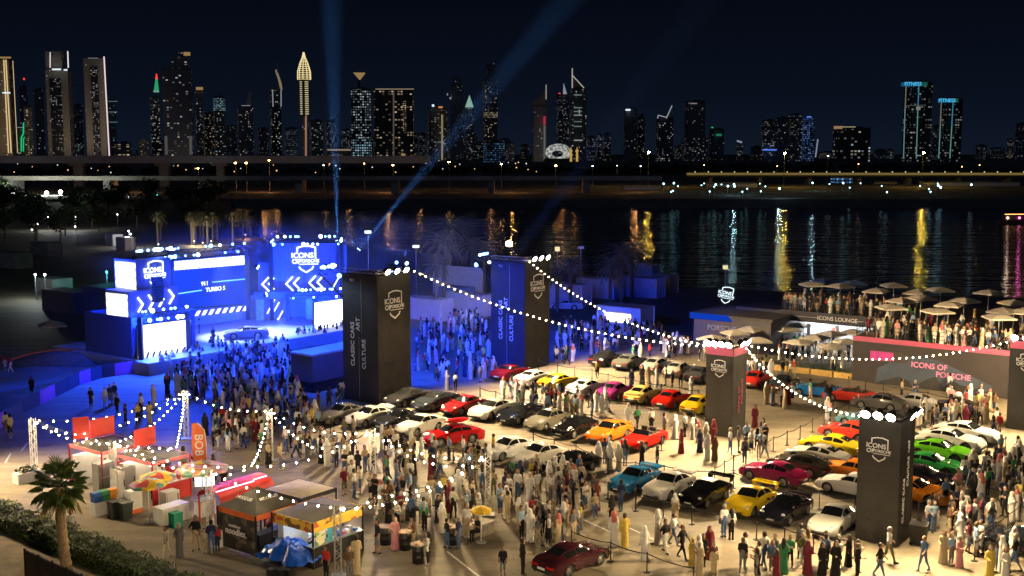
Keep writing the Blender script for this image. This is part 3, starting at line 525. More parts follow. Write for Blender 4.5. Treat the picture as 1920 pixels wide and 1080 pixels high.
for x, y, Y, m_, r, lb in ((1216, 285, 640, lamp_yel, 0.62, 'tall yellow lamp above the brightest golden streak in mid creek'), (1471, 287, 640, lamp_yel, 0.62, 'tall yellow lamp left of the bank floodlights at right centre'), (1731, 286, 640, lamp_yel, 0.62, 'tall yellow lamp below the two blue signed towers'),
        (1042, 310, 600, glow('sod2', (1, 0.5, 0.14), 80), 0.5, 'orange lamp right of the ring building'), (940, 307, 600, glow('sod2', (1,1,1), 1), 0.5, 'orange lamp below the blue glazed block'), (842, 303, 600, glow('sod2', (1,1,1), 1), 0.5, 'orange lamp below the beacon tower'), (737, 309, 600, glow('sod2', (1,1,1), 1), 0.45, 'orange lamp below the slab tower'),
        (1111, 311, 640, lamp_whi, 0.4, 'white lamp right of the ring building'), (1201, 311, 660, lamp_whi, 0.35, 'small white lamp left of the brightest yellow lamp'), (1157, 310, 650, lamp_whi, 0.25, 'small pale lamp between two white lamps'), (1552, 292, 700, lamp_whi, 0.45, 'white lamp below the gold cornered block'), (1609, 307, 700, lamp_sod, 0.3, 'short amber lamp on the balustrade right of the white lamp'),
        (1803, 312, 720, lamp_sod, 0.3, 'short amber lamp on the balustrade second from the right'), (1836, 309, 720, lamp_sod, 0.3, 'short amber lamp on the balustrade farthest right'), (1457, 311, 700, lamp_sod, 0.28, 'short amber lamp just left of a tall yellow lamp'), (1320, 309, 700, lamp_sod, 0.28, 'short reddish lamp at the left end of the lit balustrade'), (505, 300, 560, lamp_sod, 0.5, 'sodium lamp above the road bridge, rightmost of three'), (462, 305, 560, lamp_sod, 0.6, 'sodium lamp above the road bridge, middle of three'), (442, 305, 560, lamp_sod, 0.6, 'sodium lamp above the road bridge, leftmost of three'),
        (372, 315, 560, lamp_sod, 0.5, 'low sodium lamp beside the wide viaduct pier'), (607, 309, 600, lamp_whi, 0.35, 'white lamp above the bridge under the gold tower'), (683, 306, 600, lamp_sod, 0.35, 'amber lamp under the triangular crowned tower')):
    street_lamp(x, y, Y, m_, r, lb)
# balustraded causeway with a yellow lit beam
ca = empty('causeway', (200, 690, 0), 0, 'long causeway with yellow lit balustrade along the far right bank', 'bridge')
mb = MB(); mb.box((345, 700, 5.6), (480, 14, 1.2)); mb.wbuild('deck', asph, ca)
mb = MB(); mb.box((345, 692.6, 6.9), (480, 0.35, 1.4)); mb.wbuild('balustrade', glow('balustrade_lit', (1.0, 0.68, 0.2), 0.16), ca)
bm_ = MB(); bm_.box((0, 0, 0), (0.5, 0.5, 0.6)); bmesh_ = bm_.mesh('balustrade_lamp', glow('bal_lamp', (1, 0.85, 0.5), 0.9))
for i in range(60): o = bpy.data.objects.new('balustrade_lamp', bmesh_); COL.objects.link(o); o.location = (110 + i * 7.9, 692.2, 8.1); o.parent = ca; o.matrix_parent_inverse = ca.matrix_basis.inverted()
for x in range(120, 580, 30): mb = MB(); mb.box((x, 700, 2.6), (2, 10, 5)); mb.wbuild('pier', conc_m, ca)
# working yard on the far bank with white floodlights
yard = []
for i in range(34):
    px = rnd.choice((rnd.uniform(1040, 1560), rnd.uniform(1560, 1900), rnd.uniform(1240, 1420))); py = rnd.uniform(343, 361); p = G(px, py, 4.5); big = rnd.random() < 0.3
    o = empty('floodlight_mast', (p.x, p.y, 0.6), 0, 'small white floodlight mast in the yard on the far bank', 'floodlight', 'far bank yard lights'); mb = MB(); mb.cyl((p.x, p.y, 0.6), (p.x, p.y, 4.6), 0.1, n=5); mb.wbuild('mast', pole_m, o)
    mb = MB(); mb.sphere((p.x, p.y - 0.3, 4.6), 0.46 if big else 0.28, 6, 5); mb.wbuild('lamp_head', glow('yard_white', (0.4, 0.88, 1.0), 6) if px < 1600 else glow('yard_white2', (0.45, 0.8, 1.0), 7), o)
    if big and i % 2 == 0: point('yard_light', (p.x, p.y - 0.5, 5.2), 700, (0.55, 0.9, 1.0), 0.3, o)
shed_m = mat('shed_white', (0.55, 0.58, 0.6), 0.7, var=0.15); 
for i, (x0, x1, y0, y1, lb) in enumerate(((1170, 1235, 352, 358, 'long low shed on the far bank left of the bright yard lights'), (1330, 1420, 346, 352, 'long low shed among the bright yard lights'), (1565, 1598, 331, 345, 'two storey site office with rows of blue lit windows'), (1640, 1682, 343, 347, 'low warm lit shed right of the site office'), (1735, 1912, 344, 351, 'long greenish warehouse at the right end of the far bank'), (1745, 1752, 349, 354, 'small white cabin left of the long warehouse front'))):
    a, b = G(x0, y1), G(x1, y1); h = AT(x0, y0, a.y).z; o = empty('bank_shed', (a.x, a.y, 0.6), 0, lb, 'shed'); mb = MB(); mb.box(((a.x + b.x) / 2, a.y + 5, 0.6 + h / 2), (b.x - a.x, 10, h)); w_ = mb.wbuild('wall', WIN if i == 2 else shed_m, o)
    if i == 2: winprops(w_, lit=0.9, bright=1.6, tint=BLUE, tint2=(0.2, 0.6, 1), cell=(1.6, 2.0), wall=(0.3, 0.3, 0.32))
    mb = MB(); mb.box(((a.x + b.x) / 2, a.y + 5, 0.6 + h + 0.15), (b.x - a.x + 0.6, 10.6, 0.3)); mb.wbuild('roof', conc_m, o)
# pleasure boat at the right edge
p = G(1905, 420, -2.4); o = empty('pleasure_boat', (p.x, p.y, -2.4), 0.1, 'small lit pleasure boat at the right edge of the creek', 'boat')
mb = MB(); mb.prism([(-5.5, -1.5), (4, -1.6), (6.5, 0), (4, 1.6), (-5.5, 1.5)], 0, 1.3); mb.build('hull', mat('boat_hull', (0.12, 0.06, 0.04), 0.5), o); mb = MB(); mb.box((-0.5, 0, 2.1), (7.5, 2.6, 1.5)); mb.build('cabin', mat('boat_cabin', (0.2, 0.12, 0.08), 0.5), o); mb = MB(); mb.box((-0.5, 0, 3.0), (8.4, 3.0, 0.15)); mb.build('roof', MAT['boat_hull'], o)
mb = MB(); mb.box((-0.5, -1.55, 3.15), (8.4, 0.12, 0.14)); mb.build('roof_lights', glow('boat_orange', (1, 0.4, 0.1), 5), o)
for x, c in ((-3.6, (1, 0.75, 0.6)), (0.2, (1, 0.15, 0.6))): mb = MB(); mb.sphere((x, -1.5, 2.0), 0.32, 6, 5); mb.build('lamp', glow('boat_%d' % int(c[1] * 100), c, 9), o)
# ================================================================== EVENT STRUCTURES
def ribbed(name, col, pitch=0.25, rough=0.5, axis='X', bump=0.8):
    m = mat(name, col, rough, var=0.12, scale=1.5); nt = m.node_tree; N = nt.nodes; L = nt.links
    t = N.new('ShaderNodeTexCoord'); w = N.new('ShaderNodeTexWave'); w.bands_direction = axis; w.inputs['Scale'].default_value = 0.314 / pitch
    bp = N.new('ShaderNodeBump'); bp.inputs['Strength'].default_value = bump; bp.inputs['Distance'].default_value = 0.04
    L.new(t.outputs['Object'], w.inputs['Vector']); L.new(w.outputs['Fac'], bp.inputs['Height']); L.new(bp.outputs[0], N['Principled BSDF'].inputs['Normal']); return m
fabric = mat('banner_fabric', (0.02, 0.02, 0.021), 0.7, var=0.3, scale=0.7, bump=0.9); fabric.node_tree.nodes['Bump'].inputs['Distance'].default_value = 0.12
print_w = mat('print_white', (0.75, 0.75, 0.75), 0.6, var=0.05); print_p = mat('print_pink', (0.42, 0.075, 0.15), 0.6, var=0.08); alu = mat('aluminium', (0.62, 0.62, 0.63), 0.35, 0.85, var=0.1); blackm = mat('black_metal', (0.02, 0.02, 0.022), 0.5, 0.3, var=0.2)
flood_lens = glow('flood_lens', (1.0, 0.86, 0.62), 60); head_blue = glow('stage_lamp_blue', (0.12, 0.3, 1.0), 14); head_cool = glow('stage_lamp_white', (0.5, 0.7, 1.0), 26); beam_lens = glow('beam_lens', (0.35, 0.62, 1.0), 30)
WARM = (1.0, 0.71, 0.36); BLU = (0.012, 0.06, 1.0)

def polyline(mb, M, pts, w, th=0.012, m=0):
    x, y, z = (Vector(M.col[i][:3]) for i in range(3)); o = Vector(M.translation)
    P = [Vector((p[0], p[1], 0)) for p in pts]; k = len(P); Lp, Rp = [], []
    for i in range(k):                     # mitred ribbon
        d0 = (P[i] - P[i - 1]).normalized() if i else None; d1 = (P[i + 1] - P[i]).normalized() if i < k - 1 else None
        t = ((d0 or d1) + (d1 or d0)).normalized(); nrm = Vector((-t.y, t.x, 0)); c = nrm.dot(Vector((-(d1 or d0).y, (d1 or d0).x, 0))); h = w / 2 / max(0.4, c)
        Lp.append(P[i] + nrm * h); Rp.append(P[i] - nrm * h)
    tw = lambda p, q: o + x * p.x + y * p.y + z * q
    vs = [tw(p, 0) for p in Lp] + [tw(p, 0) for p in Rp] + [tw(p, th) for p in Lp] + [tw(p, th) for p in Rp]
    fs = []
    for i in range(k - 1): fs += [(2 * k + i, 3 * k + i, 3 * k + i + 1, 2 * k + i + 1), (i, i + 1, 2 * k + i + 1 - 0, 2 * k + i), (k + i + 1, k + i, 3 * k + i, 3 * k + i + 1)]
    fs += [(0, 2 * k, 3 * k, k), (k - 1, 2 * k - 1, 4 * k - 1, 3 * k - 1)]
    mb.add(vs, fs, m)
def at_frame(M, x, y, z=0.0, rot=0.0):
    return M @ Matrix.Translation((x, y, z)) @ Matrix.Rotation(rot, 4, 'Z')
def shield(M, s, material, parent):        # crest outline broken by two lines of lettering
    mb = MB(); polyline(mb, M, [(-.36*s, .30*s), (-.36*s, .50*s), (-.1*s, .57*s), (.18*s, .57*s), (.44*s, .50*s), (.44*s, -.02*s)], .055*s); mb.wbuild('crest_outline', material, parent)
    mb = MB(); polyline(mb, M, [(-.30*s, -.36*s), (-.24*s, -.46*s), (.02*s, -.62*s), (.28*s, -.46*s), (.34*s, -.34*s)], .055*s); mb.wbuild('crest_point', material, parent)
    text('crest_word', 'ICONS', at_frame(M, -.14*s, .14*s, .006), .33*s, material, parent); text('crest_word', 'OF', at_frame(M, -.42*s, -.13*s, .006), .30*s, material, parent); text('crest_word', 'PORSCHE', at_frame(M, .16*s, -.11*s, .006), .205*s, material, parent)
    mb = MB(); polyline(mb, M, [(-.28*s, -.25*s), (.56*s, -.25*s)], .03*s); mb.wbuild('crest_rule', material, parent)

def truss(name, a, b, w, material, parent, n=None, vertical=False):   # four chords with zigzag webs
    a, b = Vector(a), Vector(b); d = (b - a); Ln = d.length; d.normalize(); up = Z3 if abs(d.z) < 0.9 else Vector((1, 0, 0)); x = d.cross(up).normalized(); y = x.cross(d)
    n = n or max(2, int(Ln / w)); mb = MB(); t = w * 0.10; cs = [x * (i * w / 2) + y * (j * w / 2) for i, j in ((-1,-1),(1,-1),(1,1),(-1,1))]
    for c in cs: mb.bar(a + c, b + c, t)
    for k in range(n):
        p, q = a + d * (Ln * k / n), a + d * (Ln * (k + 1) / n)
        for i in range(4):
            c0, c1 = (cs[i], cs[(i + 1) % 4]) if (k + i) % 2 else (cs[(i + 1) % 4], cs[i]); mb.bar(p + c0, q + c1, t * 0.7)
    return mb.wbuild(name, material, parent)

_lens = {}
def lamp_head(p, direction, r, lensm, parent, name='floodlight'):
    p = Vector(p); d = Vector(direction).normalized(); key = (r, lensm.name)
    if key not in _lens:
        m1 = MB(); m1.cyl((0, 0, -0.02), (0, 0, -r * 1.6), r * 1.08, r * 0.8, 12); m1.box((r * 1.2, 0, -r * 0.7), (r * 0.1, r * 0.3, r * 1.6)); m2 = MB(); m2.cyl((0, 0, 0.01), (0, 0, -0.015), r, r, 12, smooth=False); _lens[key] = (m1.mesh(name, blackm), m2.mesh('lens', lensm))
    o = bpy.data.objects.new(name, _lens[key][0]); l = bpy.data.objects.new('lens', _lens[key][1])
    for q in (o, l): COL.objects.link(q)
    o.parent = parent; o.matrix_parent_inverse = parent.matrix_basis.inverted(); o.location = p; o.rotation_euler = d.to_track_quat('Z', 'Y').to_euler(); l.parent = o; return o

def banner_tower(label, cpx, L, H, heads, power, words, logo_face, pink=False, blue_arm=None):
    C = G(*cpx); C.z = 0; ctr = C + U2 * (L / 2) - N2 * (L / 2); root = empty('banner_tower', tuple(ctr), UANG - math.pi / 2, label, 'banner tower', 'banner towers')
    cor = [C, C + U2 * L, C + U2 * L - N2 * L, C - N2 * L]
    mb = MB(); mb.box(tuple(ctr + Z3 * (H / 2)), (L - 0.12, L - 0.12, H - 0.1), rz=UANG); mb.wbuild('core_frame', blackm, root)
    for i, nrm in enumerate((N2, U2, -N2, -U2)):
        a, b = cor[i], cor[(i + 1) % 4]; mb = MB(); q = nrm * 0.01; n_ = 8
        vs = []; 
        for kz in range(13):
            for kx in range(n_ + 1):
                f = kx / n_; p = a.lerp(b, f) + Z3 * (0.05 + (H - 0.05) * kz / 12); amp = 0.03 if 0 < kx < n_ else 0; vs.append(p + nrm * (0.012 + amp * math.sin(kx * 2.1 + kz * 0.9 + i) * math.sin(kz * 0.7 + kx)))
        mb.add(vs, [(r_ * (n_ + 1) + c_, r_ * (n_ + 1) + c_ + 1, (r_ + 1) * (n_ + 1) + c_ + 1, (r_ + 1) * (n_ + 1) + c_) for r_ in range(12) for c_ in range(n_)], 0, True); mb.wbuild('banner_panel', fabric, root)
    if pink:
        for a, b, nrm in ((cor[0], cor[1], N2), (cor[3], cor[0], -U2)): mb = MB(); mb.slab([a + nrm * .05 + Z3 * (H - 0.55), b + nrm * .05 + Z3 * (H - 0.55), b + nrm * .05 + Z3 * (H + .02), a + nrm * .05 + Z3 * (H + .02)], -nrm * 0.01); mb.wbuild('pink_band', print_p, root)
    MR = frame(C + U2 * (L * 0.5) + N2 * 0.07 + Z3 * (H * 0.77), U2, Z3); ML = frame(C - N2 * (L * 0.5) - U2 * 0.07 + Z3 * (H * 0.77), N2, Z3)
    shield(MR if logo_face == 'R' else ML, L * 0.48, print_w, root)
    MT = ML if logo_face == 'R' else MR; yb = -H * 0.77
    if words == 'big':
        s = L * 0.145
        text('banner_word', 'CLASSIC CARS', at_frame(MT, -L * .20, yb + H * .455, 0, math.pi / 2), s, print_w, root); text('banner_word', 'ART', at_frame(MT, -L * .04, yb + H * .615, 0, math.pi / 2), s, print_w, root); text('banner_word', 'CULTURE', at_frame(MT, L * .12, yb + H * .385, 0, math.pi / 2), s, print_w, root)
        mb = MB(); polyline(mb, MT, [(L * .06, yb + H * .97), (L * .06, yb + H * .55)], 0.04); mb.wbuild('banner_rule', mat('print_grey', (0.2, 0.25, 0.3), 0.6), root); mb = MB(); polyline(mb, MT, [(-L * .02, yb + H * .52), (-L * .02, yb + H * .03)], 0.04); mb.wbuild('banner_rule', MAT['print_grey'], root)
        text('banner_word', '911', at_frame(MT, -L * .2, yb + H * .955), s * 0.6, print_w, root)
    elif words == 'small':
        s = L * 0.17
        text('banner_word', 'CLASSIC CARS', at_frame(MT, -L * .24, yb + H * .36, 0, math.pi / 2), s, print_w, root); text('banner_word', 'CULTURE', at_frame(MT, L * .02, yb + H * .58, 0, math.pi / 2), s, print_w, root); text('banner_word', 'ART', at_frame(MT, L * .02, yb + H * .78, 0, math.pi / 2), s, print_w, root)
    elif words == 'pink':
        text('banner_word', 'ICONS OF', at_frame(MT, -L * .1, yb + H * .42, 0, math.pi / 2), L * .2, print_p, root); text('banner_word', 'PORSCHE', at_frame(MT, L * .12, yb + H * .5, 0, math.pi / 2), L * .2, print_p, root)
    truss('roof_truss', C + Z3 * (H + .3) - N2 * (L * 1.0) + U2 * .2, C + Z3 * (H + .3) + U2 * .2 - N2 * .1, 0.3, alu, root); truss('roof_truss', C + Z3 * (H + .3) - N2 * .2 + U2 * .1, C + Z3 * (H + .3) - N2 * .2 + U2 * L, 0.3, alu, root)
    for face, offs in heads:
        for f in offs:
            p, dr = ((C + U2 * (L * f) + N2 * .4, N2) if face == 'R' else (C - N2 * (L * (1 - f)) - U2 * .4, -U2) if face == 'L' else (C + U2 * (L + .1) - N2 * (L * f), (U2 - N2 * .5).normalized())); p = p + Z3 * (H + .28); lamp_head(p, dr + Z3 * -0.62, 0.24, flood_lens, root)
            spot('flood_beam', tuple(p + dr * .2), tuple(p + dr * 10 + Z3 * -5.2), power, WARM, 152, 0.75, 0.16, root)
    return C, L, H, root
TW = {}
TW[1] = banner_tower('tall black banner tower nearest the stage, between the stage and the blue crowd', (710, 760), 3.85, 10.3, [('R', (.22, .5, .78))], 18000, 'big', 'R')
TW[2] = banner_tower('tall banner tower with blue lit left face beside the white cabin', (984, 696), 3.9, 10.0, [('R', (.25, .52, .8))], 15500, 'big', 'R')
TW[3] = banner_tower('short banner tower with pink top band between the two car rows', (1372, 823), 2.1, 6.4, [('L', (.12, .38, .64, .9)), ('R', (.3, .7))], 6000, 'pink', 'L', pink=True)
TW[4] = banner_tower('short banner tower closest to the camera beside the green coupes', (1681, 1028), 2.15, 6.5, [('L', (.2, .5, .8)), ('R', (.3, .7))], 6200, 'small', 'L')
TW[5] = banner_tower('short banner tower cut off by the right picture edge', (1950, 812), 2.3, 6.5, [('L', (.15, .5, .85)), ('B', (.3, .7))], 7000, 'small', 'L', pink=True)

# ------------------------------------------------------------------ stage
T0 = -89.5
def SP(px, py, t=0.0): return onplane(px, py, N2 * (T0 + t), N2)
def squad(pts, t): return [SP(x, y, t) for x, y in pts]
stage_blue = mat('stage_cladding', (0.10, 0.13, 0.30), 0.55, var=0.2); clad = ribbed('ribbed_cladding', (0.16, 0.2, 0.42), 0.3); g_screen = glow('screen_white', (0.93, 0.96, 1.0), 2.2)
g_mainblue = glow('screen_blue', (0.006, 0.035, 0.42), 1.0); g_text = glow('screen_text', (0.9, 0.95, 1.0), 2.4); g_cyanline = glow('screen_cyan', (0.25, 0.7, 1.0), 1.6); g_neon = glow('neon_white', (0.85, 0.92, 1.0), 3.0)
def screen_mat():
    m = glow('screen_striped', (0.93, 0.96, 1.0), 2.2); nt = m.node_tree; N = nt.nodes; L = nt.links; e = [n for n in N if n.type == 'EMISSION'][0]
    t = N.new('ShaderNodeTexCoord'); w = N.new('ShaderNodeTexWave'); w.bands_direction = 'DIAGONAL'; w.inputs['Scale'].default_value = 0.8; w.inputs['Distortion'].default_value = 1.0; r = N.new('ShaderNodeMapRange'); r.inputs[3].default_value = 0.98; r.inputs[4].default_value = 2.0
    L.new(t.outputs['Object'], w.inputs['Vector']); L.new(w.outputs['Fac'], r.inputs[0]); L.new(r.outputs[0], e.inputs[1]); return m
g_stripe = screen_mat()
stage = empty('stage', tuple(SP(420, 655, -4)), UANG, 'large stage with stacked blue boxes, neon chevrons and lamp trusses', 'stage')
def sbox(name, s0, s1, t0, t1, z0, z1, m, parent=None):   # s along U2, t along N2 from the stage front plane
    O = N2 * T0; vs = []
    for z in (z0, z1):
        for s, t in ((s0, t0), (s1, t0), (s1, t1), (s0, t1)): vs.append(O + U2 * s + N2 * t + Z3 * z)
    mb = MB(); mb.add(vs, [(0, 1, 2, 3), (7, 6, 5, 4), (0, 4, 5, 1), (1, 5, 6, 2), (2, 6, 7, 3), (3, 7, 4, 0)]); return mb.wbuild(name, m, parent or stage)
def sc(px, py, t): p = SP(px, py, t); return p.dot(U2), p.z
# floor and back wall
s_l, _ = sc(262, 640, 0); s_r, _ = sc(645, 610, 0)
sbox('stage_floor', s_l - 1, s_r + 3, -13, 2.6, 0.0, 1.15, mat('stage_floor', (0.42, 0.45, 0.5), 0.4, var=0.15))
sm0, zb_ = sc(322, 585, -12); sm1, zt_ = sc(468, 474, -12)
sbox('back_wall', sm0 - 1, sm1 + 8, -13.2, -12.4, 1.0, zb_ + 0.5, ribbed('back_wall_ribs', (0.5, 0.52, 0.55), 0.35))
# left wing boxes: screens on their left ends
def wing_box(name, xl, xc, xr, yt, yb, t):
    s0, z1 = sc(xc, yt, t); s1, _ = sc(xr, yt, t); _, z0 = sc(xc, yb, t)
    p = N2 * T0 + U2 * s0; d = 0.8
    for k in range(60):                    # depth so that the far corner of the end face meets its pixel column
        q = p + N2 * (t - d); 
        if 960 + FPX * q.x / (q.y * math.cos(PITCH) + (20 - z1) * math.sin(PITCH)) > xl: d += 0.12
        else: break
    sbox(name, s0, s1, t - d, t, z0, z1, clad); return s0, t, d, z0, z1
def end_screen(w, label, marg=0.25):
    s0, t, d, z0, z1 = w; O = N2 * T0 + U2 * (s0 - 0.08); q = [O + N2 * (t - d + marg) + Z3 * (z0 + marg), O + N2 * (t - .15) + Z3 * (z0 + marg), O + N2 * (t - .15) + Z3 * (z1 - marg), O + N2 * (t - d + marg) + Z3 * (z1 - marg)]
    r = empty('led_screen', tuple(q[0]), UANG, label, 'screen', 'stage screens'); mb = MB(); mb.slab(q, U2 * 0.05); mb.wbuild('panel', g_stripe, r); mb = MB(); mb.slab([p + U2 * 0.055 + (p - (q[0] + q[2]) / 2) * 0.03 for p in q], U2 * 0.02); mb.wbuild('frame', blackm, r)
w1 = wing_box('upper_wing_box', 214, 256, 320, 488, 549, -2.0); end_screen(w1, 'bright white screen on the end of the upper stage box, top left')
w2 = wing_box('lower_wing_box', 198, 241, 334, 548, 606, -1.0); end_screen(w2, 'bright white screen on the end of the lower stage box, below another')
sbox('wing_base', sc(241, 606, -1)[0], sc(360, 600, -1)[0], -8, -0.6, 0, sc(262, 600, 0)[1] + 0.2, stage_blue)
def flat_screen(label, pts, t, m, name='led_screen', group='stage screens', frame_w=0.06):
    q = squad(pts, t); r = empty(name, tuple(q[0]), UANG, label, 'screen', group); mb = MB(); mb.slab(q, -N2 * 0.06); mb.wbuild('panel', m, r); c = sum(q, Vector()) / 4
    mb = MB(); mb.slab([p + (p - c) * frame_w - N2 * 0.07 for p in q], -N2 * 0.12); mb.wbuild('frame', blackm, r); return r, q
r, q = flat_screen('largest lower left white stage screen with hazard stripes along its foot', [(260, 672), (358, 661), (358, 599), (260, 611)], 0, g_screen)
mb = MB(); dark_print = mat('screen_dark', (0.01, 0.02, 0.06), 0.4)
for k in range(9):
    f0, f1 = k / 9.0 + 0.02, k / 9.0 + 0.06; bl = q[0].lerp(q[1], f0); b2 = q[0].lerp(q[1], f1); up = Z3 * 0.5
    mb = MB(); mb.slab([bl + N2 * .01, b2 + N2 * .01, b2 + (q[1] - q[0]) * 0.04 + up + N2 * .01, bl + (q[1] - q[0]) * 0.04 + up + N2 * .01], N2 * 0.01); mb.wbuild('hazard_stripe', dark_print, r)
r, q = flat_screen('white stage screen on the right wing beside the nearest tall banner tower', [(590, 619), (648, 613), (648, 560), (590, 568)], 0, g_screen)
r, q = flat_screen('wide main stage screen with white lettering on blue', [(325, 579), (466, 569), (464, 477), (324, 489)], -12, g_mainblue)
mb = MB(); mb.slab(squad([(327, 507), (463, 496), (462, 478.5), (327, 490)], -11.95), -N2 * 0.02); mb.wbuild('top_band', g_stripe, r)
Mx = lambda px, py: frame(SP(px, py, -11.93), U2, Z3)
text('screen_word', '911', Mx(384, 532), 0.66, g_text, r, 0.01); text('screen_word', 'TURBO S', Mx(404, 542), 0.66, g_text, r, 0.01)
for a, b in (((398, 529), (462, 523)), ((333, 551), (379, 544))): mb = MB(); mb.slab([SP(a[0], a[1] + 1, -11.94), SP(b[0], b[1] + 1, -11.94), SP(b[0], b[1] - 1, -11.94), SP(a[0], a[1] - 1, -11.94)], -N2 * 0.02); mb.wbuild('screen_line', g_cyanline, r)
o = empty('hazard_band', tuple(SP(365, 594, -11.9)), UANG, 'white and blue hazard striped band under the main stage screen', 'sign')
mb = MB(); mb.slab(squad([(362, 594), (468, 583), (468, 571), (362, 583)], -11.7), -N2 * 0.1); mb.wbuild('backing', stage_blue, o)
for k in range(8): x = 365 + k * 12.8; y = 593.5 - (x - 362) * 0.104; mb = MB(); mb.slab(squad([(x, y - .5), (x + 6.5, y - 1.2), (x + 12, y - 11), (x + 5.5, y - 10.2)], -11.66), -N2 * 0.02); mb.wbuild('stripe', g_screen, o)
# hanging speaker array
p = SP(296, 540, 0.6); o = empty('speaker_array', tuple(p), UANG, 'black line array speaker hanging before the left stage boxes', 'speaker')
for k in range(9): mb = MB(); mb.box(tuple(p + Z3 * (0.9 - 0.26 * k) + N2 * (-0.03 * (k - 4) ** 2 * 0.25)), (0.85, 0.6, 0.235), rz=UANG); mb.wbuild('cabinet', blackm, o)
mb = MB(); mb.cyl(tuple(p + Z3 * 1.05), tuple(p + Z3 * 2.6), 0.02, n=5); mb.wbuild('chain', blackm, o)
# crest on the upper left box and neon chevrons
shield(frame(SP(291, 512, -1.9), U2, Z3), 2.0, g_neon, stage)
def chevron(px, py, w, h, t, parent, plane=None, mirror=1):
    P = SP(px, py, t) if plane is None else onplane(px, py, plane[0], plane[1]); rt = U2 if plane is None else plane[2]; M = frame(P, rt, Z3); mb = MB(); polyline(mb, M, [(-w * mirror, h), (w * mirror, 0), (-w * mirror, -h)], 0.16, 0.05); mb.wbuild('chevron', g_neon, parent)
for px, py in ((265, 571), (285, 566), (304, 561), (323, 556)): chevron(px - 2, py, 0.26, 0.68, -0.9, stage)
# right wing, turned towards the camera
n3 = Vector((0.17, -0.985, 0)).normalized(); u3 = Vector((0.985, 0.17, 0)).normalized(); P3 = AT(575, 520, 129.0)
def W3(px, py, off=0.0): return onplane(px, py, P3 + n3 * off, n3)
def w3slab(name, pts, m, off=0.0, th=0.4, parent=None): mb = MB(); mb.slab([W3(x, y, off) for x, y in pts], -n3 * th); return mb.wbuild(name, m, parent or stage)
w3slab('right_wing_wall', [(484, 630), (650, 628), (650, 458), (508, 458), (508, 492), (484, 492)], clad, -1.5, 5.0)
w3slab('right_wing_box', [(511, 528), (630, 526), (630, 456), (511, 456)], clad, 0.0, 1.4)
w3slab('right_wing_beam', [(475, 562), (650, 556), (650, 546), (475, 548)], stage_blue, 0.6, 1.0)
for x0, x1 in ((480, 494), (574, 586)): w3slab('wing_pier', [(x0, 625), (x1, 624), (x1, 560), (x0, 560)], ribbed('pier_ribs', (0.35, 0.4, 0.6), 0.3), 0.3, 1.0)
shield(frame(W3(573, 485, 0.06), u3, Z3), 2.5, g_neon, stage)
for k, (px, py) in enumerate(((498, 533), (509, 532), (543, 532), (556, 531), (586, 530), (600, 529))): chevron(px, py, 0.38 if k % 2 == 0 else 0.3, 0.8 if k % 2 == 0 else 0.65, 0, stage, (P3 + n3 * 0.2, n3, u3), -1)
for px, py in ((508, 575), (516, 580), (523, 596), (628, 533)): M = frame(W3(px, py, 0.0), u3, Z3); mb = MB(); polyline(mb, M, [(-.45, -.8), (.45, .8)], 0.12, 0.05); mb.wbuild('neon_bar', g_neon, stage)
# trusses with lamps
def lamp_truss(label, pts, n, power=None, big=3, aim=None):
    r = empty('lamp_truss', tuple(pts[0]), 0, label, 'truss', 'stage lamp trusses')
    for i, (a, b) in enumerate(zip(pts, pts[1:])):
        truss('truss_beam', a, b, 0.4, blackm, r)
        for k in range(n):
            f = (k + rnd.uniform(0.2, 0.8)) / n; p = Vector(a).lerp(Vector(b), f) + Z3 * rnd.choice((-0.45, 0.42, 0.42)); d = Vector((rnd.uniform(-.4, .8), -1, rnd.uniform(-.6, .1))); lamp_head(p, d, rnd.choice((0.11, 0.13, 0.2)) , rnd.choice((head_blue, head_blue, head_cool)), r, 'moving_head')
    return r
def post(parent, p): mb = MB(); mb.box((p.x, p.y, p.z / 2), (0.4, 0.4, p.z)); mb.wbuild('truss_post', blackm, parent)
tr1 = lamp_truss('lamp truss along the top of the left stage boxes and main screen', [SP(252, 480, -3.5), SP(318, 474, -3.5), SP(330, 473, -11.5), SP(462, 463, -11.5)], 11)
tr2 = lamp_truss('lamp truss on top of the right stage wing', [W3(507, 451, 0.3), W3(640, 450, 0.3)], 16)
tr3 = lamp_truss('lamp truss low across the right stage wing above its screen', [W3(540, 552, 1.6), W3(642, 548, 1.6)], 14)
tr4 = lamp_truss('lamp truss above the lower left stage screen', [SP(262, 594, 0.4), SP(352, 583, 0.4)], 13)
for r_, p in ((tr1, SP(252, 480, -3.5)), (tr1, SP(462, 463, -11.5)), (tr2, W3(507, 451, 0.3)), (tr2, W3(640, 450, 0.3))): post(r_, p)
post(tr3, W3(540, 552, 1.6)); post(tr3, W3(642, 548, 1.6)); post(tr4, SP(262, 594, 0.4)); post(tr4, SP(352, 583, 0.4))
# the blue wash that the moving heads throw
def wash(p, tgt, power, par, ang=100, col=BLU): spot('blue_wash', tuple(p), tuple(tgt), power, col, ang, 0.6, 0.3, par)
wash(SP(290, 474, 1.0), G(330, 720), 36456, tr1); wash(SP(320, 474, 1.0), G(480, 690), 36456, tr1); wash(SP(420, 466, -9), G(560, 700), 26040, tr1)
wash(W3(520, 449, 1.5), G(420, 700), 29511, tr2); wash(W3(630, 449, 1.5), G(840, 650), 26040, tr2); wash(W3(600, 549, 2.8), G(600, 660), 17360, tr3)
wash(SP(300, 586, 1.4), G(230, 700), 13888, tr4, 130)
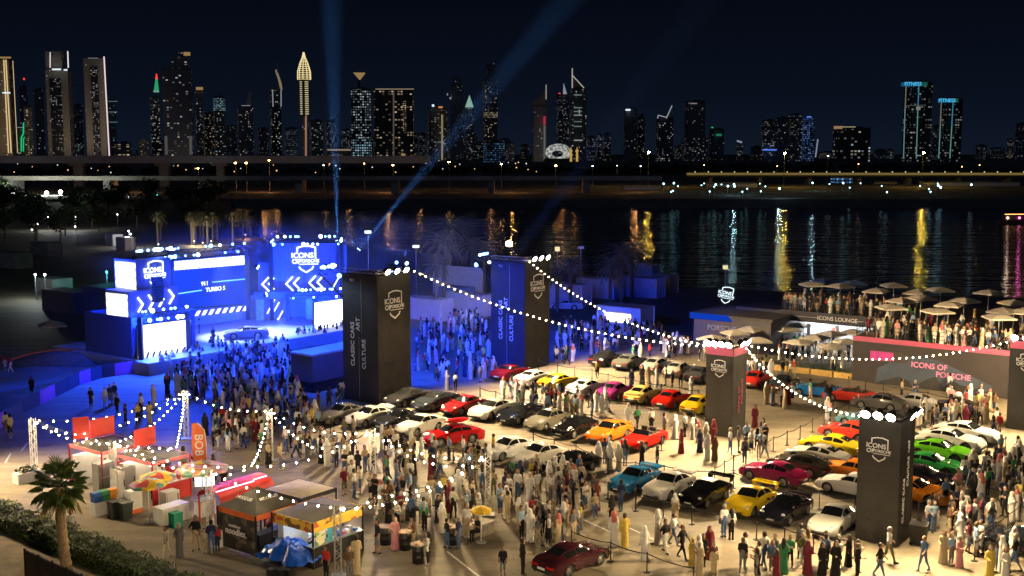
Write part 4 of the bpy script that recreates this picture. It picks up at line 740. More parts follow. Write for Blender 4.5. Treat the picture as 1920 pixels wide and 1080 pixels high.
# lamps washing the boxes themselves
wash(SP(300, 600, 5.5) * 1.0, SP(290, 540, -1), 5200, tr4, 140); wash(SP(420, 600, -6), SP(400, 520, -12), 3500, tr1, 140); wash(W3(560, 600, 6.0), W3(570, 500, 0), 9000, tr3, 120); wash(W3(520, 600, 6.0), W3(520, 560, 0), 5000, tr3, 120)
wash(SP(290, 478, -6.0) - U2 * 6, SP(230, 560, -4), 2500, tr1, 140)
spot('stage_white', tuple(SP(410, 468, -5)), tuple(SP(450, 640, -3)), 15000, (0.75, 0.88, 1.0), 60, 0.7, 0.3, tr1); spot('stage_white', tuple(SP(455, 466, -5)), tuple(SP(500, 630, -3)), 13000, (0.75, 0.88, 1.0), 60, 0.7, 0.3, tr1)
# truss arms on the tall towers with blue movers
for key, pa, pb, tgt, lb in ((1, (598, 512), None, (640, 690), 'lamp truss arm reaching left from the tall tower nearest the stage'), (2, (891, 488), None, (850, 650), 'lamp truss arm reaching left from the blue lit tall tower')):
    C, L, H, rt = TW[key]; a = C - N2 * L + Z3 * (H + .3); b = AT(pa[0], pa[1], a.y + 1.0); r = lamp_truss(lb, [a, b], 6); mb = MB(); mb.bar(b, a - Z3 * 2.2, 0.08); mb.wbuild('stay', blackm, r)
    wash(b + Z3 * -0.5, G(*tgt), 15000, r, 120)
    spot('face_wash', tuple(b - U2 * 2.0 + Z3 * .3), tuple(C - N2 * L * .5 + Z3 * 4.5), 900 if key == 1 else 500, (.5, .68, 1), 90, .7, .2, r)
C, L, H, rt = TW[1]; r = lamp_truss('lamp truss arm behind the tall tower nearest the stage', [C + Z3 * (H + .3) + U2 * L, C + Z3 * (H + .3) + U2 * L - N2 * 2.5], 3); wash(C + Z3 * (H + .2) + U2 * (L + .6), G(835, 650), 22568, r, 110); wash(C + Z3 * (H + .2) + U2 * (L + .6) - N2 * 2, G(760, 620), 12152, r, 120)
C, L, H, rt = TW[2]; lamp_head(C + Z3 * (H + 1.6) - N2 * 2.2 + U2 * .5, Vector((0.1, -1, -.3)), 0.28, flood_lens, rt); mb = MB(); mb.cyl(tuple(C + Z3 * H - N2 * 2.2 + U2 * .5), tuple(C + Z3 * (H + 1.5) - N2 * 2.2 + U2 * .5), 0.05); mb.wbuild('lamp_mast', blackm, rt)
spot('mast_light', tuple(C + Z3 * (H + 1.9) - N2 * 2.6 + U2 * 1.2), tuple(AT(832, 470, 140)), 16000, (1, .9, .72), 50, .7, .2, rt); wash(C + Z3 * (H + .2) + U2 * (L + .6), G(1080, 620), 17360, rt, 120)
# control cabin
C = G(587, 738); o = empty('control_cabin', tuple(C), UANG, 'big dark blue control cabin box left of the tallest banner tower', 'cabin'); mb = MB(); q = [C, C + U2 * 7.5, C + U2 * 7.5 - N2 * 2.6, C - N2 * 2.6]
mb.prism(q, 0.9, 3.1); mb.wbuild('body', mat('cabin_blue', (0.06, 0.07, 0.13), 0.6, var=0.15), o); mb = MB(); mb.prism([p + (p - (C + U2 * 3.75 - N2 * 1.3)) * 0.02 for p in q], 3.1, 3.28); mb.wbuild('roof', mat('cabin_roof', (0.3, 0.32, 0.36), 0.6), o); mb = MB(); mb.prism([p + (p - (C + U2 * 3.75 - N2 * 1.3)) * -0.03 for p in q], 0, 0.9); mb.wbuild('plinth', blackm, o)
# search beams: hazy air lit by the spot inside each cone
def vol(name, dens):
    m = bpy.data.materials.new(name); m.use_nodes = True; nt = m.node_tree; nt.nodes.clear(); o = nt.nodes.new('ShaderNodeOutputMaterial'); v = nt.nodes.new('ShaderNodeVolumePrincipled'); v.inputs['Density'].default_value = dens; v.inputs['Color'].default_value = (0.8, 0.88, 1, 1); v.inputs['Anisotropy'].default_value = 0.0
    nt.links.new(v.outputs[0], o.inputs['Volume']); return m
def beam(label, a, b, ang, power, dens, col=(0.10, 0.38, 1.0)):
    a, b = Vector(a), Vector(b); d = (b - a); L = d.length; d.normalize(); r = empty('search_light', tuple(a), 0, label, 'searchlight', 'stage searchlights'); lamp_head(a, d, 0.24, beam_lens, r, 'lamp')
    mb = MB(); r1 = L * math.tan(R(ang / 2)) * 0.98; mb.cyl(a + d * 0.4, b, 0.22, r1, 20); o = mb.wbuild('hazy_air', vol('hazy_air_%d' % int(dens * 1e5), dens), r); o['kind'] = 'stuff'
    s = spot('beam_spot', tuple(a + d * .3), tuple(b), power, col, ang, 1.0, 0.05, r)
DB = 0.004
beam('searchlight at the right end of the right wing truss, throwing a beam straight up', AT(633, 452, 131), AT(612, -330, 150), 6.6, 380000, DB)
beam('searchlight on the right wing throwing a long beam up to the right', AT(672, 468, 132), AT(1195, -160, 160), 6.2, 340000, DB)
beam('searchlight behind the tall tower throwing a faint parallel beam up to the right', AT(845, 640, 118), AT(1440, -160, 150), 4.6, 70000, DB)
for a, b, lb in (((510, 452), (585, 520), 'first moving head beam slanting down before the right wing'), ((640, 450), (760, 475), 'moving head beam thrown right above the tall tower'), ((484, 501), (560, 545), 'second moving head beam slanting down before the right wing'), ((500, 552), (640, 505), 'moving head beam rising to the right before the right wing')):
    beam('moving head ' [:0] + lb, W3(a[0], a[1], 2.0), W3(b[0], b[1], 3.0 if b[0] < 700 else 6.0), 5.0, 42000, 0.03)

# smoke from the stage machines hanging over the stage and the front of its crowd
O = N2 * T0; mb = MB(); q = [O + U2 * 62 + N2 * 10, O + U2 * 106 + N2 * 10, O + U2 * 106 - N2 * 17, O + U2 * 62 - N2 * 17]; mb.prism(q[::-1] if False else q, 0.05, 12.5)
o = mb.build('stage_smoke', vol('stage_smoke', 0.0038)); tag(o, 'thin smoke hanging over the stage and its front crowd', 'smoke', kind='stuff')
# ================================================================== CARS
paint_m = objcol('car_paint', 'paint', 0.5, coat=1.0, var=0.04, scale=2.0, spec=0.0)
glass_m = mat('car_glass', (0.012, 0.014, 0.016), 0.06, var=0.0, coat=0.5); tyre_m = mat('tyre', (0.016, 0.016, 0.016), 0.85, var=0.2); rim_m = mat('rim_alloy', (0.62, 0.62, 0.6), 0.3, 0.85, var=0.05); rimk_m = mat('rim_dark', (0.05, 0.05, 0.05), 0.35, 0.6, var=0.05)
trim_m = mat('black_trim', (0.014, 0.014, 0.015), 0.45, var=0.1); lens_m = mat('headlight_glass', (0.75, 0.77, 0.8), 0.08, var=0.0, coat=1.0); tail_m = mat('tail_red', (0.5, 0.012, 0.01), 0.2, var=0.0, coat=1.0); chrome_m = mat('chrome', (0.8, 0.8, 0.8), 0.15, 0.95, var=0.0); leather_m = mat('leather', (0.03, 0.022, 0.018), 0.6, var=0.2)
amber_m = mat('amber_lens', (0.7, 0.22, 0.02), 0.2, var=0.0)
def interp(keys, x):                       # smooth interpolation of station parameters
    xs = np.array([k[0] for k in keys]); out = []
    for c in range(1, len(keys[0])):
        ys = np.array([k[c] for k in keys]); m = np.gradient(ys, xs); i = int(np.clip(np.searchsorted(xs, x) - 1, 0, len(xs) - 2)); h = xs[i + 1] - xs[i]; t = (x - xs[i]) / h
        d0, d1 = m[i], m[i + 1]; s_ = (ys[i + 1] - ys[i]) / h
        if s_ == 0: d0 = d1 = 0
        else: d0 = np.clip(d0 / s_, 0, 3) * s_; d1 = np.clip(d1 / s_, 0, 3) * s_
        out.append((2*t**3 - 3*t*t + 1) * ys[i] + (t**3 - 2*t*t + t) * h * d0 + (-2*t**3 + 3*t*t) * ys[i + 1] + (t**3 - t*t) * h * d1)
    return out
#        x     belt   top    w_mid  w_roof roofedge_drop low
CLASSIC = [(-2.10, .50, .52, .62, .40, .00, .34), (-2.02, .66, .68, .74, .46, .00, .26), (-1.78, .79, .83, .82, .50, .01, .21), (-1.42, .86, .99, .865, .49, .03, .2), (-1.05, .89, 1.13, .875, .49, .05, .2), (-.70, .90, 1.245, .86, .50, .06, .2), (-.30, .90, 1.305, .825, .51, .065, .2), (.06, .895, 1.285, .81, .51, .065, .2),
           (.62, .875, .915, .815, .57, .01, .2), (.85, .85, .865, .825, .56, -.005, .2), (1.25, .80, .775, .835, .52, -.02, .2), (1.62, .755, .70, .81, .48, -.03, .2), (1.90, .68, .625, .74, .44, -.02, .22), (2.05, .57, .55, .66, .40, .0, .26), (2.13, .46, .47, .56, .36, .0, .32)]
MODERN = [(-2.22, .58, .60, .70, .45, .00, .36), (-2.14, .76, .78, .82, .52, .00, .26), (-1.85, .88, .91, .90, .56, .01, .2), (-1.45, .94, 1.03, .945, .53, .03, .19), (-1.05, .95, 1.15, .95, .53, .05, .19), (-.66, .94, 1.245, .93, .54, .06, .19), (-.25, .925, 1.29, .90, .55, .065, .19), (.14, .915, 1.265, .89, .55, .065, .19),
          (.78, .885, .92, .895, .64, .01, .19), (1.0, .865, .875, .905, .63, -.005, .19), (1.35, .83, .80, .92, .58, -.02, .19), (1.72, .77, .73, .90, .54, -.03, .19), (2.0, .68, .655, .83, .50, -.02, .2), (2.15, .57, .57, .74, .46, .0, .22), (2.24, .44, .45, .64, .40, .0, .26)]
def car_meshes(keys, open_top=False):
    ax = (1.22, -1.05) if keys is CLASSIC else (1.30, -1.12); Ra, zw = (0.365, 0.315) if keys is CLASSIC else (0.40, 0.345)
    ws0, ws1 = (0.60, 0.10) if keys is CLASSIC else (0.76, 0.18)     # windscreen base and top
    rw0, rw1 = -0.80, -1.36; sw0, sw1 = ws0 - 0.16, -1.12
    xs = set(np.round(np.linspace(keys[0][0], keys[-1][0], 34), 4))
    for a in ax:
        for k in range(13): xs.add(round(a + Ra * math.cos(math.pi * k / 12), 4))
    for v in (ws0, ws1, rw0, rw1, sw0, sw1, -0.36, -0.43, 0.52): xs.add(v)
    xs = sorted(xs); xs = [x for i, x in enumerate(xs) if i == 0 or x - xs[i - 1] > 0.012 or x in (ws0, ws1, rw0, rw1, sw0, sw1)]
    rows = []
    for x in xs:
        zb, zt, wm, wr, dr, lo = interp(keys, x); zr = zt - dr
        if open_top and rw1 - .1 < x < ws0 - .02: zt = zb + 0.0; zr = zb - 0.0; wr = wm * 0.72
        ar = None
        for a in ax:
            if abs(x - a) < Ra: ar = zw + math.sqrt(max(0, Ra * Ra - (x - a) ** 2))
        z0, z1, z2 = lo, lo + 0.13, lo + (zb - lo) * 0.62; y0 = wm * 0.95
        if ar: z0 = max(z0, ar); z1 = max(z1, ar + .012); z2 = max(z2, min(ar + .045, zb - .03)); y0 = wm * 1.005
        ysh = wm * 0.925; h = [(y0, z0), (wm * 1.005 if ar else wm * .99, z1), (wm, z2), (wm * .975, z2 + (zb - z2) * .6), (ysh, zb)]
        for f in (0.14, 0.86): h.append((ysh + (wr - ysh) * f - 0.015 * math.sin(f * 3.14), zb + (zr - zb) * f))
        h += [(wr, zr), (wr * .86, zr + (zt - zr) * .45), (wr * .45, zr + (zt - zr) * .88), (0, zt)]; rows.append(h)
    nP = len(rows[0]); parts = {}
    def put(part, x4): parts.setdefault(part, []).append(x4)
    for i in range(len(xs) - 1):
        xm = (xs[i] + xs[i + 1]) / 2
        for j in range(nP - 1):
            for sd in (1, -1):
                q = [(xs[i], rows[i][j][0] * sd, rows[i][j][1]), (xs[i + 1], rows[i + 1][j][0] * sd, rows[i + 1][j][1]), (xs[i + 1], rows[i + 1][j + 1][0] * sd, rows[i + 1][j + 1][1]), (xs[i], rows[i][j + 1][0] * sd, rows[i][j + 1][1])]
                if sd < 0: q = [q[3], q[2], q[1], q[0]]
                q = q[::-1]
                if ws1 < xm < ws0 and j >= 7: p = 'windscreen'
                elif rw1 < xm < rw0 and j >= 8: p = 'rear_window'
                elif sw1 < xm < sw0 and j == 5 and not (-0.43 < xm < -0.36): p = 'side_window_%s' % sd
                elif -0.40 < xm < 0.52 and 1 <= j <= 3: p = 'door_%s' % sd
                elif xm > ws0 + 0.05 and j >= 7: p = 'bonnet'
                elif -0.8 < xm < ws1 and j >= 7: p = 'roof'
                elif xm < rw1 - .02 and j >= 7: p = 'engine_lid'
                else: p = 'body'
                if open_top and p in ('rear_window', 'side_window_1', 'side_window_-1', 'roof', 'windscreen'): p = 'cockpit'
                put(p, q)
    for i, rv in ((0, False), (len(xs) - 1, True)):
        loop = [(xs[i], y, z) for y, z in rows[i]] + [(xs[i], -y, z) for y, z in reversed(rows[i][:-1])]; put('body', loop if rv else loop[::-1])
    out = {}
    for p, qs in parts.items():
        vi, vs, fs = {}, [], []
        for q in qs:
            f = []
            for v in q:
                k = tuple(round(c, 4) for c in v)
                if k not in vi: vi[k] = len(vs); vs.append(v)
                if not f or f[-1] != vi[k]: f.append(vi[k])
            if f[0] == f[-1]: f.pop()
            if len(f) > 2: fs.append(tuple(f))
        mb = MB(); mb.add(vs, fs, 0, True); m_ = glass_m if 'window' in p or p == 'windscreen' else (leather_m if p == 'cockpit' else paint_m)
        out[p] = mb.mesh(p.split('_-')[0].replace('_1', ''), m_)
    return out, ax, Ra, zw, rows, xs
def wheel_meshes(r, dark=False):
    t = MB(); w = 0.115; t.lathe([(r * .68, -w), (r * .9, -w * 1.02), (r * .98, -w * .8), (r, -w * .3), (r, w * .3), (r * .98, w * .8), (r * .9, w * 1.02), (r * .68, w)], n=24, axis='y'); t.add([], [])
    m = MB(); m.lathe([(r * .70, .10), (r * .69, .05), (r * .66, -.03), (0.001, -.03)], n=24, axis='y'); m.lathe([(r * .2, .07), (r * .17, .095), (0.001, .098)], n=12, axis='y'); m.lathe([(r * .70, .105), (r * .73, .112), (r * .76, .10)], n=24, axis='y')
    for k in range(5):
        a = 2 * math.pi * k / 5; d = Vector((math.cos(a), 0, math.sin(a))); s = Vector((-math.sin(a), 0, math.cos(a))); e = r * .68
        m.add([d * .05 + s * .05 + Vector((0, .085, 0)), d * .05 - s * .05 + Vector((0, .085, 0)), d * e - s * .065 + Vector((0, .075, 0)), d * e + s * .065 + Vector((0, .075, 0)), d * e - s * .05, d * e + s * .05, d * .05 - s * .04, d * .05 + s * .04], [(0, 3, 2, 1), (1, 2, 4, 6), (3, 0, 7, 5)], 0)
    m2 = m
    mats = [rimk_m if dark else rim_m]
    back = MB(); back.lathe([(r * .68, .02), (0.001, .02)], n=20, axis='y')
    return t.mesh('wheel', tyre_m), m2.mesh('rim', mats)
_cars = {}
def part_obj(name, me, parent, loc=(0,0,0), rz=0.0):
    o = bpy.data.objects.new(name, me); COL.objects.link(o); o.parent = parent; o.location = loc; o.rotation_euler = (0, 0, rz); return o
def car_proto(kind, wing, dark_rim=False, roof_black=False, round_lamps=True, roof_box=False):
    """kind: classic / modern / open.  Hidden prototype data: list of (name, mesh, loc, rz, subparts)"""
    key = (kind, wing, dark_rim, roof_black, roof_box)
    if key in _cars: return _cars[key]
    keys = MODERN if kind == 'modern' else CLASSIC; bk = ('body', kind)
    if bk not in _cars: _cars[bk] = car_meshes(keys, kind == 'open')
    ms, ax, Ra, zw, rows, xs = _cars[bk]; L = []
    for p, me in ms.items():
        nm = 'side_window' if p.startswith('side_window') else 'door' if p.startswith('door') else p
        if roof_black and p == 'roof': me = me.copy(); me.materials[0] = trim_m
        L.append((nm, me, (0, 0, 0), 0.0, []))
    ww = 0.79 if kind != 'modern' else 0.855; wk = ('wheel', kind == 'modern', dark_rim)
    if wk not in _cars: _cars[wk] = wheel_meshes(zw, dark_rim)
    for a in ax:
        wd = ww + (0.045 if a < 0 else 0)
        for sd in (1, -1): L.append(('wheel', _cars[wk][0], (a, (wd - 0.115) * sd, zw), 0.0 if sd > 0 else math.pi, [('rim', _cars[wk][1])]))
    mb = MB(); mb.box((0.1, 0, .33), (3.5 if kind != 'modern' else 3.8, 1.16, .30)); mb.box((-0.1, 0, .58), (1.7, 1.36, .36))
    L.append(('underbody', mb.mesh('underbody', trim_m), (0, 0, 0), 0, []))
    xf, xr = keys[-1][0], keys[0][0]; m = kind == 'modern'
    fx = 1.80 if not m else 1.90
    for sd in (1, -1):
        mb = MB(); mb.sphere((fx, (.60 if not m else .66) * sd, .665 if not m else .69), .125 if not m else .12, 12, 8, sc=(.62, 1, 1) if not m else (1.25, 1.0, .62)); L.append(('headlight', mb.mesh('headlight', lens_m), (0, 0, 0), 0, []))
        mb = MB(); yy = .45 * sd; mb.box((xr + .075, yy * 1.1, .60 if not m else .70), (.10, .42 if not m else .52, .10 if not m else .07)); L.append(('tail_light', mb.mesh('tail_light', tail_m), (0, 0, 0), 0, []))
        mb = MB(); mb.sphere((ws_x(kind) - .28, .93 * sd if not m else 1.0 * sd, .96), .085, 8, 6, sc=(.6, 1.2, .75)); mb.bar((ws_x(kind) - .26, .80 * sd, .91), (ws_x(kind) - .27, .92 * sd, .95), .03); L.append(('mirror', mb.mesh('mirror', paint_m), (0, 0, 0), 0, []))
        if not m: mb = MB(); mb.box((xf - .06, .46 * sd, .44), (.05, .2, .07)); L.append(('indicator', mb.mesh('indicator', amber_m), (0, 0, 0), 0, []))
    mb = MB(); mb.box((xf - .05, 0, .335), (.16, .95 if not m else 1.15, .12)); L.append(('air_intake', mb.mesh('air_intake', trim_m), (0, 0, 0), 0, []))
    mb = MB(); mb.box((xr + .04, 0, .44), (.14, 1.28, .10)); mb.box((xr + .07, 0, .34), (.14, 1.1, .10)); L.append(('bumper', mb.mesh('bumper', trim_m), (0, 0, 0), 0, []))
    mb = MB(); mb.box((xf - .005, 0, .42), (.03, .42, .10)); L.append(('number_plate', mb.mesh('number_plate', print_w), (0, 0, 0), 0, []))
    mb = MB(); mb.box((xr - .03, 0, .50), (.03, .46, .11)); L.append(('number_plate', mb.mesh('number_plate', print_w), (0, 0, 0), 0, []))
    for sd in (.22, -.22): mb = MB(); mb.cyl((xr + .05, sd * 2.0, .27), (xr - .06, sd * 2.0, .27), .04, n=8); L.append(('exhaust', mb.mesh('exhaust', chrome_m), (0, 0, 0), 0, []))
    if wing == 'duck':
        mb = MB(); mb.add([(-1.62, -.62, .90), (-1.62, .62, .90), (-2.02, .66, .94), (-2.02, -.66, .94), (-1.95, -.6, .70), (-1.95, .6, .70)], [(0, 1, 2, 3), (3, 2, 5, 4), (0, 3, 4), (1, 5, 2)]); L.append(('ducktail', mb.mesh('ducktail', paint_m), (0, 0, 0), 0, []))
    elif wing == 'whale':
        mb = MB(); pr = [(-.66, -1.62), (.66, -1.62), (.74, -1.9), (.70, -2.18), (.3, -2.26), (-.3, -2.26), (-.70, -2.18), (-.74, -1.9)]; n = len(pr)
        mb.add([(x, y, .93 + (.05 if x < -1.8 else 0)) for y, x in pr] + [(x, y, .985 + (.06 if x < -1.8 else 0)) for y, x in pr], [tuple(range(n)), tuple(range(2 * n - 1, n - 1, -1))] + [(i, n + i, n + (i + 1) % n, (i + 1) % n) for i in range(n)]); mb.box((-1.78, 0, .86), (.3, 1.0, .16)); L.append(('whale_tail', mb.mesh('whale_tail', paint_m), (0, 0, 0), 0, [])); mb = MB(); mb.box((-1.88, 0, 1.0), (.26, .9, .04)); L.append(('tail_grille', mb.mesh('tail_grille', trim_m), (0, 0, 0), 0, []))
    elif wing == 'gt':
        xw = xr + .28; mb = MB(); mb.box((xw, 0, 1.22), (.30, 1.62, .045)); 
        L.append(('wing', mb.mesh('wing', trim_m), (0, 0, 0), 0, []))
        for sd in (1, -1): mb = MB(); mb.bar((xw + .05, .42 * sd, .86), (xw, .42 * sd, 1.20), .10, .03); L.append(('wing_strut', mb.mesh('wing_strut', trim_m), (0, 0, 0), 0, [])); mb = MB(); mb.box((xw, .82 * sd, 1.22), (.34, .02, .14)); L.append(('end_plate', mb.mesh('end_plate', trim_m), (0, 0, 0), 0, []))
    elif wing == 'bigwing':
        mb = MB(); mb.box((-1.98, 0, 1.12), (.42, 1.55, .05)); mb.box((-2.14, 0, 1.17), (.10, 1.5, .07)); L.append(('wing', mb.mesh('wing', paint_m), (0, 0, 0), 0, []))
        for sd in (1, -1): mb = MB(); mb.box((-1.93, .70 * sd, .98), (.42, .05, .28)); L.append(('wing_strut', mb.mesh('wing_strut', paint_m), (0, 0, 0), 0, []))
    if roof_box:
        mb = MB(); mb.sphere((-.35, 0, 1.56), 1.0, 14, 10, sc=(.95, .42, .17)); L.append(('roof_box', mb.mesh('roof_box', paint_m), (0, 0, 0), 0, [])); mb = MB(); mb.box((-.1, 0, 1.38), (.05, 1.1, .05)); L.append(('roof_bar', mb.mesh('roof_bar', trim_m), (0, 0, 0), 0, [])); mb = MB(); mb.box((-.65, 0, 1.36), (.05, 1.1, .05)); L.append(('roof_bar', mb.mesh('roof_bar', trim_m), (0, 0, 0), 0, []))
    if kind == 'open':
        mb = MB(); mb.add([(.62, -.66, .90), (.62, .66, .90), (.30, .56, 1.18), (.30, -.56, 1.18)], [(0, 1, 2, 3)]); L.append(('windscreen', mb.mesh('windscreen', glass_m), (0, 0, 0), 0, []))
        for sd in (1, -1): mb = MB(); mb.box((-.35, .34 * sd, .92), (.5, .46, .14)); mb.box((-.62, .34 * sd, 1.04), (.14, .44, .42)); L.append(('seat', mb.mesh('seat', leather_m), (0, 0, 0), 0, []))
        mb = MB(); mb.sphere((-1.22, 0, .92), .5, 10, 6, sc=(.5, 1.25, .28)); L.append(('folded_hood', mb.mesh('folded_hood', leather_m), (0, 0, 0), 0, []))
    _cars[key] = L; return L
def ws_x(kind): return 0.76 if kind == 'modern' else 0.60
PAINTED = ('body', 'door', 'bonnet', 'roof', 'engine_lid', 'mirror', 'ducktail', 'whale_tail', 'wing', 'wing_strut', 'roof_box')
car_spots = []
def place_car(px, py, deg, col, label, kind='classic', wing=None, z=0.0, group='show cars on the lot', **kw):
    p = G(px, py, z); root = empty('sports_car', tuple(p), R(deg), label, 'car', group)
    for nm, me, loc, rz, subs in car_proto(kind, wing, **kw):
        o = part_obj(nm, me, root, loc, rz)
        if nm in PAINTED: o['paint'] = list(col)
        for sn, sm in subs: part_obj(sn, sm, o)
    car_spots.append((p.x, p.y, R(deg), label)); return root
BK, WH, SV, GY = (.008, .008, .009), (.72, .71, .68), (.42, .42, .41), (.10, .10, .10)
RD, YL, DR, OR, GN, LG, BL, PU, MG = (.52, .012, .01), (.80, .56, .02), (.20, .012, .015), (.75, .16, .015), (.03, .34, .06), (.13, .50, .02), (.03, .19, .42), (.30, .03, .22), (.24, .012, .07)
HA = -127
CARS = [
 (1190, 915, HA, BL, 'blue classic coupe with rear spoiler, nose toward the white coupe', 'classic', 'whale', {}),
 (1254, 926, HA, (.66, .65, .62), 'off white classic coupe between the blue coupe and the black one', 'classic', 'whale', {}),
 (1322, 940, HA, BK, 'black classic coupe with large wing left of the bright yellow coupe', 'classic', 'bigwing', {'roof_black': True}),
 (1407, 955, HA, YL, 'bright yellow wide coupe with high rear wing in the front row', 'classic', 'bigwing', {}),
 (1474, 970, HA, (.012, .012, .02), 'glossy black coupe right of the yellow coupe with high wing', 'classic', 'duck', {}),
 (1564, 992, HA, (.50, .50, .47), 'silver classic coupe beside the closest banner tower', 'classic', None, {}),
 (952, 855, -136, (.60, .62, .64), 'white coupe beside the lattice posts, left of the silver coupe', 'classic', None, {}),
 (1010, 868, -136, (.48, .48, .46), 'silver coupe left of the black coupe behind the robed crowd', 'classic', None, {}),
 (1072, 884, -137, BK, 'black coupe at the end of the row left of the blue coupe', 'classic', None, {}),
 (640, 789, HA, (.16, .15, .13), 'dark grey coupe leftmost in the row by the cabin box', 'classic', None, {}),
 (692, 794, HA, (.52, .51, .47), 'silver white coupe with whale tail before the tallest banner tower', 'classic', 'whale', {}),
 (746, 800, HA, (.02, .02, .022), 'black coupe right of the silver whale tail coupe', 'classic', None, {}),
 (788, 810, HA, (.66, .65, .60), 'white coupe immediately left of the red car with roof box', 'classic', None, {}),
 (848, 830, -150, (.42, .012, .016), 'red coupe carrying a red roof box', 'modern', None, {'roof_box': True}),
 (765, 757, HA, (.025, .025, .03), 'dark coupe against the foot of the tallest banner tower', 'modern', None, {}),
 (817, 764, HA, (.018, .022, .03), 'dark coupe left of the dark red coupe, second from the tall tower', 'modern', None, {}),
 (870, 772, HA, (.26, .012, .016), 'dark red coupe left of the cream white coupe', 'classic', None, {}),
 (924, 780, HA, (.62, .60, .54), 'cream white coupe between the dark red and black coupes', 'modern', None, {}),
 (975, 789, HA, (.012, .014, .022), 'black coupe between the cream white coupe and the olive grey one', 'classic', 'duck', {}),
 (1026, 800, HA, (.20, .19, .15), 'olive grey classic coupe left of a shiny black coupe', 'classic', None, {}),
 (1078, 814, HA, BK, 'shiny black coupe immediately left of the orange coupe', 'classic', None, {}),
 (1142, 823, HA, OR, 'orange classic coupe beside the red open roadster', 'classic', 'duck', {}),
 (1208, 836, HA, (.60, .015, .01), 'red open roadster at the right end of its row', 'open', None, {}),
 (958, 709, 55, (.26, .012, .02), 'dark red coupe partly behind the blue lit tower', 'modern', None, {}),
 (1002, 720, 55, (.66, .66, .66), 'white modern coupe seen from behind, left of a yellow one', 'modern', None, {}),
 (1047, 727, 55, (.74, .50, .02), 'golden yellow modern coupe seen from behind between two white ones', 'modern', None, {}),
 (1100, 738, 55, (.64, .64, .64), 'white modern coupe seen from behind, left of the purple one', 'modern', 'duck', {}),
 (1155, 744, 55, PU, 'purple magenta coupe seen from behind', 'classic', None, {}),
 (1206, 751, 55, (.74, .62, .20), 'pale yellow coupe seen from behind with ducktail', 'classic', 'duck', {}),
 (1260, 760, 55, (.60, .02, .01), 'red coupe seen from behind beside the pale yellow one', 'classic', None, {}),
 (1312, 770, 55, (.80, .58, .02), 'yellow coupe seen from behind beside the pink banded tower', 'classic', None, {}),
 (1138, 682, 55, (.02, .02, .022), 'black coupe in the dim back row, leftmost', 'modern', None, {}),
 (1182, 689, 55, (.10, .11, .10), 'dark grey coupe in the dim back row', 'modern', None, {}),
 (1232, 695, 55, (.30, .30, .29), 'silver grey coupe in the dim back row', 'classic', None, {}),
 (1274, 703, 55, (.34, .33, .31), 'light grey coupe in the dim back row, right of the silver grey one', 'classic', None, {}),
 (1312, 713, 62, (.05, .05, .055), 'charcoal coupe with red tail lamps beside the pink banded tower', 'modern', None, {}),
 (1418, 722, 58, (.55, .03, .02), 'red coupe right behind the pink banded tower', 'classic', None, {}),
 (1470, 730, 58, (.03, .04, .05), 'dark coupe between the red coupe and blue roadster by the planters', 'classic', None, {}),
 (1530, 742, 150, (.02, .16, .45), 'blue open roadster before the terrace planters', 'open', None, {}),
 (1592, 752, 150, (.58, .05, .03), 'red open roadster before the container wall', 'open', None, {}),
 (1648, 766, 148, (.10, .10, .10), 'grey coupe above the lamps of the closest banner tower', 'classic', None, {}),
 (1708, 766, 148, (.36, .36, .36), 'pale grey coupe before the container wall lettering', 'classic', None, {}),
 (1788, 775, 148, (.014, .014, .015), 'black coupe with white stripes near the container corner', 'classic', None, {}),
 (1450, 902, 139, MG, 'magenta red coupe behind the black coupe, side on', 'classic', None, {}),
 (1500, 886, 139, (.03, .027, .022), 'black brown coupe right of the magenta coupe', 'classic', None, {}),
 (1532, 868, 139, (.42, .42, .40), 'silver coupe half hidden behind the black brown one', 'classic', None, {}),
 (1558, 848, 139, (.82, .62, .02), 'bright yellow side on coupe with black windows', 'classic', None, {}),
 (1592, 822, 139, (.62, .045, .03), 'red coupe behind the side on yellow coupe', 'classic', None, {}),
 (1622, 800, 139, (.10, .22, .26), 'teal coupe half hidden by the closest banner tower', 'classic', None, {}),
 (1598, 898, 139, (.75, .22, .02), 'orange coupe left of the closest banner tower', 'classic', 'gt', {}),
 (1598, 926, 139, (.70, .68, .64), 'white racing coupe with orange stripes left of the closest tower', 'classic', 'whale', {}),
 (1730, 912, -41, (.02, .018, .03), 'very dark coupe right of the closest tower below the green coupe', 'modern', 'gt', {}),
 (1744, 886, -41, (.03, .30, .06), 'deep green modern coupe between the lime and dark coupes', 'modern', 'gt', {'dark_rim': True}),
 (1762, 860, -41, LG, 'lime green modern coupe with black bonnet centre', 'modern', 'gt', {'dark_rim': True}),
 (1782, 838, -41, (.66, .66, .64), 'white modern coupe just above the lime green coupe', 'modern', 'gt', {'dark_rim': True}),
 (1812, 824, -41, (.58, .58, .57), 'silver white modern coupe farthest up its row', 'modern', 'gt', {}),
 (1712, 936, -41, (.78, .26, .02), 'orange modern coupe mostly hidden by the closest tower', 'modern', None, {}),
 (1072, 1064, 44, (.05, .012, .018), 'dark maroon coupe alone at the bottom of the picture', 'classic', None, {}),
 (1912, 1034, 150, (.01, .012, .02), 'black coupe cut off by the right picture edge', 'modern', 'gt', {}),
 (1062, 580, 170, (.55, .6, .66), 'white coupe parked before containers behind the blue lit tower', 'modern', None, {}),
]
for px, py, dg, col, lb, kd, wg, kw in CARS: place_car(px, py, dg, col, lb, kd, wg, **kw)
place_car(462, 634, 196, (.26, .27, .29), 'silver coupe presented on the stage', 'modern', None, z=1.16, group='car on stage')
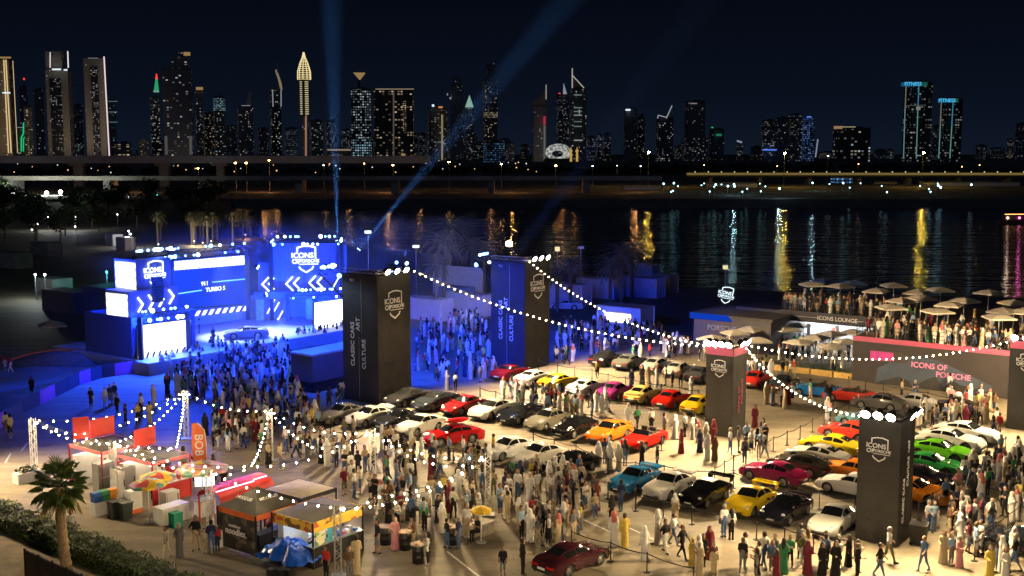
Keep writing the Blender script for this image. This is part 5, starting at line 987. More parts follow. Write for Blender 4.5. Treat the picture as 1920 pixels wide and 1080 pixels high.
# ================================================================== PEOPLE
skin_m = objcol('skin', 'c_skin', 0.55, var=0.05); hair_m = objcol('hair', 'c_hair', 0.7, var=0.15); top_m = objcol('cloth_top', 'c_top', 0.85, var=0.12, spec=0.2); bot_m = objcol('cloth_bottom', 'c_bottom', 0.85, var=0.12, spec=0.2); shoe_m = objcol('shoes', 'c_shoe', 0.6, var=0.1)
PM = [skin_m, hair_m, top_m, bot_m, shoe_m]
SK, HR, TP, BT, SH = range(5)
def sdf_mesh(prims, vox):
    A = np.array([p[0] for p in prims], float); B = np.array([p[1] for p in prims], float); ra = np.array([p[2] for p in prims]); rb = np.array([p[3] for p in prims]); rg = np.array([p[4] for p in prims]); sy = np.array([p[5] if len(p) > 5 else 1.0 for p in prims])
    mx = np.maximum(ra, rb)[:, None]; lo = np.minimum(A, B).min(0) - mx.max() * 0 - 0.0; lo = (np.minimum(A, B) - mx).min(0) - 2 * vox; hi = (np.maximum(A, B) + mx).max(0) + 2 * vox; lo[2] = -0.06
    n = np.ceil((hi - lo) / vox).astype(int) + 1
    gx, gy, gz = [lo[i] + vox * np.arange(n[i]) for i in range(3)]; P = np.stack(np.meshgrid(gx, gy, gz, indexing='ij'), -1)
    def field(P):
        out = []
        for a, b, r0, r1, s in zip(A, B, ra, rb, sy):
            S = np.array([1, 1 / s, 1]); p, a_, b_ = P * S, a * S, b * S; d = b_ - a_; t = np.clip(((p - a_) @ d) / max(1e-9, d @ d), 0, 1); out.append((np.linalg.norm(p - (a_ + t[..., None] * d), axis=-1) - (r0 + (r1 - r0) * t)) * min(1.0, s * 1.1))
        return np.stack(out, -1)
    F = field(P); k = 0.022; D = -k * np.log(np.exp(-np.clip(F, -1, 1.2) / k).sum(-1)); D = np.maximum(D, 0.004 - P[..., 2])
    ins = D < 0; nx, ny, nz = D.shape; vid = -np.ones((nx - 1, ny - 1, nz - 1), int)
    cnt = sum(ins[i:nx - 1 + i, j:ny - 1 + j, l:nz - 1 + l].astype(int) for i in (0, 1) for j in (0, 1) for l in (0, 1)); act = (cnt > 0) & (cnt < 8); idx = np.argwhere(act); vid[act] = np.arange(len(idx))
    acc = np.zeros((len(idx), 3)); w = np.zeros(len(idx)); C = [(i, j, l) for i in (0, 1) for j in (0, 1) for l in (0, 1)]
    for c in C:
        for ax in range(3):
            if c[ax]: continue
            c2 = list(c); c2[ax] = 1; i0 = idx + np.array(c); i1 = idx + np.array(c2); d0 = D[tuple(i0.T)]; d1 = D[tuple(i1.T)]; cr = (d0 < 0) != (d1 < 0); t = np.where(cr, d0 / np.where(d0 - d1 == 0, 1, d0 - d1), 0); pt = i0 + 0.0; pt[:, ax] += t; acc[cr] += pt[cr]; w[cr] += 1
    V = lo + vox * acc / w[:, None]; faces = []
    for ax in range(3):
        o1, o2 = [(1, 2), (2, 0), (0, 1)][ax]; sl0 = [slice(None)] * 3; sl1 = [slice(None)] * 3; sl0[ax] = slice(0, -1); sl1[ax] = slice(1, None); s0, s1 = ins[tuple(sl0)], ins[tuple(sl1)]; E = np.argwhere(s0 != s1); fl = s0[tuple(E.T)]
        ok = (E[:, o1] > 0) & (E[:, o2] > 0) & (E[:, o1] < [nx, ny, nz][o1] - 1) & (E[:, o2] < [nx, ny, nz][o2] - 1); E, fl = E[ok], fl[ok]
        q = []
        for d1_, d2_ in ((-1, -1), (0, -1), (0, 0), (-1, 0)): e_ = E.copy(); e_[:, o1] += d1_; e_[:, o2] += d2_; q.append(vid[tuple(e_.T)])
        q = np.stack(q, 1); q[~fl] = q[~fl][:, ::-1]; faces.append(q)
    Fq = np.concatenate(faces); ctr = V[Fq].mean(1); reg = rg[np.argmin(field(ctr), -1)]
    return V, Fq, reg
def figure(kind, pose='stand', arms='down', hairlong=False, cover=False, robe=None, shorts=False, bag=False):
    P = []; st = {'stand': 0.0, 'walk': 0.24, 'wide': 0.05}.get(pose, 0.0); dx = 0.03 if pose == 'wide' else 0
    sit = pose == 'sit'; h0 = -0.42 if sit else 0.0
    hip = 0.92 + h0
    for sd in (1, -1):
        x = 0.095 + dx; f = st * sd
        if sit: kn = (x * sd * 1.2, .42, .50); an = (x * sd * 1.2, .45, .09)
        else: kn = (x * sd, f * .55 + .02, .49); an = (x * sd, f * 1.15 - (0.05 if f < 0 else 0), .09 + (0.05 if f < 0 else 0))
        if robe is None:
            P.append(((.09 * sd, 0, hip), kn, .092, .066, BT)); mid = tuple(kn[i] * .5 + an[i] * .5 for i in range(3))
            P.append((kn, an, .062, .046, SK if shorts else BT))
            if shorts: P.append((kn, tuple(kn[i] * .9 + an[i] * .1 for i in range(3)), .07, .066, BT))
        P.append(((an[0], an[1] - .03, .05), (an[0] * 1.1, an[1] + .15, .04), .05, .042, SH))
    P.append(((0, 0, hip + .02), (0, .0, 1.15 + h0), .155, .15, BT if robe is None and not shorts else TP, .72)); P.append(((0, 0, 1.02 + h0), (0, .01, 1.33 + h0), .158, .172, TP, .66)); P.append(((-.14, 0, 1.395 + h0), (.14, 0, 1.395 + h0), .07, .07, TP))
    P.append(((0, 0, 1.42 + h0), (0, .015, 1.54 + h0), .056, .05, SK)); P.append(((0, .03, 1.575 + h0), (0, .02, 1.655 + h0), .078, .098, SK, 1.08)); P.append(((0, .125, 1.615 + h0), (0, .122, 1.64 + h0), .018, .014, SK))
    if cover:
        P += [((0, -.012, 1.69 + h0), (0, -.02, 1.64 + h0), .112, .118, HR), ((0, -.05, 1.60 + h0), (0, -.06, 1.36 + h0), .11, .16, HR, .75), ((-.085, .0, 1.60 + h0), (-.12, .01, 1.38 + h0), .045, .06, HR), ((.085, .0, 1.60 + h0), (.12, .01, 1.38 + h0), .045, .06, HR)]
    else:
        P.append(((0, -.012, 1.685 + h0), (0, -.03, 1.64 + h0), .104, .102, HR))
        if hairlong: P += [((0, -.07, 1.62 + h0), (0, -.09, 1.33 + h0), .09, .085, HR), ((-.08, -.02, 1.60 + h0), (-.09, -.02, 1.42 + h0), .04, .04, HR), ((.08, -.02, 1.60 + h0), (.09, -.02, 1.42 + h0), .04, .04, HR)]
    if robe:
        fl = .30 if robe == 'wide' else .235
        P.append(((0, 0, .0), (0, 0, 1.02), fl, .165, TP, .8)); P.append(((0, 0, .6), (0, 0, 1.3), .2, .175, TP, .75))
        if st: P.append(((0, .12, .02), (0, 0, .9), .2, .15, TP, .9))
    A = {'down': [((.235, -.03, 1.13), (.245, .06, .89)), ((-.235, -.03, 1.13), (-.245, .06, .89))], 'phone': [((.24, .02, 1.14), (.10, .28, 1.30)), ((-.235, -.03, 1.13), (-.12, .26, 1.24))], 'up': [((.25, .14, 1.30), (.12, .30, 1.56)), ((-.25, .14, 1.30), (-.10, .31, 1.56))],
         'fold': [((.25, .03, 1.13), (-.08, .20, 1.16)), ((-.25, .03, 1.13), (.08, .21, 1.12))], 'one': [((.26, .02, 1.14), (.18, .30, 1.10)), ((-.235, -.03, 1.13), (-.245, .05, .89))], 'swing': [((.235, -.14, 1.15), (.24, -.10, .90)), ((-.235, .10, 1.15), (-.22, .28, .98))], 'hip': [((.34, -.06, 1.16), (.17, .05, 1.02)), ((-.235, -.03, 1.13), (-.245, .06, .89))]}[arms]
    for sd, (el, wr) in zip((1, -1), A):
        el = (el[0], el[1], el[2] + h0); wr = (wr[0], wr[1], wr[2] + h0); sh = (.185 * sd, 0, 1.395 + h0); full = robe is not None; P.append((sh, el, .064 if not full else .075, .05 if not full else .062, TP)); mid = tuple(el[i] * .75 + wr[i] * .25 for i in range(3))
        P.append((el, wr, .044 if not full else .06, .034 if not full else .05, TP if full else SK)); d = Vector(wr) - Vector(el); d.normalize(); hd = Vector(wr) + d * .085; P.append((wr, tuple(hd), .036, .034, SK)); sdv = Vector((-.035 * sd, .02, 0)); P.append((tuple(Vector(wr) + d * .02), tuple(Vector(wr) + d * .06 + sdv), .018, .016, SK))
    if bag: P.append(((-.27, -.02, .84), (-.27, .02, .95), .08, .075, SH)); P.append(((-.26, 0, .95), (-.12, 0, 1.42), .014, .014, SH))
    return P
FIG = {
 'casual': figure('c'), 'casual_wide': figure('c', 'wide', 'hip'), 'casual_phone': figure('c', 'wide', 'phone'), 'casual_up': figure('c', 'stand', 'up'), 'casual_fold': figure('c', 'wide', 'fold'), 'casual_walk': figure('c', 'walk', 'swing'), 'casual_one': figure('c', 'stand', 'one', bag=True),
 'shorts': figure('c', 'wide', 'down', shorts=True), 'shorts_walk': figure('c', 'walk', 'swing', shorts=True), 'shorts_phone': figure('c', 'stand', 'phone', shorts=True),
 'woman': figure('w', 'stand', 'down', hairlong=True), 'woman_phone': figure('w', 'stand', 'phone', hairlong=True, bag=True), 'woman_walk': figure('w', 'walk', 'swing', hairlong=True),
 'robe': figure('r', robe='narrow', cover=True), 'robe_phone': figure('r', arms='phone', robe='narrow', cover=True), 'robe_walk': figure('r', 'walk', 'swing', robe='narrow', cover=True), 'robe_bare': figure('r', arms='one', robe='narrow'),
 'abaya': figure('a', robe='wide', cover=True), 'abaya_one': figure('a', arms='one', robe='wide', cover=True, bag=True), 'dress': figure('d', arms='one', robe='wide', hairlong=True), 'sit': figure('s', 'sit', 'phone')}
def person_mesh(k, vox):
    V, F, reg = sdf_mesh(FIG[k], vox); me = bpy.data.meshes.new('person'); me.from_pydata(V.tolist(), [], F.tolist())
    for m in PM: me.materials.append(m)
    me.polygons.foreach_set('material_index', reg.astype(np.int32)); me.polygons.foreach_set('use_smooth', np.ones(len(F), bool)); me.update(); return me
PMESH = {k: person_mesh(k, 0.032) for k in FIG}
# ================================================================== FOOD COURT
avoid = []                                  # footprints people keep out of: (centre, half along U2, half along N2)
def keepout(C, lu, ln, pad=0.25): c = C + U2 * (lu / 2) - N2 * (ln / 2); avoid.append((c, lu / 2 + pad, ln / 2 + pad))
for k in TW: C, L, H, rt = TW[k]; keepout(C, L, L)
keepout(G(587, 738), 7.5, 2.6)
wood_m = mat('wood', (0.30, 0.19, 0.10), 0.7, var=0.3, scale=4); white_pl = mat('white_plastic', (0.72, 0.72, 0.70), 0.45, var=0.08); steel_m = mat('steel_cabinet', (0.36, 0.36, 0.35), 0.4, 0.5, var=0.12); redm = mat('red_panel', (0.62, 0.035, 0.03), 0.5, var=0.1); pinkm = mat('pink_frame', (0.75, 0.22, 0.25), 0.5, var=0.1)
tent_m = mat('tent_roof', (0.085, 0.08, 0.072), 0.8, var=0.25, scale=1.2, bump=0.4); orange_m = mat('orange_fascia', (0.78, 0.16, 0.03), 0.6, var=0.1); counter_light = glow('counter_light', (1.0, 0.84, 0.62), 26.0); strip_cool = glow('strip_cool', (0.55, 0.78, 1.0), 20.0)
def rnd_print(name, cols, scale):           # busy printed fabric
    m = mat(name, cols[0], 0.6, var=0.0); nt = m.node_tree; v = nt.nodes.new('ShaderNodeTexVoronoi'); v.inputs['Scale'].default_value = scale; t = nt.nodes.new('ShaderNodeTexCoord'); w = nt.nodes.new('ShaderNodeTexWhiteNoise'); r = nt.nodes.new('ShaderNodeValToRGB'); r.color_ramp.interpolation = 'CONSTANT'
    e = r.color_ramp.elements; e[0].color = (*cols[0], 1); e[1].position = 1 / len(cols); e[1].color = (*cols[1], 1)
    for i in range(2, len(cols)): q = e.new(i / len(cols)); q.color = (*cols[i], 1)
    nt.links.new(t.outputs['Object'], v.inputs['Vector']); nt.links.new(v.outputs['Color'], w.inputs['Vector']); nt.links.new(w.outputs['Value'], r.inputs[0]); nt.links.new(r.outputs[0], nt.nodes['Principled BSDF'].inputs['Base Color']); return m
yellow_print = rnd_print('yellow_print', [(.80, .50, .04), (.80, .52, .05), (.75, .40, .03), (.82, .56, .08), (.55, .12, .03), (.80, .5, .04), (.2, .1, .03)], 3.5)
noodle_print = rnd_print('dark_print', [(.03, .03, .03), (.035, .03, .028), (.05, .045, .04), (.03, .03, .03), (.12, .10, .08)], 3.0)
def seg(C, du, dn): return C + U2 * du - N2 * dn     # from the near corner: along U2 and along -N2
def panel(name, a, b, z0, z1, m, parent, th=0.04):
    a, b = Vector(a), Vector(b); d = (b - a).normalized(); n_ = Vector((d.y, -d.x, 0)); mb = MB(); mb.slab([a + Z3 * z0, b + Z3 * z0, b + Z3 * z1, a + Z3 * z1], -n_ * th); return mb.wbuild(name, m, parent)
def ubox(name, C, du, dn, lu, ln, z0, z1, m, parent): q = [seg(C, du, dn), seg(C, du + lu, dn), seg(C, du + lu, dn + ln), seg(C, du, dn + ln)]; mb = MB(); mb.prism(q, z0, z1); return mb.wbuild(name, m, parent)
def kiosk_shell(label, C, lu, ln, ze, zf, fascia, roofm, peak=0.0, posts=blackm):
    o = empty('food_kiosk', tuple(C), UANG, label, 'kiosk', 'food kiosks'); q = [seg(C, 0, 0), seg(C, lu, 0), seg(C, lu, ln), seg(C, 0, ln)]
    for p in q: mb = MB(); mb.bar(p, p + Z3 * ze, 0.09); mb.wbuild('post', posts, o)
    for i in range(4): panel('fascia', q[i] + (q[i] - seg(C, lu / 2, ln / 2)) * 0.01, q[(i + 1) % 4] + (q[(i + 1) % 4] - seg(C, lu / 2, ln / 2)) * 0.01, ze - zf, ze, fascia, o)
    c = seg(C, lu / 2, ln / 2) + Z3 * (ze + peak)
    if peak > 0.3:
        for i in range(4):
            a, b = q[i] + Z3 * ze, q[(i + 1) % 4] + Z3 * ze; mb = MB(); m1, m2 = a.lerp(c, .5) - Z3 * .06, b.lerp(c, .5) - Z3 * .06; mb.add([a, b, m2, m1, c], [(0, 1, 2, 3), (3, 2, 4)]); mb.wbuild('roof_panel', roofm, o)
    else:
        mb = MB(); n = 6; vs = []
        for i in range(n + 1):
            for j in range(n + 1): vs.append(seg(C, lu * i / n, ln * j / n) + Z3 * (ze - 0.02 + peak * math.sin(math.pi * i / n) * math.sin(math.pi * j / n) + (0.04 if (i % 2 and j % 2) else 0)))
        mb.add(vs, [(i * (n + 1) + j, (i + 1) * (n + 1) + j, (i + 1) * (n + 1) + j + 1, i * (n + 1) + j + 1) for i in range(n) for j in range(n)], 0, True); mb.wbuild('roof', roofm, o)
    keepout(C, lu, ln); return o, q
# noodle stall
C = G(481, 1045); o, q = kiosk_shell('noodle stall with peaked brown roof and orange fascia', C, 2.8, 2.9, 2.1, 0.28, orange_m, tent_m, 0.95)
panel('side_wall', q[3], q[0], 0.05, 1.82, noodle_print, o); ML = frame(seg(C, -0.06, 1.35) + Z3 * 1.0, N2, Z3)
text('wall_word', 'noodles.', at_frame(ML, -0.1, 0.0), 0.48, print_w, o); text('wall_word', 'moshimo', at_frame(ML, -0.2, .3), 0.24, print_w, o); text('roof_word', 'NOODLES', frame(seg(C, .55, 1.45) + Z3 * 2.62, N2, U2 * .82 + Z3 * .55), 0.25, print_w, o); text('roof_word', 'NOODLES', frame(seg(C, 1.4, .6) + Z3 * 2.62, U2, -N2 * .82 + Z3 * .55), 0.25, print_w, o)
ubox('counter', C, 0.3, 0.1, 2.3, 0.6, 0, 1.0, blackm, o); mb = MB(); mb.bar(seg(C, .3, .5) + Z3 * 1.85, seg(C, 2.4, .5) + Z3 * 1.85, .06); mb.wbuild('strip_light', strip_cool, o)
# yellow stall
C = G(588, 1068); o, q = kiosk_shell('yellow printed food stall with blue lit interior beside a lattice post', C, 3.4, 2.9, 2.3, 0.5, yellow_print, tent_m, 0.16)
panel('counter_front', q[0], q[1], 0.0, 1.05, blackm, o); panel('counter_front', q[3], q[0], 0.0, 1.05, blackm, o); ubox('counter_top', C, -.06, -.06, 3.5, .55, 1.05, 1.10, steel_m, o); ubox('counter_top', C, .5, .5, .01, .01, 1.05, 1.06, steel_m, o)
mb = MB(); mb.bar(seg(C, .3, .6) + Z3 * 1.95, seg(C, 3.2, .6) + Z3 * 1.95, .07); mb.wbuild('strip_light', strip_cool, o); mb = MB(); mb.bar(seg(C, .6, 2.4) + Z3 * 1.95, seg(C, .6, .6) + Z3 * 1.95, .07); mb.wbuild('strip_light', strip_cool, o)
panel('menu_board', seg(C, .15, -.05), seg(C, .75, -.05), 1.12, 1.8, rnd_print('menu_print', [(.75, .7, .45), (.7, .72, .5), (.2, .45, .1), (.8, .75, .6)], 5), o); panel('menu_board', seg(C, .95, -.05), seg(C, 1.25, -.05), 1.12, 1.8, mat('menu_teal', (.05, .35, .45), .5), o)
for k in range(7): ubox('container_tub', C, 1.35 + k * .27, .12 + .1 * (k % 2), .2, .24, 1.1, 1.22 + .08 * (k % 3), [white_pl, steel_m, mat('tub_blue', (.05, .15, .5), .5), redm][k % 4], o)
ubox('back_shelf', C, .2, 2.3, 3.0, .4, 0, 1.7, white_pl, o)
# blue tarpaulin over goods, wrinkled
c0 = G(545, 1058); rg = random.Random(3); mb = MB(); n = 30; vs = []
for i in range(n + 1):
    for j in range(n + 1):
        a, b = i / n * 2 - 1, j / n * 2 - 1; h = 1.25 * max(0.0, 1 - (abs(a) ** 2.6)) * max(0.0, 1 - abs(b) ** 2.6) + .12 * math.sin(a * 7 + b * 3) * math.sin(b * 6 - a * 2) + .05 * math.sin(a * 17 + b * 9); vs.append(c0 + U2 * (b * 1.0 + .06 * math.sin(a * 9)) - N2 * (-a * 1.5) + Z3 * max(.10, .35 + h * .62 + .07 * abs(math.sin(a * 5.5 + b * 2.2)) + .05 * abs(math.sin(b * 8 - a * 3)) + rg.uniform(0, .05)))
mb.add(vs, [(i * (n + 1) + j, (i + 1) * (n + 1) + j, (i + 1) * (n + 1) + j + 1, i * (n + 1) + j + 1) for i in range(n) for j in range(n)], 0, True); tag(mb.build('tarpaulin', mat('blue_tarp', (.012, .08, .50), .22, var=.2)), 'crumpled blue tarpaulin thrown over goods between the noodle and yellow stalls', 'tarpaulin')
# crates under the tarp
for k in range(6):
    p = G(512 + k % 3 * 16, 1070 + k // 3 * 9); ob = MB(); ob.box((0, 0, .16), (.5, .36, .30)); ob.box((0, 0, .33), (.52, .38, .05)); t = ob.build('crate', blackm, None, tuple(p + Z3 * .002), UANG); tag(t, 'black plastic crate at the foot of the blue tarpaulin', 'crate', 'black crates by the tarpaulin')
# red framed kiosks
for (px, py), lu, ln, ze, lb, sgn in (((190, 848), 3.0, 3.3, 2.6, 'red framed dark roofed kiosk behind the palm crown', ((178, 806), (233, 806))), ((285, 868), 2.6, 3.4, 2.5, 'red framed dark roofed kiosk strung with bulbs beside the feather flag', ((278, 822), (313, 824)))):
    C = G(px, py, ze); C.z = 0; o, q = kiosk_shell(lb, C, lu, ln, ze, 0.2, pinkm, tent_m, 0.1, redm)
    panel('counter_front', q[0], q[1], 0.0, 1.05, redm if px > 200 else white_pl, o); ubox('counter_top', C, -.05, -.05, lu + .1, .5, 1.05, 1.1, white_pl, o); ubox('back_shelf', C, .1, ln - .5, lu - .2, .45, 0, 1.9, white_pl, o); mb = MB(); mb.bar(seg(C, .2, .5) + Z3 * (ze - .3), seg(C, lu - .2, .5) + Z3 * (ze - .3), .07); mb.wbuild('strip_light', counter_light, o); mb = MB(); mb.bar(seg(C, .3, ln - .7) + Z3 * (ze - .3), seg(C, lu - .3, ln - .7) + Z3 * (ze - .3), .07); mb.wbuild('strip_light', counter_light, o)
    a = seg(C, lu * .48, ln); b = seg(C, lu * 1.05, ln); panel('roof_sign', a + Z3 * 0, b, ze + .05, ze + 1.15, redm, o)
    if px < 200: panel('roof_sign', seg(C, lu * .2, ln + .5), seg(C, lu * .46, ln), ze + .05, ze + 1.4, redm, o)
    for k in range(8): ubox('jar', C, .25 + k * .32, .1, .14, .14, 1.1, 1.32, [white_pl, redm, mat('jar_amber', (.5, .25, .05), .4), steel_m][k % 4], o)
# steel cabinets behind the kiosks
for k, (px, py, w, h, m_, lb) in enumerate(((196, 925, 1.1, 1.9, steel_m, 'tall steel cabinet left of the lattice post among the kiosks'), (236, 930, 1.0, 1.8, steel_m, 'tall steel cabinet right of the lattice post'), (222, 934, .5, 1.7, white_pl, 'narrow white fridge between two steel cabinets'), (334, 902, 1.3, 1.0, redm, 'red chest cooler under the large printed parasol'), (318, 945, .9, .8, white_pl, 'small white counter behind the white chest freezer'))):
    p = G(px, py); t = empty('cabinet', tuple(p), UANG, lb, 'cabinet'); mb = MB(); mb.box((0, 0, h / 2), (w, .65, h)); mb.build('body', m_, t); mb = MB(); mb.box((0.02, -.34, h / 2), (w * .9, .03, h * .92)); d_ = mb.build('door', m_, t); mb = MB(); mb.box((w * .36, -.38, h * .55), (.03, .04, .4)); mb.build('handle', blackm, d_); keepout(p, .5, .5)
def parasol(label, p, r, h, cloth, group, n=8, rise=.28, pole=white_pl, cat='parasol', vh=0.0, panels=None, z0=0.0, square=False):
    o = empty('parasol', (p[0], p[1], z0), rnd.random(), label, cat, group); mb = MB(); mb.cyl((0, 0, 0), (0, 0, h), .028, n=8); mb.build('pole', pole, o); mb = MB(); mb.cyl((0, 0, 0), (0, 0, .08), .28, .26, 12); mb.build('base', conc_m, o)
    for k in range(n):
        a0, a1 = 2 * math.pi * k / n, 2 * math.pi * (k + 1) / n; rr = (lambda a: r / max(abs(math.cos(a)), abs(math.sin(a))) * .86) if square else (lambda a: r); e0 = Vector((math.cos(a0) * rr(a0), math.sin(a0) * rr(a0), h - rise * r)); e1 = Vector((math.cos(a1) * rr(a1), math.sin(a1) * rr(a1), h - rise * r)); top = Vector((0, 0, h + .03)); m0, m1 = e0.lerp(top, .5) + Z3 * .05, e1.lerp(top, .5) + Z3 * .05
        mb = MB(); vd = Z3 * -.12; mb.add([e0, e1, m1, m0, top, e0 + vd, e1 + vd], [(0, 1, 2, 3), (3, 2, 4), (5, 6, 1, 0)]); mb.build('canopy_panel', panels[k % len(panels)] if panels else cloth, o)
    mb = MB(); mb.sphere((0, 0, h + .06), .045, 8, 6); mb.build('finial', pole, o); return o
PC = [mat('par_%d' % i, c, .7, var=.1) for i, c in enumerate(((.75, .48, .03), (.05, .3, .25), (.65, .06, .08), (.75, .45, .05), (.3, .18, .4), (.7, .2, .3), (.12, .4, .12), (.75, .5, .06)))]
print_par = rnd_print('parasol_print', [(.75, .35, .2), (.7, .6, .55), (.6, .2, .25), (.75, .5, .1), (.2, .45, .35), (.55, .3, .5), (.78, .65, .5)], 2.2); print_par2 = rnd_print('parasol_print_b', [(.78, .5, .03), (.1, .35, .3), (.65, .08, .1), (.78, .52, .05), (.4, .25, .45), (.15, .4, .12)], 2.6)
for px, py, r, lb, m_ in ((277, 898, 1.0, 'patchwork yellow parasol, the lower of two beside the bins', print_par2), (296, 884, 1.05, 'patchwork yellow parasol, the upper of two beside the bins', print_par2), (378, 864, 1.55, 'large pale patchwork parasol below the orange feather flag', print_par)):
    parasol(lb, G(px, py, 2.45), r, 2.45, m_, 'patchwork parasols')
# feather flag
p = G(389, 905); o = empty('feather_flag', tuple(p), UANG, 'orange feather flag with white letters above the patchwork parasols', 'flag'); mb = MB(); mb.tube([(0, 0, 0), (0, 0, 2.5), (-.1, 0, 3.3), (-.5, 0, 3.75)], .025); mb.build('pole', alu, o, rz=-UANG)
mb = MB(); pts = [(-.02, 0, .9), (-.02, 0, 2.6), (-.12, 0, 3.3), (-.5, 0, 3.72), (-.85, 0, 3.68), (-.88, 0, 2.5), (-.8, 0, .9)]; mb.slab(pts, (0, .012, 0)); mb.build('sail', orange_m, o, rz=-UANG)
text('flag_word', 'BOB', frame(p + Vector((-.45, -.03, 2.35)), Z3 * -1, Vector((1, 0, 0))), .7, print_w, o)
# bins, crates, boxes
def bin_(label, px, py, col, h=1.05, w=.58):
    p = G(px, py); o = empty('wheelie_bin', tuple(p), UANG + rnd.uniform(-.2, .2), label, 'bin', 'bins by the kiosks'); mb = MB(); a, b = w * .42, w * .52; mb.add([(-a, -a, .06), (a, -a, .06), (a, a, .06), (-a, a, .06), (-b, -b, h * .9), (b, -b, h * .9), (b, b, h * .9), (-b, b, h * .9)], [(0, 3, 2, 1), (0, 1, 5, 4), (1, 2, 6, 5), (2, 3, 7, 6), (3, 0, 4, 7), (4, 5, 6, 7)]); mb.build('body', col, o); mb = MB(); mb.box((0, -.02, h * .93), (w * 1.12, w * 1.12, .06)); mb.box((0, b, h * .95), (w * .9, .06, .06)); mb.build('lid', col, o)
    for sx_ in (1, -1): mb = MB(); mb.cyl((sx_ * a, a * .9, .1), (sx_ * (a + .05), a * .9, .1), .1, n=10); mb.build('wheel', blackm, o)
binm = mat('bin_green', (.03, .05, .04), .5, var=.1); bin_('dark green wheelie bin in front of the white recycling box', 236, 974, binm); bin_('black wheelie bin left of the dark green one', 216, 972, blackm); keepout(G(225, 975), .6, 1.2); bin_('black wheelie bin at the right foot of the closest banner tower', 1722, 1020, blackm, 1.15, .8)
p = G(250, 960); o = empty('recycling_box', tuple(p), UANG, 'tall white recycling box with orange foot beside the bins', 'bin'); mb = MB(); mb.box((0, 0, .72), (.75, .7, .95)); mb.box((0, 0, 1.22), (.7, .62, .08)); mb.build('body', white_pl, o); mb = MB(); mb.box((0, 0, .14), (.72, .68, .26)); mb.build('foot', orange_m, o)
p = G(197, 962); o = empty('crate_stand', tuple(p), UANG, 'white stand stacked with coloured crates beside the bins', 'stand'); mb = MB(); mb.box((0, 0, .38), (1.5, .5, .75)); mb.build('body', white_pl, o)
for k in range(6): mb = MB(); mb.box((-.5 + (k % 3) * .48, rnd.uniform(-.05, .05), .9 + .28 * (k // 3)), (.46, .42, .26)); mb.build('crate', [mat('crate_blue', (.02, .1, .4), .5), mat('crate_green', (.03, .25, .1), .5), mat('crate_orange', (.7, .25, .03), .5)][k % 3], o)
p = G(322, 978); o = empty('chest_freezer', tuple(p), UANG, 'white chest freezer behind the green bin', 'freezer'); mb = MB(); mb.box((0, 0, .45), (1.7, .8, .86)); mb.build('body', white_pl, o); mb = MB(); mb.box((0, 0, .92), (1.74, .84, .08)); mb.build('lid', white_pl, o); keepout(p, 1, 1)
p = G(330, 988); o = empty('green_box', tuple(p), UANG, 'green delivery box in front of the white chest freezer', 'box'); mb = MB(); mb.box((0, 0, .38), (.55, .5, .74)); mb.build('body', mat('box_green', (.015, .3, .2), .5), o); mb = MB(); mb.box((0, 0, .78), (.58, .53, .07)); mb.build('lid', MAT['box_green'], o)
for px, py, lb in ((414, 1022, 'white counter block at the left end of the noodle stall wall'), (385, 965, 'white table with goods beside the lattice post by the noodle stall')): p = G(px, py); o = empty('counter_block', tuple(p), UANG, lb, 'counter'); mb = MB(); mb.box((0, 0, .42), (1.0, .6, .84)); mb.build('body', white_pl, o); mb = MB(); mb.box((0, 0, .87), (1.06, .66, .05)); mb.build('top', steel_m, o)
p = G(385, 940); o = empty('menu_screen', tuple(p), .2, 'white lit menu screen under the large patchwork parasol', 'screen'); mb = MB(); mb.box((0, 0, 1.3), (1.1, .08, .8)); mb.build('panel', glow('menu_white', (.9, .95, 1), 1.6), o); mb = MB(); mb.bar((0, .05, 0), (0, .05, 1.0), .06); mb.build('stand', blackm, o)
# low red pods with neon strips, cream kiosk roof
for k, (px, py, lb) in enumerate(((430, 912, 'red rounded canopy with neon strip right of the menu screen'), (455, 902, 'second red rounded canopy with neon strip beside the noodle stall'))):
    p = G(px, py, 1.9); o = empty('red_canopy', (p.x, p.y, 0), UANG, lb, 'canopy'); mb = MB(); n = 10
    vs = [(x_, 1.0 * math.cos(math.pi * i / n), 1.5 + .55 * math.sin(math.pi * i / n)) for x_ in (-1.4, 1.4) for i in range(n + 1)]; mb.add(vs, [(i, i + 1, n + 2 + i, n + 1 + i) for i in range(n)], 0, True); mb.build('shell', redm, o); mb = MB(); mb.bar((-1.3, -.5, 1.99), (1.3, -.5, 1.99), .05); mb.build('neon_strip', glow('neon_violet', (.6, .6, 1.0), 3.0), o)
    for x_, y_ in ((-1.3, -.95), (1.3, -.95), (-1.3, .95), (1.3, .95)): mb = MB(); mb.bar((x_, y_, 0), (x_, y_, 1.5), .07); mb.build('post', redm, o)
C = G(565, 935, 2.1); C.z = 0; o, q = kiosk_shell('cream flat roofed kiosk behind the noodle and yellow stalls', C, 2.5, 2.9, 2.1, .22, blackm, mat('cream_roof', (.5, .42, .26), .7, var=.15), 0.1); ubox('counter', C, .1, .1, 2.3, .5, 0, 1.0, blackm, o); mb = MB(); mb.bar(seg(C, .3, .4) + Z3 * 1.8, seg(C, 2.2, .4) + Z3 * 1.8, .05); mb.wbuild('strip_light', counter_light, o)
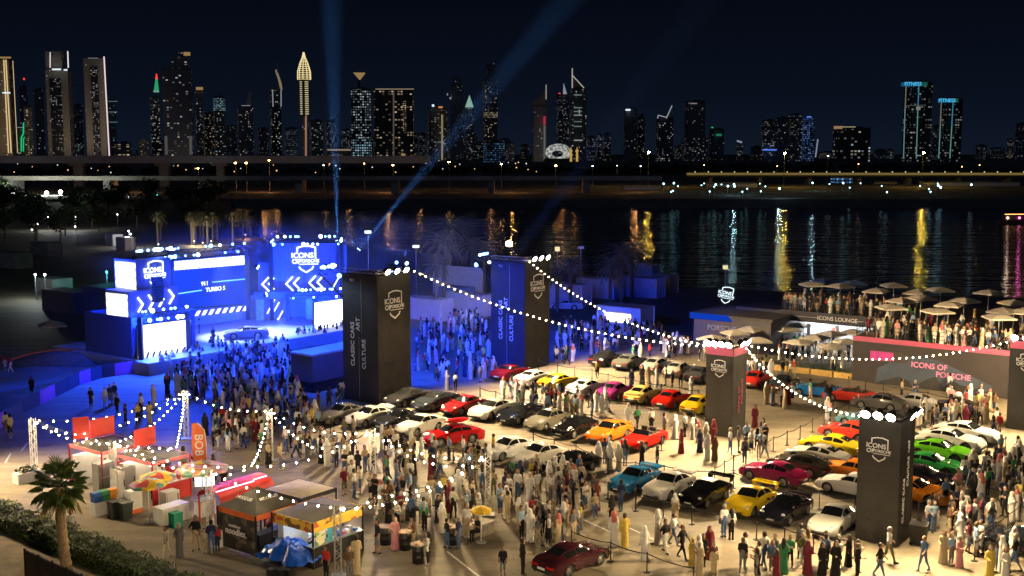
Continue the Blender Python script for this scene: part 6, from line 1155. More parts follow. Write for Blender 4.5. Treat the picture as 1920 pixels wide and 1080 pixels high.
# lattice posts and string lights
POSTS = {}
for k, (px, py, lb) in enumerate(((60, 784, 'white lattice post at the far left end of the food court'), (210, 827, 'white lattice post before the steel cabinets'), (347, 732, 'white lattice post nearest the blue lit plaza'), (505, 766, 'white lattice post between the stage crowd and the tables'), (698, 804, 'white lattice post in front of the white coupes'), (915, 851, 'white lattice post beside the robed crowd'), (632, 948, 'white lattice post before the yellow food stall'), (391, 880, 'white lattice post beside the noodle stall'))):
    p = G(px, py, 3.5); p.z = 0; o = empty('lattice_post', tuple(p), 0, lb, 'post', 'food court lattice posts'); truss('lattice', p, p + Z3 * 3.5, 0.30, white_pl if k != 6 else alu, o, 12); mb = MB(); mb.box(tuple(p + Z3 * .05), (.7, .7, .1)); mb.wbuild('base_plate', steel_m, o); POSTS[k + 1] = p + Z3 * 3.45; avoid.append((p, .4, .4))
bulb_mb = MB(); bulb_mb.sphere((0, 0, 0), .042, 6, 4); bulb_me = bulb_mb.mesh('bulb', glow('bulb_warm', (1.0, 0.74, 0.40), 190)); wire_m = mat('black_wire', (.02, .02, .02), .6, var=0)
big_mb = MB(); big_mb.sphere((0, 0, 0), .05, 6, 4); big_me = big_mb.mesh('bulb', glow('bulb_amber', (1.0, 0.72, 0.38), 60))
def string_light(a, b, sag, n, label, me=None, step=None):
    a, b = Vector(a), Vector(b); o = empty('string_light', tuple(a), 0, label, 'string light', 'strings of warm bulbs'); pts = []; n = n or int((b - a).length / step)
    for i in range(n * 2 + 1): f = i / (n * 2); pts.append(a.lerp(b, f) - Z3 * (sag * 4 * f * (1 - f)))
    mb = MB(); mb.tube(pts[::2] if n > 8 else pts, .012, 4); mb.wbuild('cable', wire_m, o); inv = o.matrix_basis.inverted()
    for i in range(n): c = bpy.data.objects.new('bulb', me or bulb_me); COL.objects.link(c); c.parent = o; c.matrix_parent_inverse = inv; c.location = pts[i * 2 + 1] - Z3 * .09
for i, (a, b, sg, nm) in enumerate(((1, 2, .5, 'far left post and the post before the cabinets'), (1, 3, .7, 'far left post and the post nearest the plaza'), (2, 3, .6, 'post before the cabinets and the post nearest the plaza'), (3, 4, .5, 'post nearest the plaza and the next post right'), (4, 5, .7, 'post by the stage crowd and the post before white coupes'), (5, 6, .7, 'post before white coupes and the post by robed people'), (2, 8, .4, 'post before the cabinets and the noodle stall post'), (8, 7, .3, 'noodle stall post and the post before the yellow stall'), (7, 6, .8, 'yellow stall post and the post by robed people'))):
    string_light(POSTS[a], POSTS[b], sg, None, 'warm bulb string between %s' % nm, step=.85)
XP = {}
for nm_, px, py in (('kioskA', 150, 812), ('kioskB', 330, 838), ('mid', 590, 838), ('right', 820, 868), ('low', 700, 930), ('stallA', 470, 872)):
    XP[nm_] = G(px, py, 3.1)
for a, b, sg, lb in ((POSTS[1], XP['kioskA'], .25, 'short bulb string from the far left post to the first red kiosk'), (POSTS[2], XP['kioskB'], .3, 'short bulb string over the second red kiosk roof'), (POSTS[4], XP['mid'], .3, 'short bulb string from the post by the stage crowd toward white coupes'), (XP['mid'], POSTS[5], .3, 'second short bulb string before the white coupes'), (XP['stallA'], POSTS[5], .6, 'bulb string over the seating behind the noodle stall'), (XP['low'], POSTS[6], .5, 'bulb string over the seating right of the yellow stall'), (POSTS[7], XP['low'], .3, 'bulb string from the yellow stall post to the drum tables'), (XP['right'], POSTS[6], .3, 'short bulb string beside the robed crowd'), (POSTS[5], XP['right'], .4, 'bulb string from the white coupe post to the right'), (POSTS[8], XP['stallA'], .3, 'short bulb string above the noodle stall roof'), (POSTS[1], XP['kioskB'], .5, 'bulb string from the far left post across both red kiosks'), (POSTS[3], XP['kioskA'], .5, 'bulb string from the plaza post to the first red kiosk'), (POSTS[2], XP['stallA'], .5, 'bulb string from the cabinets over the red canopies'), (POSTS[3], XP['kioskB'], .3, 'bulb string from the plaza post to the second red kiosk'), (POSTS[4], XP['stallA'], .5, 'bulb string from the stage crowd post toward the noodle stall')): string_light(a, b, sg, None, lb, step=.85)
tt = lambda k, f, face='R', dz=.3: (TW[k][0] + U2 * TW[k][1] * f + N2 * .2 if face == 'R' else TW[k][0] - N2 * TW[k][1] * (1 - f) - U2 * .2) + Z3 * (TW[k][2] + dz)
string_light(tt(1, 1.0), tt(3, .1, 'L', .1), 1.2, 46, 'long bulb string from the tallest tower down to the pink banded tower', big_me)
string_light(tt(2, .05), tt(3, .5, 'L', .1), 1.3, 40, 'long bulb string from the blue lit tower down to the pink banded tower', big_me)
string_light(tt(3, .6, 'R', .1), tt(4, .1, 'L', .2), 1.0, 26, 'bulb string from the pink banded tower to the closest tower', big_me)
string_light(tt(3, .9, 'R', .1), tt(5, .2, 'L', .2), 1.2, 40, 'bulb string across the container wall to the right edge tower', big_me)
# round bar tables made of black drums
drum_m = mat('drum_black', (.018, .018, .02), .4, .3, var=.15)
for k, (px, py, lb) in enumerate(((722, 1020, 'black oil drum table beside the yellow stall, leftmost'), (760, 1030, 'black oil drum table second from the yellow stall'), (784, 1055, 'black oil drum table nearest the camera'), (847, 1020, 'black oil drum table beside the two men in dark shirts'), (770, 975, 'black oil drum table deep in the seating area'))):
    p = G(px, py); o = empty('drum_table', tuple(p), 0, lb, 'table', 'oil drum tables'); mb = MB(); mb.lathe([(.29, 0), (.3, .02), (.3, .3), (.315, .32), (.3, .34), (.3, .62), (.315, .64), (.3, .66), (.3, .9), (.28, .92)], n=20); mb.build('drum', drum_m, o); mb = MB(); mb.cyl((0, 0, .92), (0, 0, .96), .38, n=20); mb.build('top', wood_m, o); avoid.append((p, .45, .45))
for k, (px, py, lb) in enumerate(((880, 1003, 'pale cube planter seat under the yellow parasol'), (900, 1000, 'pale cube seat beside the lattice post'))):
    p = G(px + 5, py); o = empty('cube_seat', tuple(p), UANG, lb, 'seat'); mb = MB(); mb.box((0, 0, .3), (.9, .8, .6)); mb.build('body', mat('pallet_wood', (.5, .45, .36), .8, var=.3), o); mb = MB(); mb.box((0, 0, .64), (.94, .84, .08)); mb.build('cushion', mat('cushion_cream', (.6, .56, .48), .8), o)
# yellow tub umbrella by post 6
parasol('small yellow parasol over the cube seats beside a lattice post', G(902, 950, 1.9), .55, 1.9, PC[0], 'yellow parasol', z0=0.0)
# planter box at the left post
p = G(52, 902); o = empty('planter', tuple(p), UANG, 'white planter box at the far left lattice post', 'planter'); mb = MB(); mb.box((0, 0, .3), (1.6, .7, .6)); mb.build('trough', white_pl, o); mb = MB(); leaves(mb, (0, 0, .75), (.75, .3, .28), 160, .12, random.Random(9)); mb.build('foliage', mat('shrub_leaf', (.06, .09, .04), .7, var=.4), o)
# kerb, hedge, fence, sand and the near palm
kerb = [G(-60, 945), G(30, 972), G(130, 1012), G(215, 1046), G(310, 1086), G(420, 1135)]
mb = MB(); wv = Vector((.5, .87, 0))
for a, b in zip(kerb, kerb[1:]): d = (b - a).normalized(); n_ = Vector((-d.y, d.x, 0)); mb.add([a + Z3 * .0, b + Z3 * .0, b + Z3 * .13, a + Z3 * .13, a - n_ * .18 + Z3 * .13, b - n_ * .18 + Z3 * .13], [(0, 1, 2, 3), (3, 2, 5, 4)])
tag(mb.build('kerb', mat('kerb_stone', (.5, .48, .44), .8, var=.2)), kind='structure')
sheet('sand', [(p - Vector((.09, .16, 0)))[:2] for p in reversed(kerb)] + [(-30, 45), (-8, 42)], 0.1, mat('sand', (.22, .18, .12), .95, var=.35, scale=1.2, bump=.4))
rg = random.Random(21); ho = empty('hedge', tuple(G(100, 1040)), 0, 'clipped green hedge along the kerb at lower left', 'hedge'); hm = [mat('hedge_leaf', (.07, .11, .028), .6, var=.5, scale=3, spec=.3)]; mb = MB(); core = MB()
for a, b in zip(kerb, kerb[1:]):
    L_ = (b - a).length; d = (b - a) / L_; n_ = Vector((-d.y, d.x, 0))
    for k in range(int(L_ * 2600 / 5)):
        f = rg.random(); s_ = rg.random(); sd = rg.choice((0, 0, 1, 2)); w_ = 1.5; bump_ = .1 * math.sin(f * L_ * 2.3) + .06 * math.sin(f * L_ * 6.1); top_ = 1.05 + bump_
        base = a + d * (f * L_) - n_ * .35
        if sd == 0: p = base - n_ * (s_ * w_) + Z3 * (top_ + rg.gauss(0, .05))
        elif sd == 1: p = base + n_ * rg.gauss(bump_, .05) + Z3 * (.12 + s_ * (top_ - .1))
        else: p = base - n_ * (w_ + rg.gauss(0, .05)) + Z3 * (.12 + s_ * (top_ - .1))
        u = Vector((rg.gauss(0, 1), rg.gauss(0, 1), rg.gauss(0, .7))).normalized(); v = u.cross(Vector((rg.random() - .5, rg.random() - .5, 1))).normalized(); z_ = .075 * rg.uniform(.7, 1.5); mb.add([p - u * z_, p + v * z_ * .5, p + u * z_, p - v * z_ * .5], [(0, 1, 2, 3)])
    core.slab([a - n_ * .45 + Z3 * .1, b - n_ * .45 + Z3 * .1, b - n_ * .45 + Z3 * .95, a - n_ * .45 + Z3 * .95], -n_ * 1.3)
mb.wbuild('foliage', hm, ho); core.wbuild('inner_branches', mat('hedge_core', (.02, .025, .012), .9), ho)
fa, fb = G(50, 1100), G(215, 1180); fo = empty('fence', tuple(fa), 0, 'dark brown panel fence below the hedge', 'fence'); nn = 6
for k in range(nn): a, b = fa.lerp(fb, k / nn), fa.lerp(fb, (k + 1) / nn - .012); panel('fence_panel', a, b, .1, 1.75, ribbed('fence_board', (.045, .028, .022), .16, .7, 'Z', .5), fo, .05); mb = MB(); mb.bar(a, a + Z3 * 1.85, .09); mb.wbuild('fence_post', blackm, fo)
po = empty('fan_palm', tuple(G(130, 1094)), 0, 'fan palm with drooping brown lower fronds at lower left', 'palm'); base = G(130, 1094); topp = AT(112, 908, base.y + .25); mb = MB(); pts = [base + (topp - base) * f + Vector((-.12 * math.sin(f * 3.14), 0, 0)) for f in [i / 26 for i in range(27)]]
for i in range(26): mb.cyl(pts[i], pts[i + 1], .27 - .08 * i / 26 + .035 * (i % 2), .27 - .08 * (i + 1) / 26, 12)
mb.wbuild('trunk', mat('palm_bark', (.27, .19, .11), .95, var=.4, scale=8, bump=.8), po)
pg = mat('palm_leaf', (.075, .115, .03), .55, var=.45, scale=3, spec=.3); pb = mat('palm_leaf_dry', (.30, .21, .07), .7, var=.4, scale=4); rg = random.Random(4)
for k in range(46):
    az = k * 2.39996; el = (1.25 - 2.25 * k / 46) + rg.gauss(0, .08); d = Vector((math.cos(az) * math.cos(el), math.sin(az) * math.cos(el), math.sin(el))); pet = rg.uniform(.6, .85); fan = rg.uniform(.62, .82); mb = MB(); c = topp + d * pet - Z3 * (.10 if el < .2 else 0); mb.bar(topp, c, .03); side = d.cross(Z3 if abs(d.z) < .95 else Vector((1, 0, 0))).normalized(); up = side.cross(d).normalized(); nb = 19
    for j in range(nb):
        t = (j / (nb - 1) - .5) * 3.5; bd = (d * math.cos(t) + side * math.sin(t)).normalized(); L_ = fan * (1 - .18 * abs(t)) * rg.uniform(.9, 1.05); w = .032; sv = bd.cross(up).normalized() * w; m_ = c + bd * (L_ * .6) + up * .03; tip = c + bd * L_ - Z3 * (.16 + .22 * max(0, -el + .2)) * fan
        mb.add([c - sv * .35, c + sv * .35, m_ + sv, tip, m_ - sv], [(0, 1, 2, 3, 4)])
    mb.wbuild('frond', pb if el < -.72 else pg, po)
# street lamp that lights the service road, standing just left of the view
p = G(-190, 905); p.z = 0; o = empty('street_lamp', tuple(p), 0, 'street lamp on the service road beyond the left picture edge', 'street lamp'); mb = MB(); mb.cyl(p, p + Z3 * 8.6, .1, .06, 8); mb.bar(p + Z3 * 8.6, p + Vector((1.6, -.6, 8.8)), .07); mb.wbuild('pole', pole_m, o); mb = MB(); mb.box(tuple(p + Vector((1.7, -.64, 8.75))), (.7, .3, .12), rz=-.36); mb.wbuild('lamp_head', glow('road_lamp', (1, .78, .48), 30), o); spot('road_light', tuple(p + Vector((1.7, -.64, 8.6))), tuple(p + Vector((7, -5, 0))), 22000, (1, .74, .42), 150, .6, .2, o)
for px_, lb in ((-5.0, 'street lamp behind the viewpoint, left of two'), (15.0, 'street lamp behind the viewpoint, right of two')):
    p = Vector((px_, 27, 0)); o = empty('street_lamp', tuple(p), 0, lb, 'street lamp'); mb = MB(); mb.cyl(p, p + Z3 * 8.6, .1, .06, 8); mb.bar(p + Z3 * 8.6, p + Vector((0, 1.5, 8.75)), .07); mb.wbuild('pole', pole_m, o); mb = MB(); mb.box(tuple(p + Vector((0, 1.7, 8.72))), (.3, .7, .12)); mb.wbuild('lamp_head', MAT['road_lamp'], o); spot('road_light', tuple(p + Vector((0, 1.7, 8.6))), tuple(p + Vector((0, 26, 0))), 12000, (1, .74, .42), 140, .6, .2, o)
# scooter in the road, painted parking lines
p = G(80, 988); o = empty('scooter', tuple(p), .6, 'dark kick scooter parked by the kerb', 'scooter'); mb = MB(); mb.box((0, 0, .12), (.9, .14, .05)); mb.build('deck', blackm, o); mb = MB(); mb.bar((.45, 0, .12), (.38, 0, 1.05), .04); mb.bar((.38, -.25, 1.05), (.38, .25, 1.05), .03); mb.build('handlebar', blackm, o)
for x_ in (-.45, .5): mb = MB(); mb.cyl((x_, -.03, .1), (x_, .03, .1), .1, n=12); mb.build('wheel', blackm, o)
linem = mat('road_paint', (.6, .6, .58), .7, var=.3, scale=6)
for k, (a, b) in enumerate((((838, 1034), (905, 1086)), ((1080, 968), (1150, 1000)), ((1000, 935), (1080, 968)), ((40, 846), (52, 830)), ((10, 868), (20, 850)), ((1180, 990), (1255, 1025)))):
    A_, B_ = G(*a), G(*b); d = (B_ - A_).normalized(); n_ = Vector((-d.y, d.x, 0)) * .06; mb = MB(); mb.add([A_ - n_ + Z3 * .005, B_ - n_ + Z3 * .005, B_ + n_ + Z3 * .005, A_ + n_ + Z3 * .005], [(0, 1, 2, 3)]); tag(mb.build('parking_line', linem), kind='structure')
# ================================================================== LOUNGE, BACK OF THE LOT, LEFT SIDE
dark_wall = mat('lounge_wall', (.035, .036, .05), .6, var=.2); DZ = 3.9
C0 = G(1597, 713); C0.z = 0; L0 = G(1462, 652); L0.z = 0; LLEN = (C0 + U2 * 12.4 - L0).dot(N2)
deck = empty('roof_terrace', tuple(C0), UANG, 'raised roof terrace with parasols behind the pink banded wall', 'terrace')
poly = [C0, C0 + N2 * 22, C0 + N2 * 22 + U2 * 32, L0 + U2 * 12 + N2 * LLEN, L0 + U2 * 12, L0, L0 + N2 * LLEN]
mb = MB(); mb.prism(poly, DZ - .3, DZ); mb.wbuild('deck_floor', mat('deck_board', (.10, .09, .08), .7, var=.25, scale=2), deck)
mb = MB(); mb.slab([C0 + Z3 * .02, C0 + N2 * 13 + Z3 * .02, C0 + N2 * 13 + Z3 * (DZ - .3), C0 + Z3 * (DZ - .3)], U2 * 2.6); mb.wbuild('container_wall', mat('wall_print_dark', (.032, .026, .028), .7, var=.15, scale=.6), deck)
mb = MB(); mb.slab([C0 + N2 * .1 + Z3 * .02 + U2 * 2.6, C0 + N2 * .1 + U2 * 12.3 + Z3 * .02, C0 + N2 * .1 + U2 * 12.3 + Z3 * (DZ - .3), C0 + N2 * .1 + U2 * 2.6 + Z3 * (DZ - .3)], N2 * .3); mb.wbuild('side_wall', dark_wall, deck)
for a, b, nrm in ((C0, C0 + N2 * 13, -U2), (C0 + N2 * 13, C0 + N2 * 13 + U2 * 10, N2)): mb = MB(); mb.slab([a + nrm * .03 + Z3 * (DZ - .33), b + nrm * .03 + Z3 * (DZ - .33), b + nrm * .03 + Z3 * (DZ + .1), a + nrm * .03 + Z3 * (DZ + .1)], -nrm * .06); mb.wbuild('pink_band', print_p, deck)
CW_ = lambda px, py, off=.012: onplane(px, py, C0 - U2 * off, U2)
def wallprint(name, pts, m, off): mb = MB(); mb.slab([CW_(x, y, off) for x, y in pts], U2 * .004); mb.wbuild(name, m, deck)
wallprint('printed_sky', [(1640, 722), (1645, 690), (1700, 667), (1760, 676), (1860, 724), (1862, 742), (1750, 737)], mat('print_sky', (.05, .07, .105), .7, var=.35, scale=.4), .012)
for k, pts in enumerate(([(1640, 717), (1660, 712), (1685, 706), (1705, 715), (1712, 728), (1690, 728)], [(1712, 728), (1735, 712), (1755, 706), (1765, 722), (1780, 735), (1740, 735)], [(1765, 730), (1785, 712), (1800, 722), (1835, 730), (1862, 738), (1862, 747), (1790, 740)])): wallprint('printed_trees', pts, mat('print_trees', (.03, .03, .028), .8), .018 + .004 * k)
wallprint('printed_car', [(1632, 672), (1640, 657), (1690, 662), (1704, 676), (1695, 681), (1650, 678)], mat('print_shade', (.06, .045, .04), .7), .018); wallprint('printed_glass', [(1631, 675), (1632, 657), (1675, 662), (1675, 677)], mat('print_magenta', (.55, .05, .30), .6, var=.5, scale=1.2), .024)
text('wall_word', 'ICONS OF', frame(CW_(1742, 687, .02), N2, Z3), .66, mat('word_pink', (.82, .25, .50), .6), deck); text('wall_word', 'PORSCHE', frame(CW_(1787, 706, .02), N2, Z3), .66, MAT['word_pink'], deck)
def railing(pts, z, parent):
    for a, b in zip(pts, pts[1:]):
        L_ = (b - a).length; n = max(1, round(L_ / 1.5))
        for k in range(n + 1): p = a.lerp(b, k / n); mb = MB(); mb.bar(p + Z3 * z, p + Z3 * (z + 1.05), .04); mb.wbuild('rail_post', blackm, parent)
        for h in (.35, .7, 1.05): mb = MB(); mb.bar(a + Z3 * (z + h), b + Z3 * (z + h), .03); mb.wbuild('rail', blackm, parent)
railing([L0 - U2 * -.15 + N2 * .1, L0 + U2 * .15 + N2 * LLEN, C0 + U2 * .25 + N2 * .2, C0 + U2 * .25 + N2 * 13], DZ, deck)
lo = empty('lounge', tuple(L0), UANG, 'dark lettered lounge front with bright interior behind ground parasols', 'building')
mb = MB(); mb.slab([L0 + Z3 * (DZ - 0.95) - U2 * .2, L0 + N2 * LLEN + Z3 * (DZ - 0.95) - U2 * .2, L0 + N2 * LLEN + Z3 * (DZ + .12) - U2 * .2, L0 + Z3 * (DZ + .12) - U2 * .2], U2 * .18); mb.wbuild('fascia', dark_wall, lo)
text('fascia_word', 'ICONS LOUNGE', frame(L0 + N2 * (LLEN * .5) - U2 * .23 + Z3 * (DZ - .42), N2, Z3), .56, print_w, lo)
for a, b in ((.08, .36), (.64, .92)): mb = MB(); mb.bar(L0 + N2 * (LLEN * a) - U2 * .23 + Z3 * (DZ - .42), L0 + N2 * (LLEN * b) - U2 * .23 + Z3 * (DZ - .42), .03); mb.wbuild('fascia_rule', print_w, lo)
mb = MB(); mb.prism([L0 + U2 * 5, L0 + U2 * 5 + N2 * LLEN, L0 + U2 * 5.2 + N2 * LLEN, L0 + U2 * 5.2], 0, DZ - .3); mb.wbuild('back_wall', mat('lounge_white', (.7, .7, .68), .7, var=.1), lo)
mb = MB(); mb.prism([L0 - N2 * 5, L0, L0 + U2 * 6, L0 - N2 * 5 + U2 * 6], 0, DZ); mb.wbuild('end_wall', dark_wall, lo)
for k in range(5): p = L0 + N2 * (LLEN * (k + .03) / 4.1); mb = MB(); mb.bar(p, p + Z3 * (DZ - 1.1), .3); mb.wbuild('pillar', mat('pillar_brown', (.28, .15, .1), .7) if k in (0, 3) else print_w, lo)
for k in range(4): p = L0 + N2 * (LLEN * (k + .5) / 4) + U2 * 2.2 + Z3 * (DZ - .45); mb = MB(); mb.box(tuple(p), (2.4, 1.2, .08), rz=UANG - math.pi / 2); mb.wbuild('ceiling_light', glow('lounge_light', (.85, .92, 1.0), 26), lo)
mb = MB(); mb.slab([L0 + U2 * 4.9 + N2 * .6 + Z3 * 1.0, L0 + U2 * 4.9 + N2 * 3.0 + Z3 * 1.0, L0 + U2 * 4.9 + N2 * 3.0 + Z3 * 2.9, L0 + U2 * 4.9 + N2 * .6 + Z3 * 2.9], U2 * .05); mb.wbuild('bright_screen', glow('lounge_screen', (.75, .85, 1), 2.5), lo)
# parasols on the terrace and on the ground
canvas = mat('parasol_canvas', (.55, .50, .42), .8, var=.12); canvas_b = mat('parasol_canvas_blue', (.12, .2, .45), .8, var=.12)
for k, (px, py, bl) in enumerate(((1523, 528, 0), (1542, 522, 1), (1576, 531, 0), (1602, 526, 1), (1643, 540, 0), (1676, 530, 0), (1719, 543, 0), (1764, 538, 0), (1854, 543, 0), (1691, 558, 0), (1727, 553, 0), (1808, 558, 0), (1671, 570, 0), (1779, 565, 0), (1758, 577, 0), (1902, 562, 0), (1881, 577, 0), (1874, 588, 0), (1918, 578, 0))):
    names = ('leftmost cream parasol on the roof terrace', 'blue parasol behind the leftmost cream one', 'second cream parasol from the left on the terrace', 'blue parasol behind the second cream one', 'cream parasol above the end of the lounge lettering', 'shaded parasol in the terrace back row above the lounge end', 'cream parasol mid terrace, upper of an overlapping pair', 'shaded parasol in the terrace back row, centre', 'lone parasol in the terrace back row near the right edge', 'cream parasol just behind the first front parasol', 'cream parasol mid terrace, lower of an overlapping pair', 'shaded parasol mid terrace right of centre', 'first front row parasol above the pink wall corner', 'cream parasol behind the front centre parasol', 'front centre parasol above the terrace guests', 'parasol at the right edge, uppermost of its cluster', 'parasol in the right cluster, middle one', 'front parasol of the right cluster', 'parasol cut off by the right picture edge')
    parasol(names[k], G(px, py, DZ + 2.85), 1.22, 2.85, canvas_b if bl else canvas, 'terrace parasols', 8, .26, steel_m, z0=DZ, square=True)
gl = ('ground parasol at the left of the lounge opening', 'ground parasol behind the leftmost lounge one', 'ground parasol low left before the lounge', 'ground parasol in the middle before the lounge', 'ground parasol below the lounge lettering', 'ground parasol closest to the planters', 'ground parasol at the container corner, upper', 'ground parasol at the container corner, lower', 'parasol left of the lounge wall', 'parasol farthest left before the dark building', 'parasol beside the lamps of the pink banded tower', 'parasol behind the pink banded tower')
for k, (px, py) in enumerate(((1477, 612), (1498, 604), (1498, 635), (1529, 627), (1558, 620), (1560, 643), (1600, 617), (1587, 635), (1422, 632), (1335, 628), (1405, 612), (1378, 618))):
    parasol(gl[k], G(px, py, 2.8), 1.25, 2.8, canvas, 'ground parasols before the lounge', 8, .26, steel_m, square=True)
# planters
pf = mat('planter_yellow', (.55, .36, .10), .7, var=.2); grass_leaf = mat('reed_leaf', (.07, .14, .03), .7, var=.5)
for k in range(4):
    a = C0 - N2 * (.8 + k * 2.15) + U2 * .6; o = empty('planter', tuple(a), UANG, 'long planter of reeds, number %s from the container wall' % ('one', 'two', 'three', 'four')[k], 'planter', 'reed planters'); mb = MB(); mb.box((0, 0, .25), (.5, 2.0, .5)); mb.build('trough', pf, o); mb = MB(); rg = random.Random(k)
    for j in range(120): x_, y_ = rg.uniform(-.2, .2), rg.uniform(-.95, .95); h_ = rg.uniform(.4, .9); mb.add([(x_ - .02, y_, .5), (x_ + .02, y_, .5), (x_ + rg.uniform(-.15, .15), y_ + rg.uniform(-.15, .15), .5 + h_)], [(0, 1, 2)])
    mb.build('reeds', grass_leaf, o)
# dark pavilion with a crest on its roof
P0 = G(1300, 650); P0.z = 0; o = empty('pavilion', tuple(P0), UANG, 'dark pavilion with a glowing crest standing on its roof', 'building'); mb = MB(); mb.prism([P0, P0 + N2 * 8.5, P0 + N2 * 8.5 + U2 * 7, P0 + U2 * 7], 0, 3.3); mb.wbuild('wall', mat('pavilion_wall', (.10, .09, .09), .7, var=.15), o); mb = MB(); mb.prism([P0 - N2 * .3 - U2 * .3, P0 + N2 * 8.8 - U2 * .3, P0 + N2 * 8.8 + U2 * 7.3, P0 - N2 * .3 + U2 * 7.3], 3.3, 3.6); mb.wbuild('roof', mat('pavilion_roof', (.09, .08, .075), .8), o)
mb = MB(); mb.slab([P0 - U2 * .34 + Z3 * 3.0 - N2 * .3, P0 - U2 * .34 + Z3 * 3.0 + N2 * 4.5, P0 - U2 * .34 + Z3 * 3.62 + N2 * 4.0, P0 - U2 * .34 + Z3 * 3.62 - N2 * .3], U2 * .03); mb.wbuild('blue_stripe', glow('stripe_blue', (.01, .08, .8), .55), o); text('wall_word', 'PORSCHE', frame(P0 + N2 * 3.2 - U2 * .05 + Z3 * 2.2, N2, Z3), .75, mat('word_grey', (.3, .3, .3), .5), o)
ps = AT(1362, 553, P0.y + 3); shield(frame(ps, Vector((.92, -.38, -.12)), Vector((.2, 0, 1))), 1.45, glow('crest_glow', (.75, .9, 1), 1.8), o); mb = MB(); mb.bar((ps.x, ps.y + .15, 3.5), (ps.x, ps.y + .15, ps.z + .6), .08); mb.wbuild('sign_post', blackm, o)
# white cabin and containers
def container(label, C, lu, ln, h, m, z=0.0, cat='container', roofm=None):
    o = empty('container', tuple(C + Z3 * z), UANG, label, cat, 'site containers'); q = [seg(C, 0, 0), seg(C, lu, 0), seg(C, lu, ln), seg(C, 0, ln)]; mb = MB(); mb.prism(q, z, z + h); mb.wbuild('body', m, o)
    c = seg(C, lu / 2, ln / 2)
    for p in q: mb = MB(); mb.bar(p + (p - c).normalized() * .02 + Z3 * z, p + (p - c).normalized() * .02 + Z3 * (z + h), .14); mb.wbuild('corner_post', m, o)
    mb = MB(); mb.prism([p + (p - c) * .012 for p in q], z + h, z + h + .08); mb.wbuild('roof', roofm or m, o); return o
lil = ribbed('container_lilac', (.45, .44, .52), .3); tan = ribbed('container_tan', (.36, .28, .2), .3); lil2 = ribbed('container_blue', (.14, .2, .4), .3); whc = mat('cabin_white', (.66, .68, .72), .6, var=.08)
C = G(1200, 625); o = container('white cabin with bright counter behind the bulb strings', C, 3.0, 5.6, 2.7, whc, cat='cabin', roofm=steel_m); mb = MB(); mb.slab([seg(C, -.03, 1.2) + Z3 * 1.0, seg(C, -.03, 4.6) + Z3 * 1.0, seg(C, -.03, 4.6) + Z3 * 2.0, seg(C, -.03, 1.2) + Z3 * 2.0], -U2 * .03); mb.wbuild('counter_opening', glow('cabin_counter', (1, .8, .6), 3.0), o)
for px, py, lu, ln, h, m_, lb in ((1230, 560, 2.4, 6, 2.6, lil, 'lilac container left of the tan container near the creek'), (1255, 552, 2.4, 2.8, 2.6, tan, 'tan container at the right end of the back row'), (1150, 562, 2.4, 6, 2.6, lil, 'lilac container behind the blue lit tower'), (1090, 575, 2.4, 6, 2.7, lil, 'lilac container directly behind the white parked coupe'), (1222, 530, 2.4, 4, 2.6, lil, 'pale container stacked behind the tan one'), (905, 595, 2.4, 6, 2.6, lil, 'lilac container left of the blue lit tower'), (868, 580, 2.4, 4.5, 2.6, lil2, 'blue sided container under the tall back wall'), (825, 604, 2.4, 6, 2.5, lil, 'lilac container right of the tallest tower')):
    container(lb, G(px, py), lu, ln, h, m_)
# back wall panel, sand lot
o = empty('hoarding_wall', tuple(G(865, 575)), UANG, 'tall pale hoarding wall behind the containers', 'wall'); a = G(905, 560); panel('panel', a - N2 * 9, a, 0, 4.2, mat('hoarding_pale', (.5, .5, .55), .7, var=.15), o, .1)
sheet('sand_lot', [(p.x, p.y) for p in (G(770, 560), G(905, 560), G(890, 535), G(775, 530))], .012, mat('sand_lot', (.32, .26, .18), .95, var=.3, scale=.5))
# date palms
dp = mat('date_leaf', (.17, .17, .10), .7, var=.4, scale=2)
def date_palm(px, py, zt, lb, Y, n=44, L=3.0):
    p = AT(px, py, Y); top = Vector((p.x, Y, p.z)); o = empty('date_palm', (p.x, Y, 0), 0, lb, 'palm', 'date palms at the creek'); mb = MB(); k_ = 14
    for i in range(k_): a, b = i / k_, (i + 1) / k_; mb.cyl((p.x, Y, top.z * a), (p.x, Y, top.z * b), .24 + .03 * (i % 2), .22, 9)
    mb.wbuild('trunk', bark_m, o); rg = random.Random(int(px))
    for i in range(n):
        az = i * 2.39996; el = 1.3 - 1.7 * i / n; pts = []; d = Vector((math.cos(az), math.sin(az), 0)); c = top.copy(); L_ = L * rg.uniform(.85, 1.1)
        for j in range(8): pts.append(c.copy()); e_ = el - j * .22; c = c + (d * math.cos(e_) + Z3 * math.sin(e_)) * (L_ / 7)
        mb = MB(); s_ = d.cross(Z3)
        for j in range(7):
            a, b = pts[j], pts[j + 1]; mb.bar(a, b, .03)
            for sd in (1, -1):
                for q in (0, .5):
                    m0 = a.lerp(b, q); ln_ = .55 * math.sin(math.pi * (j + q + 1) / 8.5); tip = m0 + s_ * (sd * ln_ * .8) + (b - a).normalized() * ln_ * .55 - Z3 * .12 * ln_; mb.add([m0, m0 + (b - a) * .42, tip], [(0, 1, 2)])
        mb.wbuild('frond', dp, o)
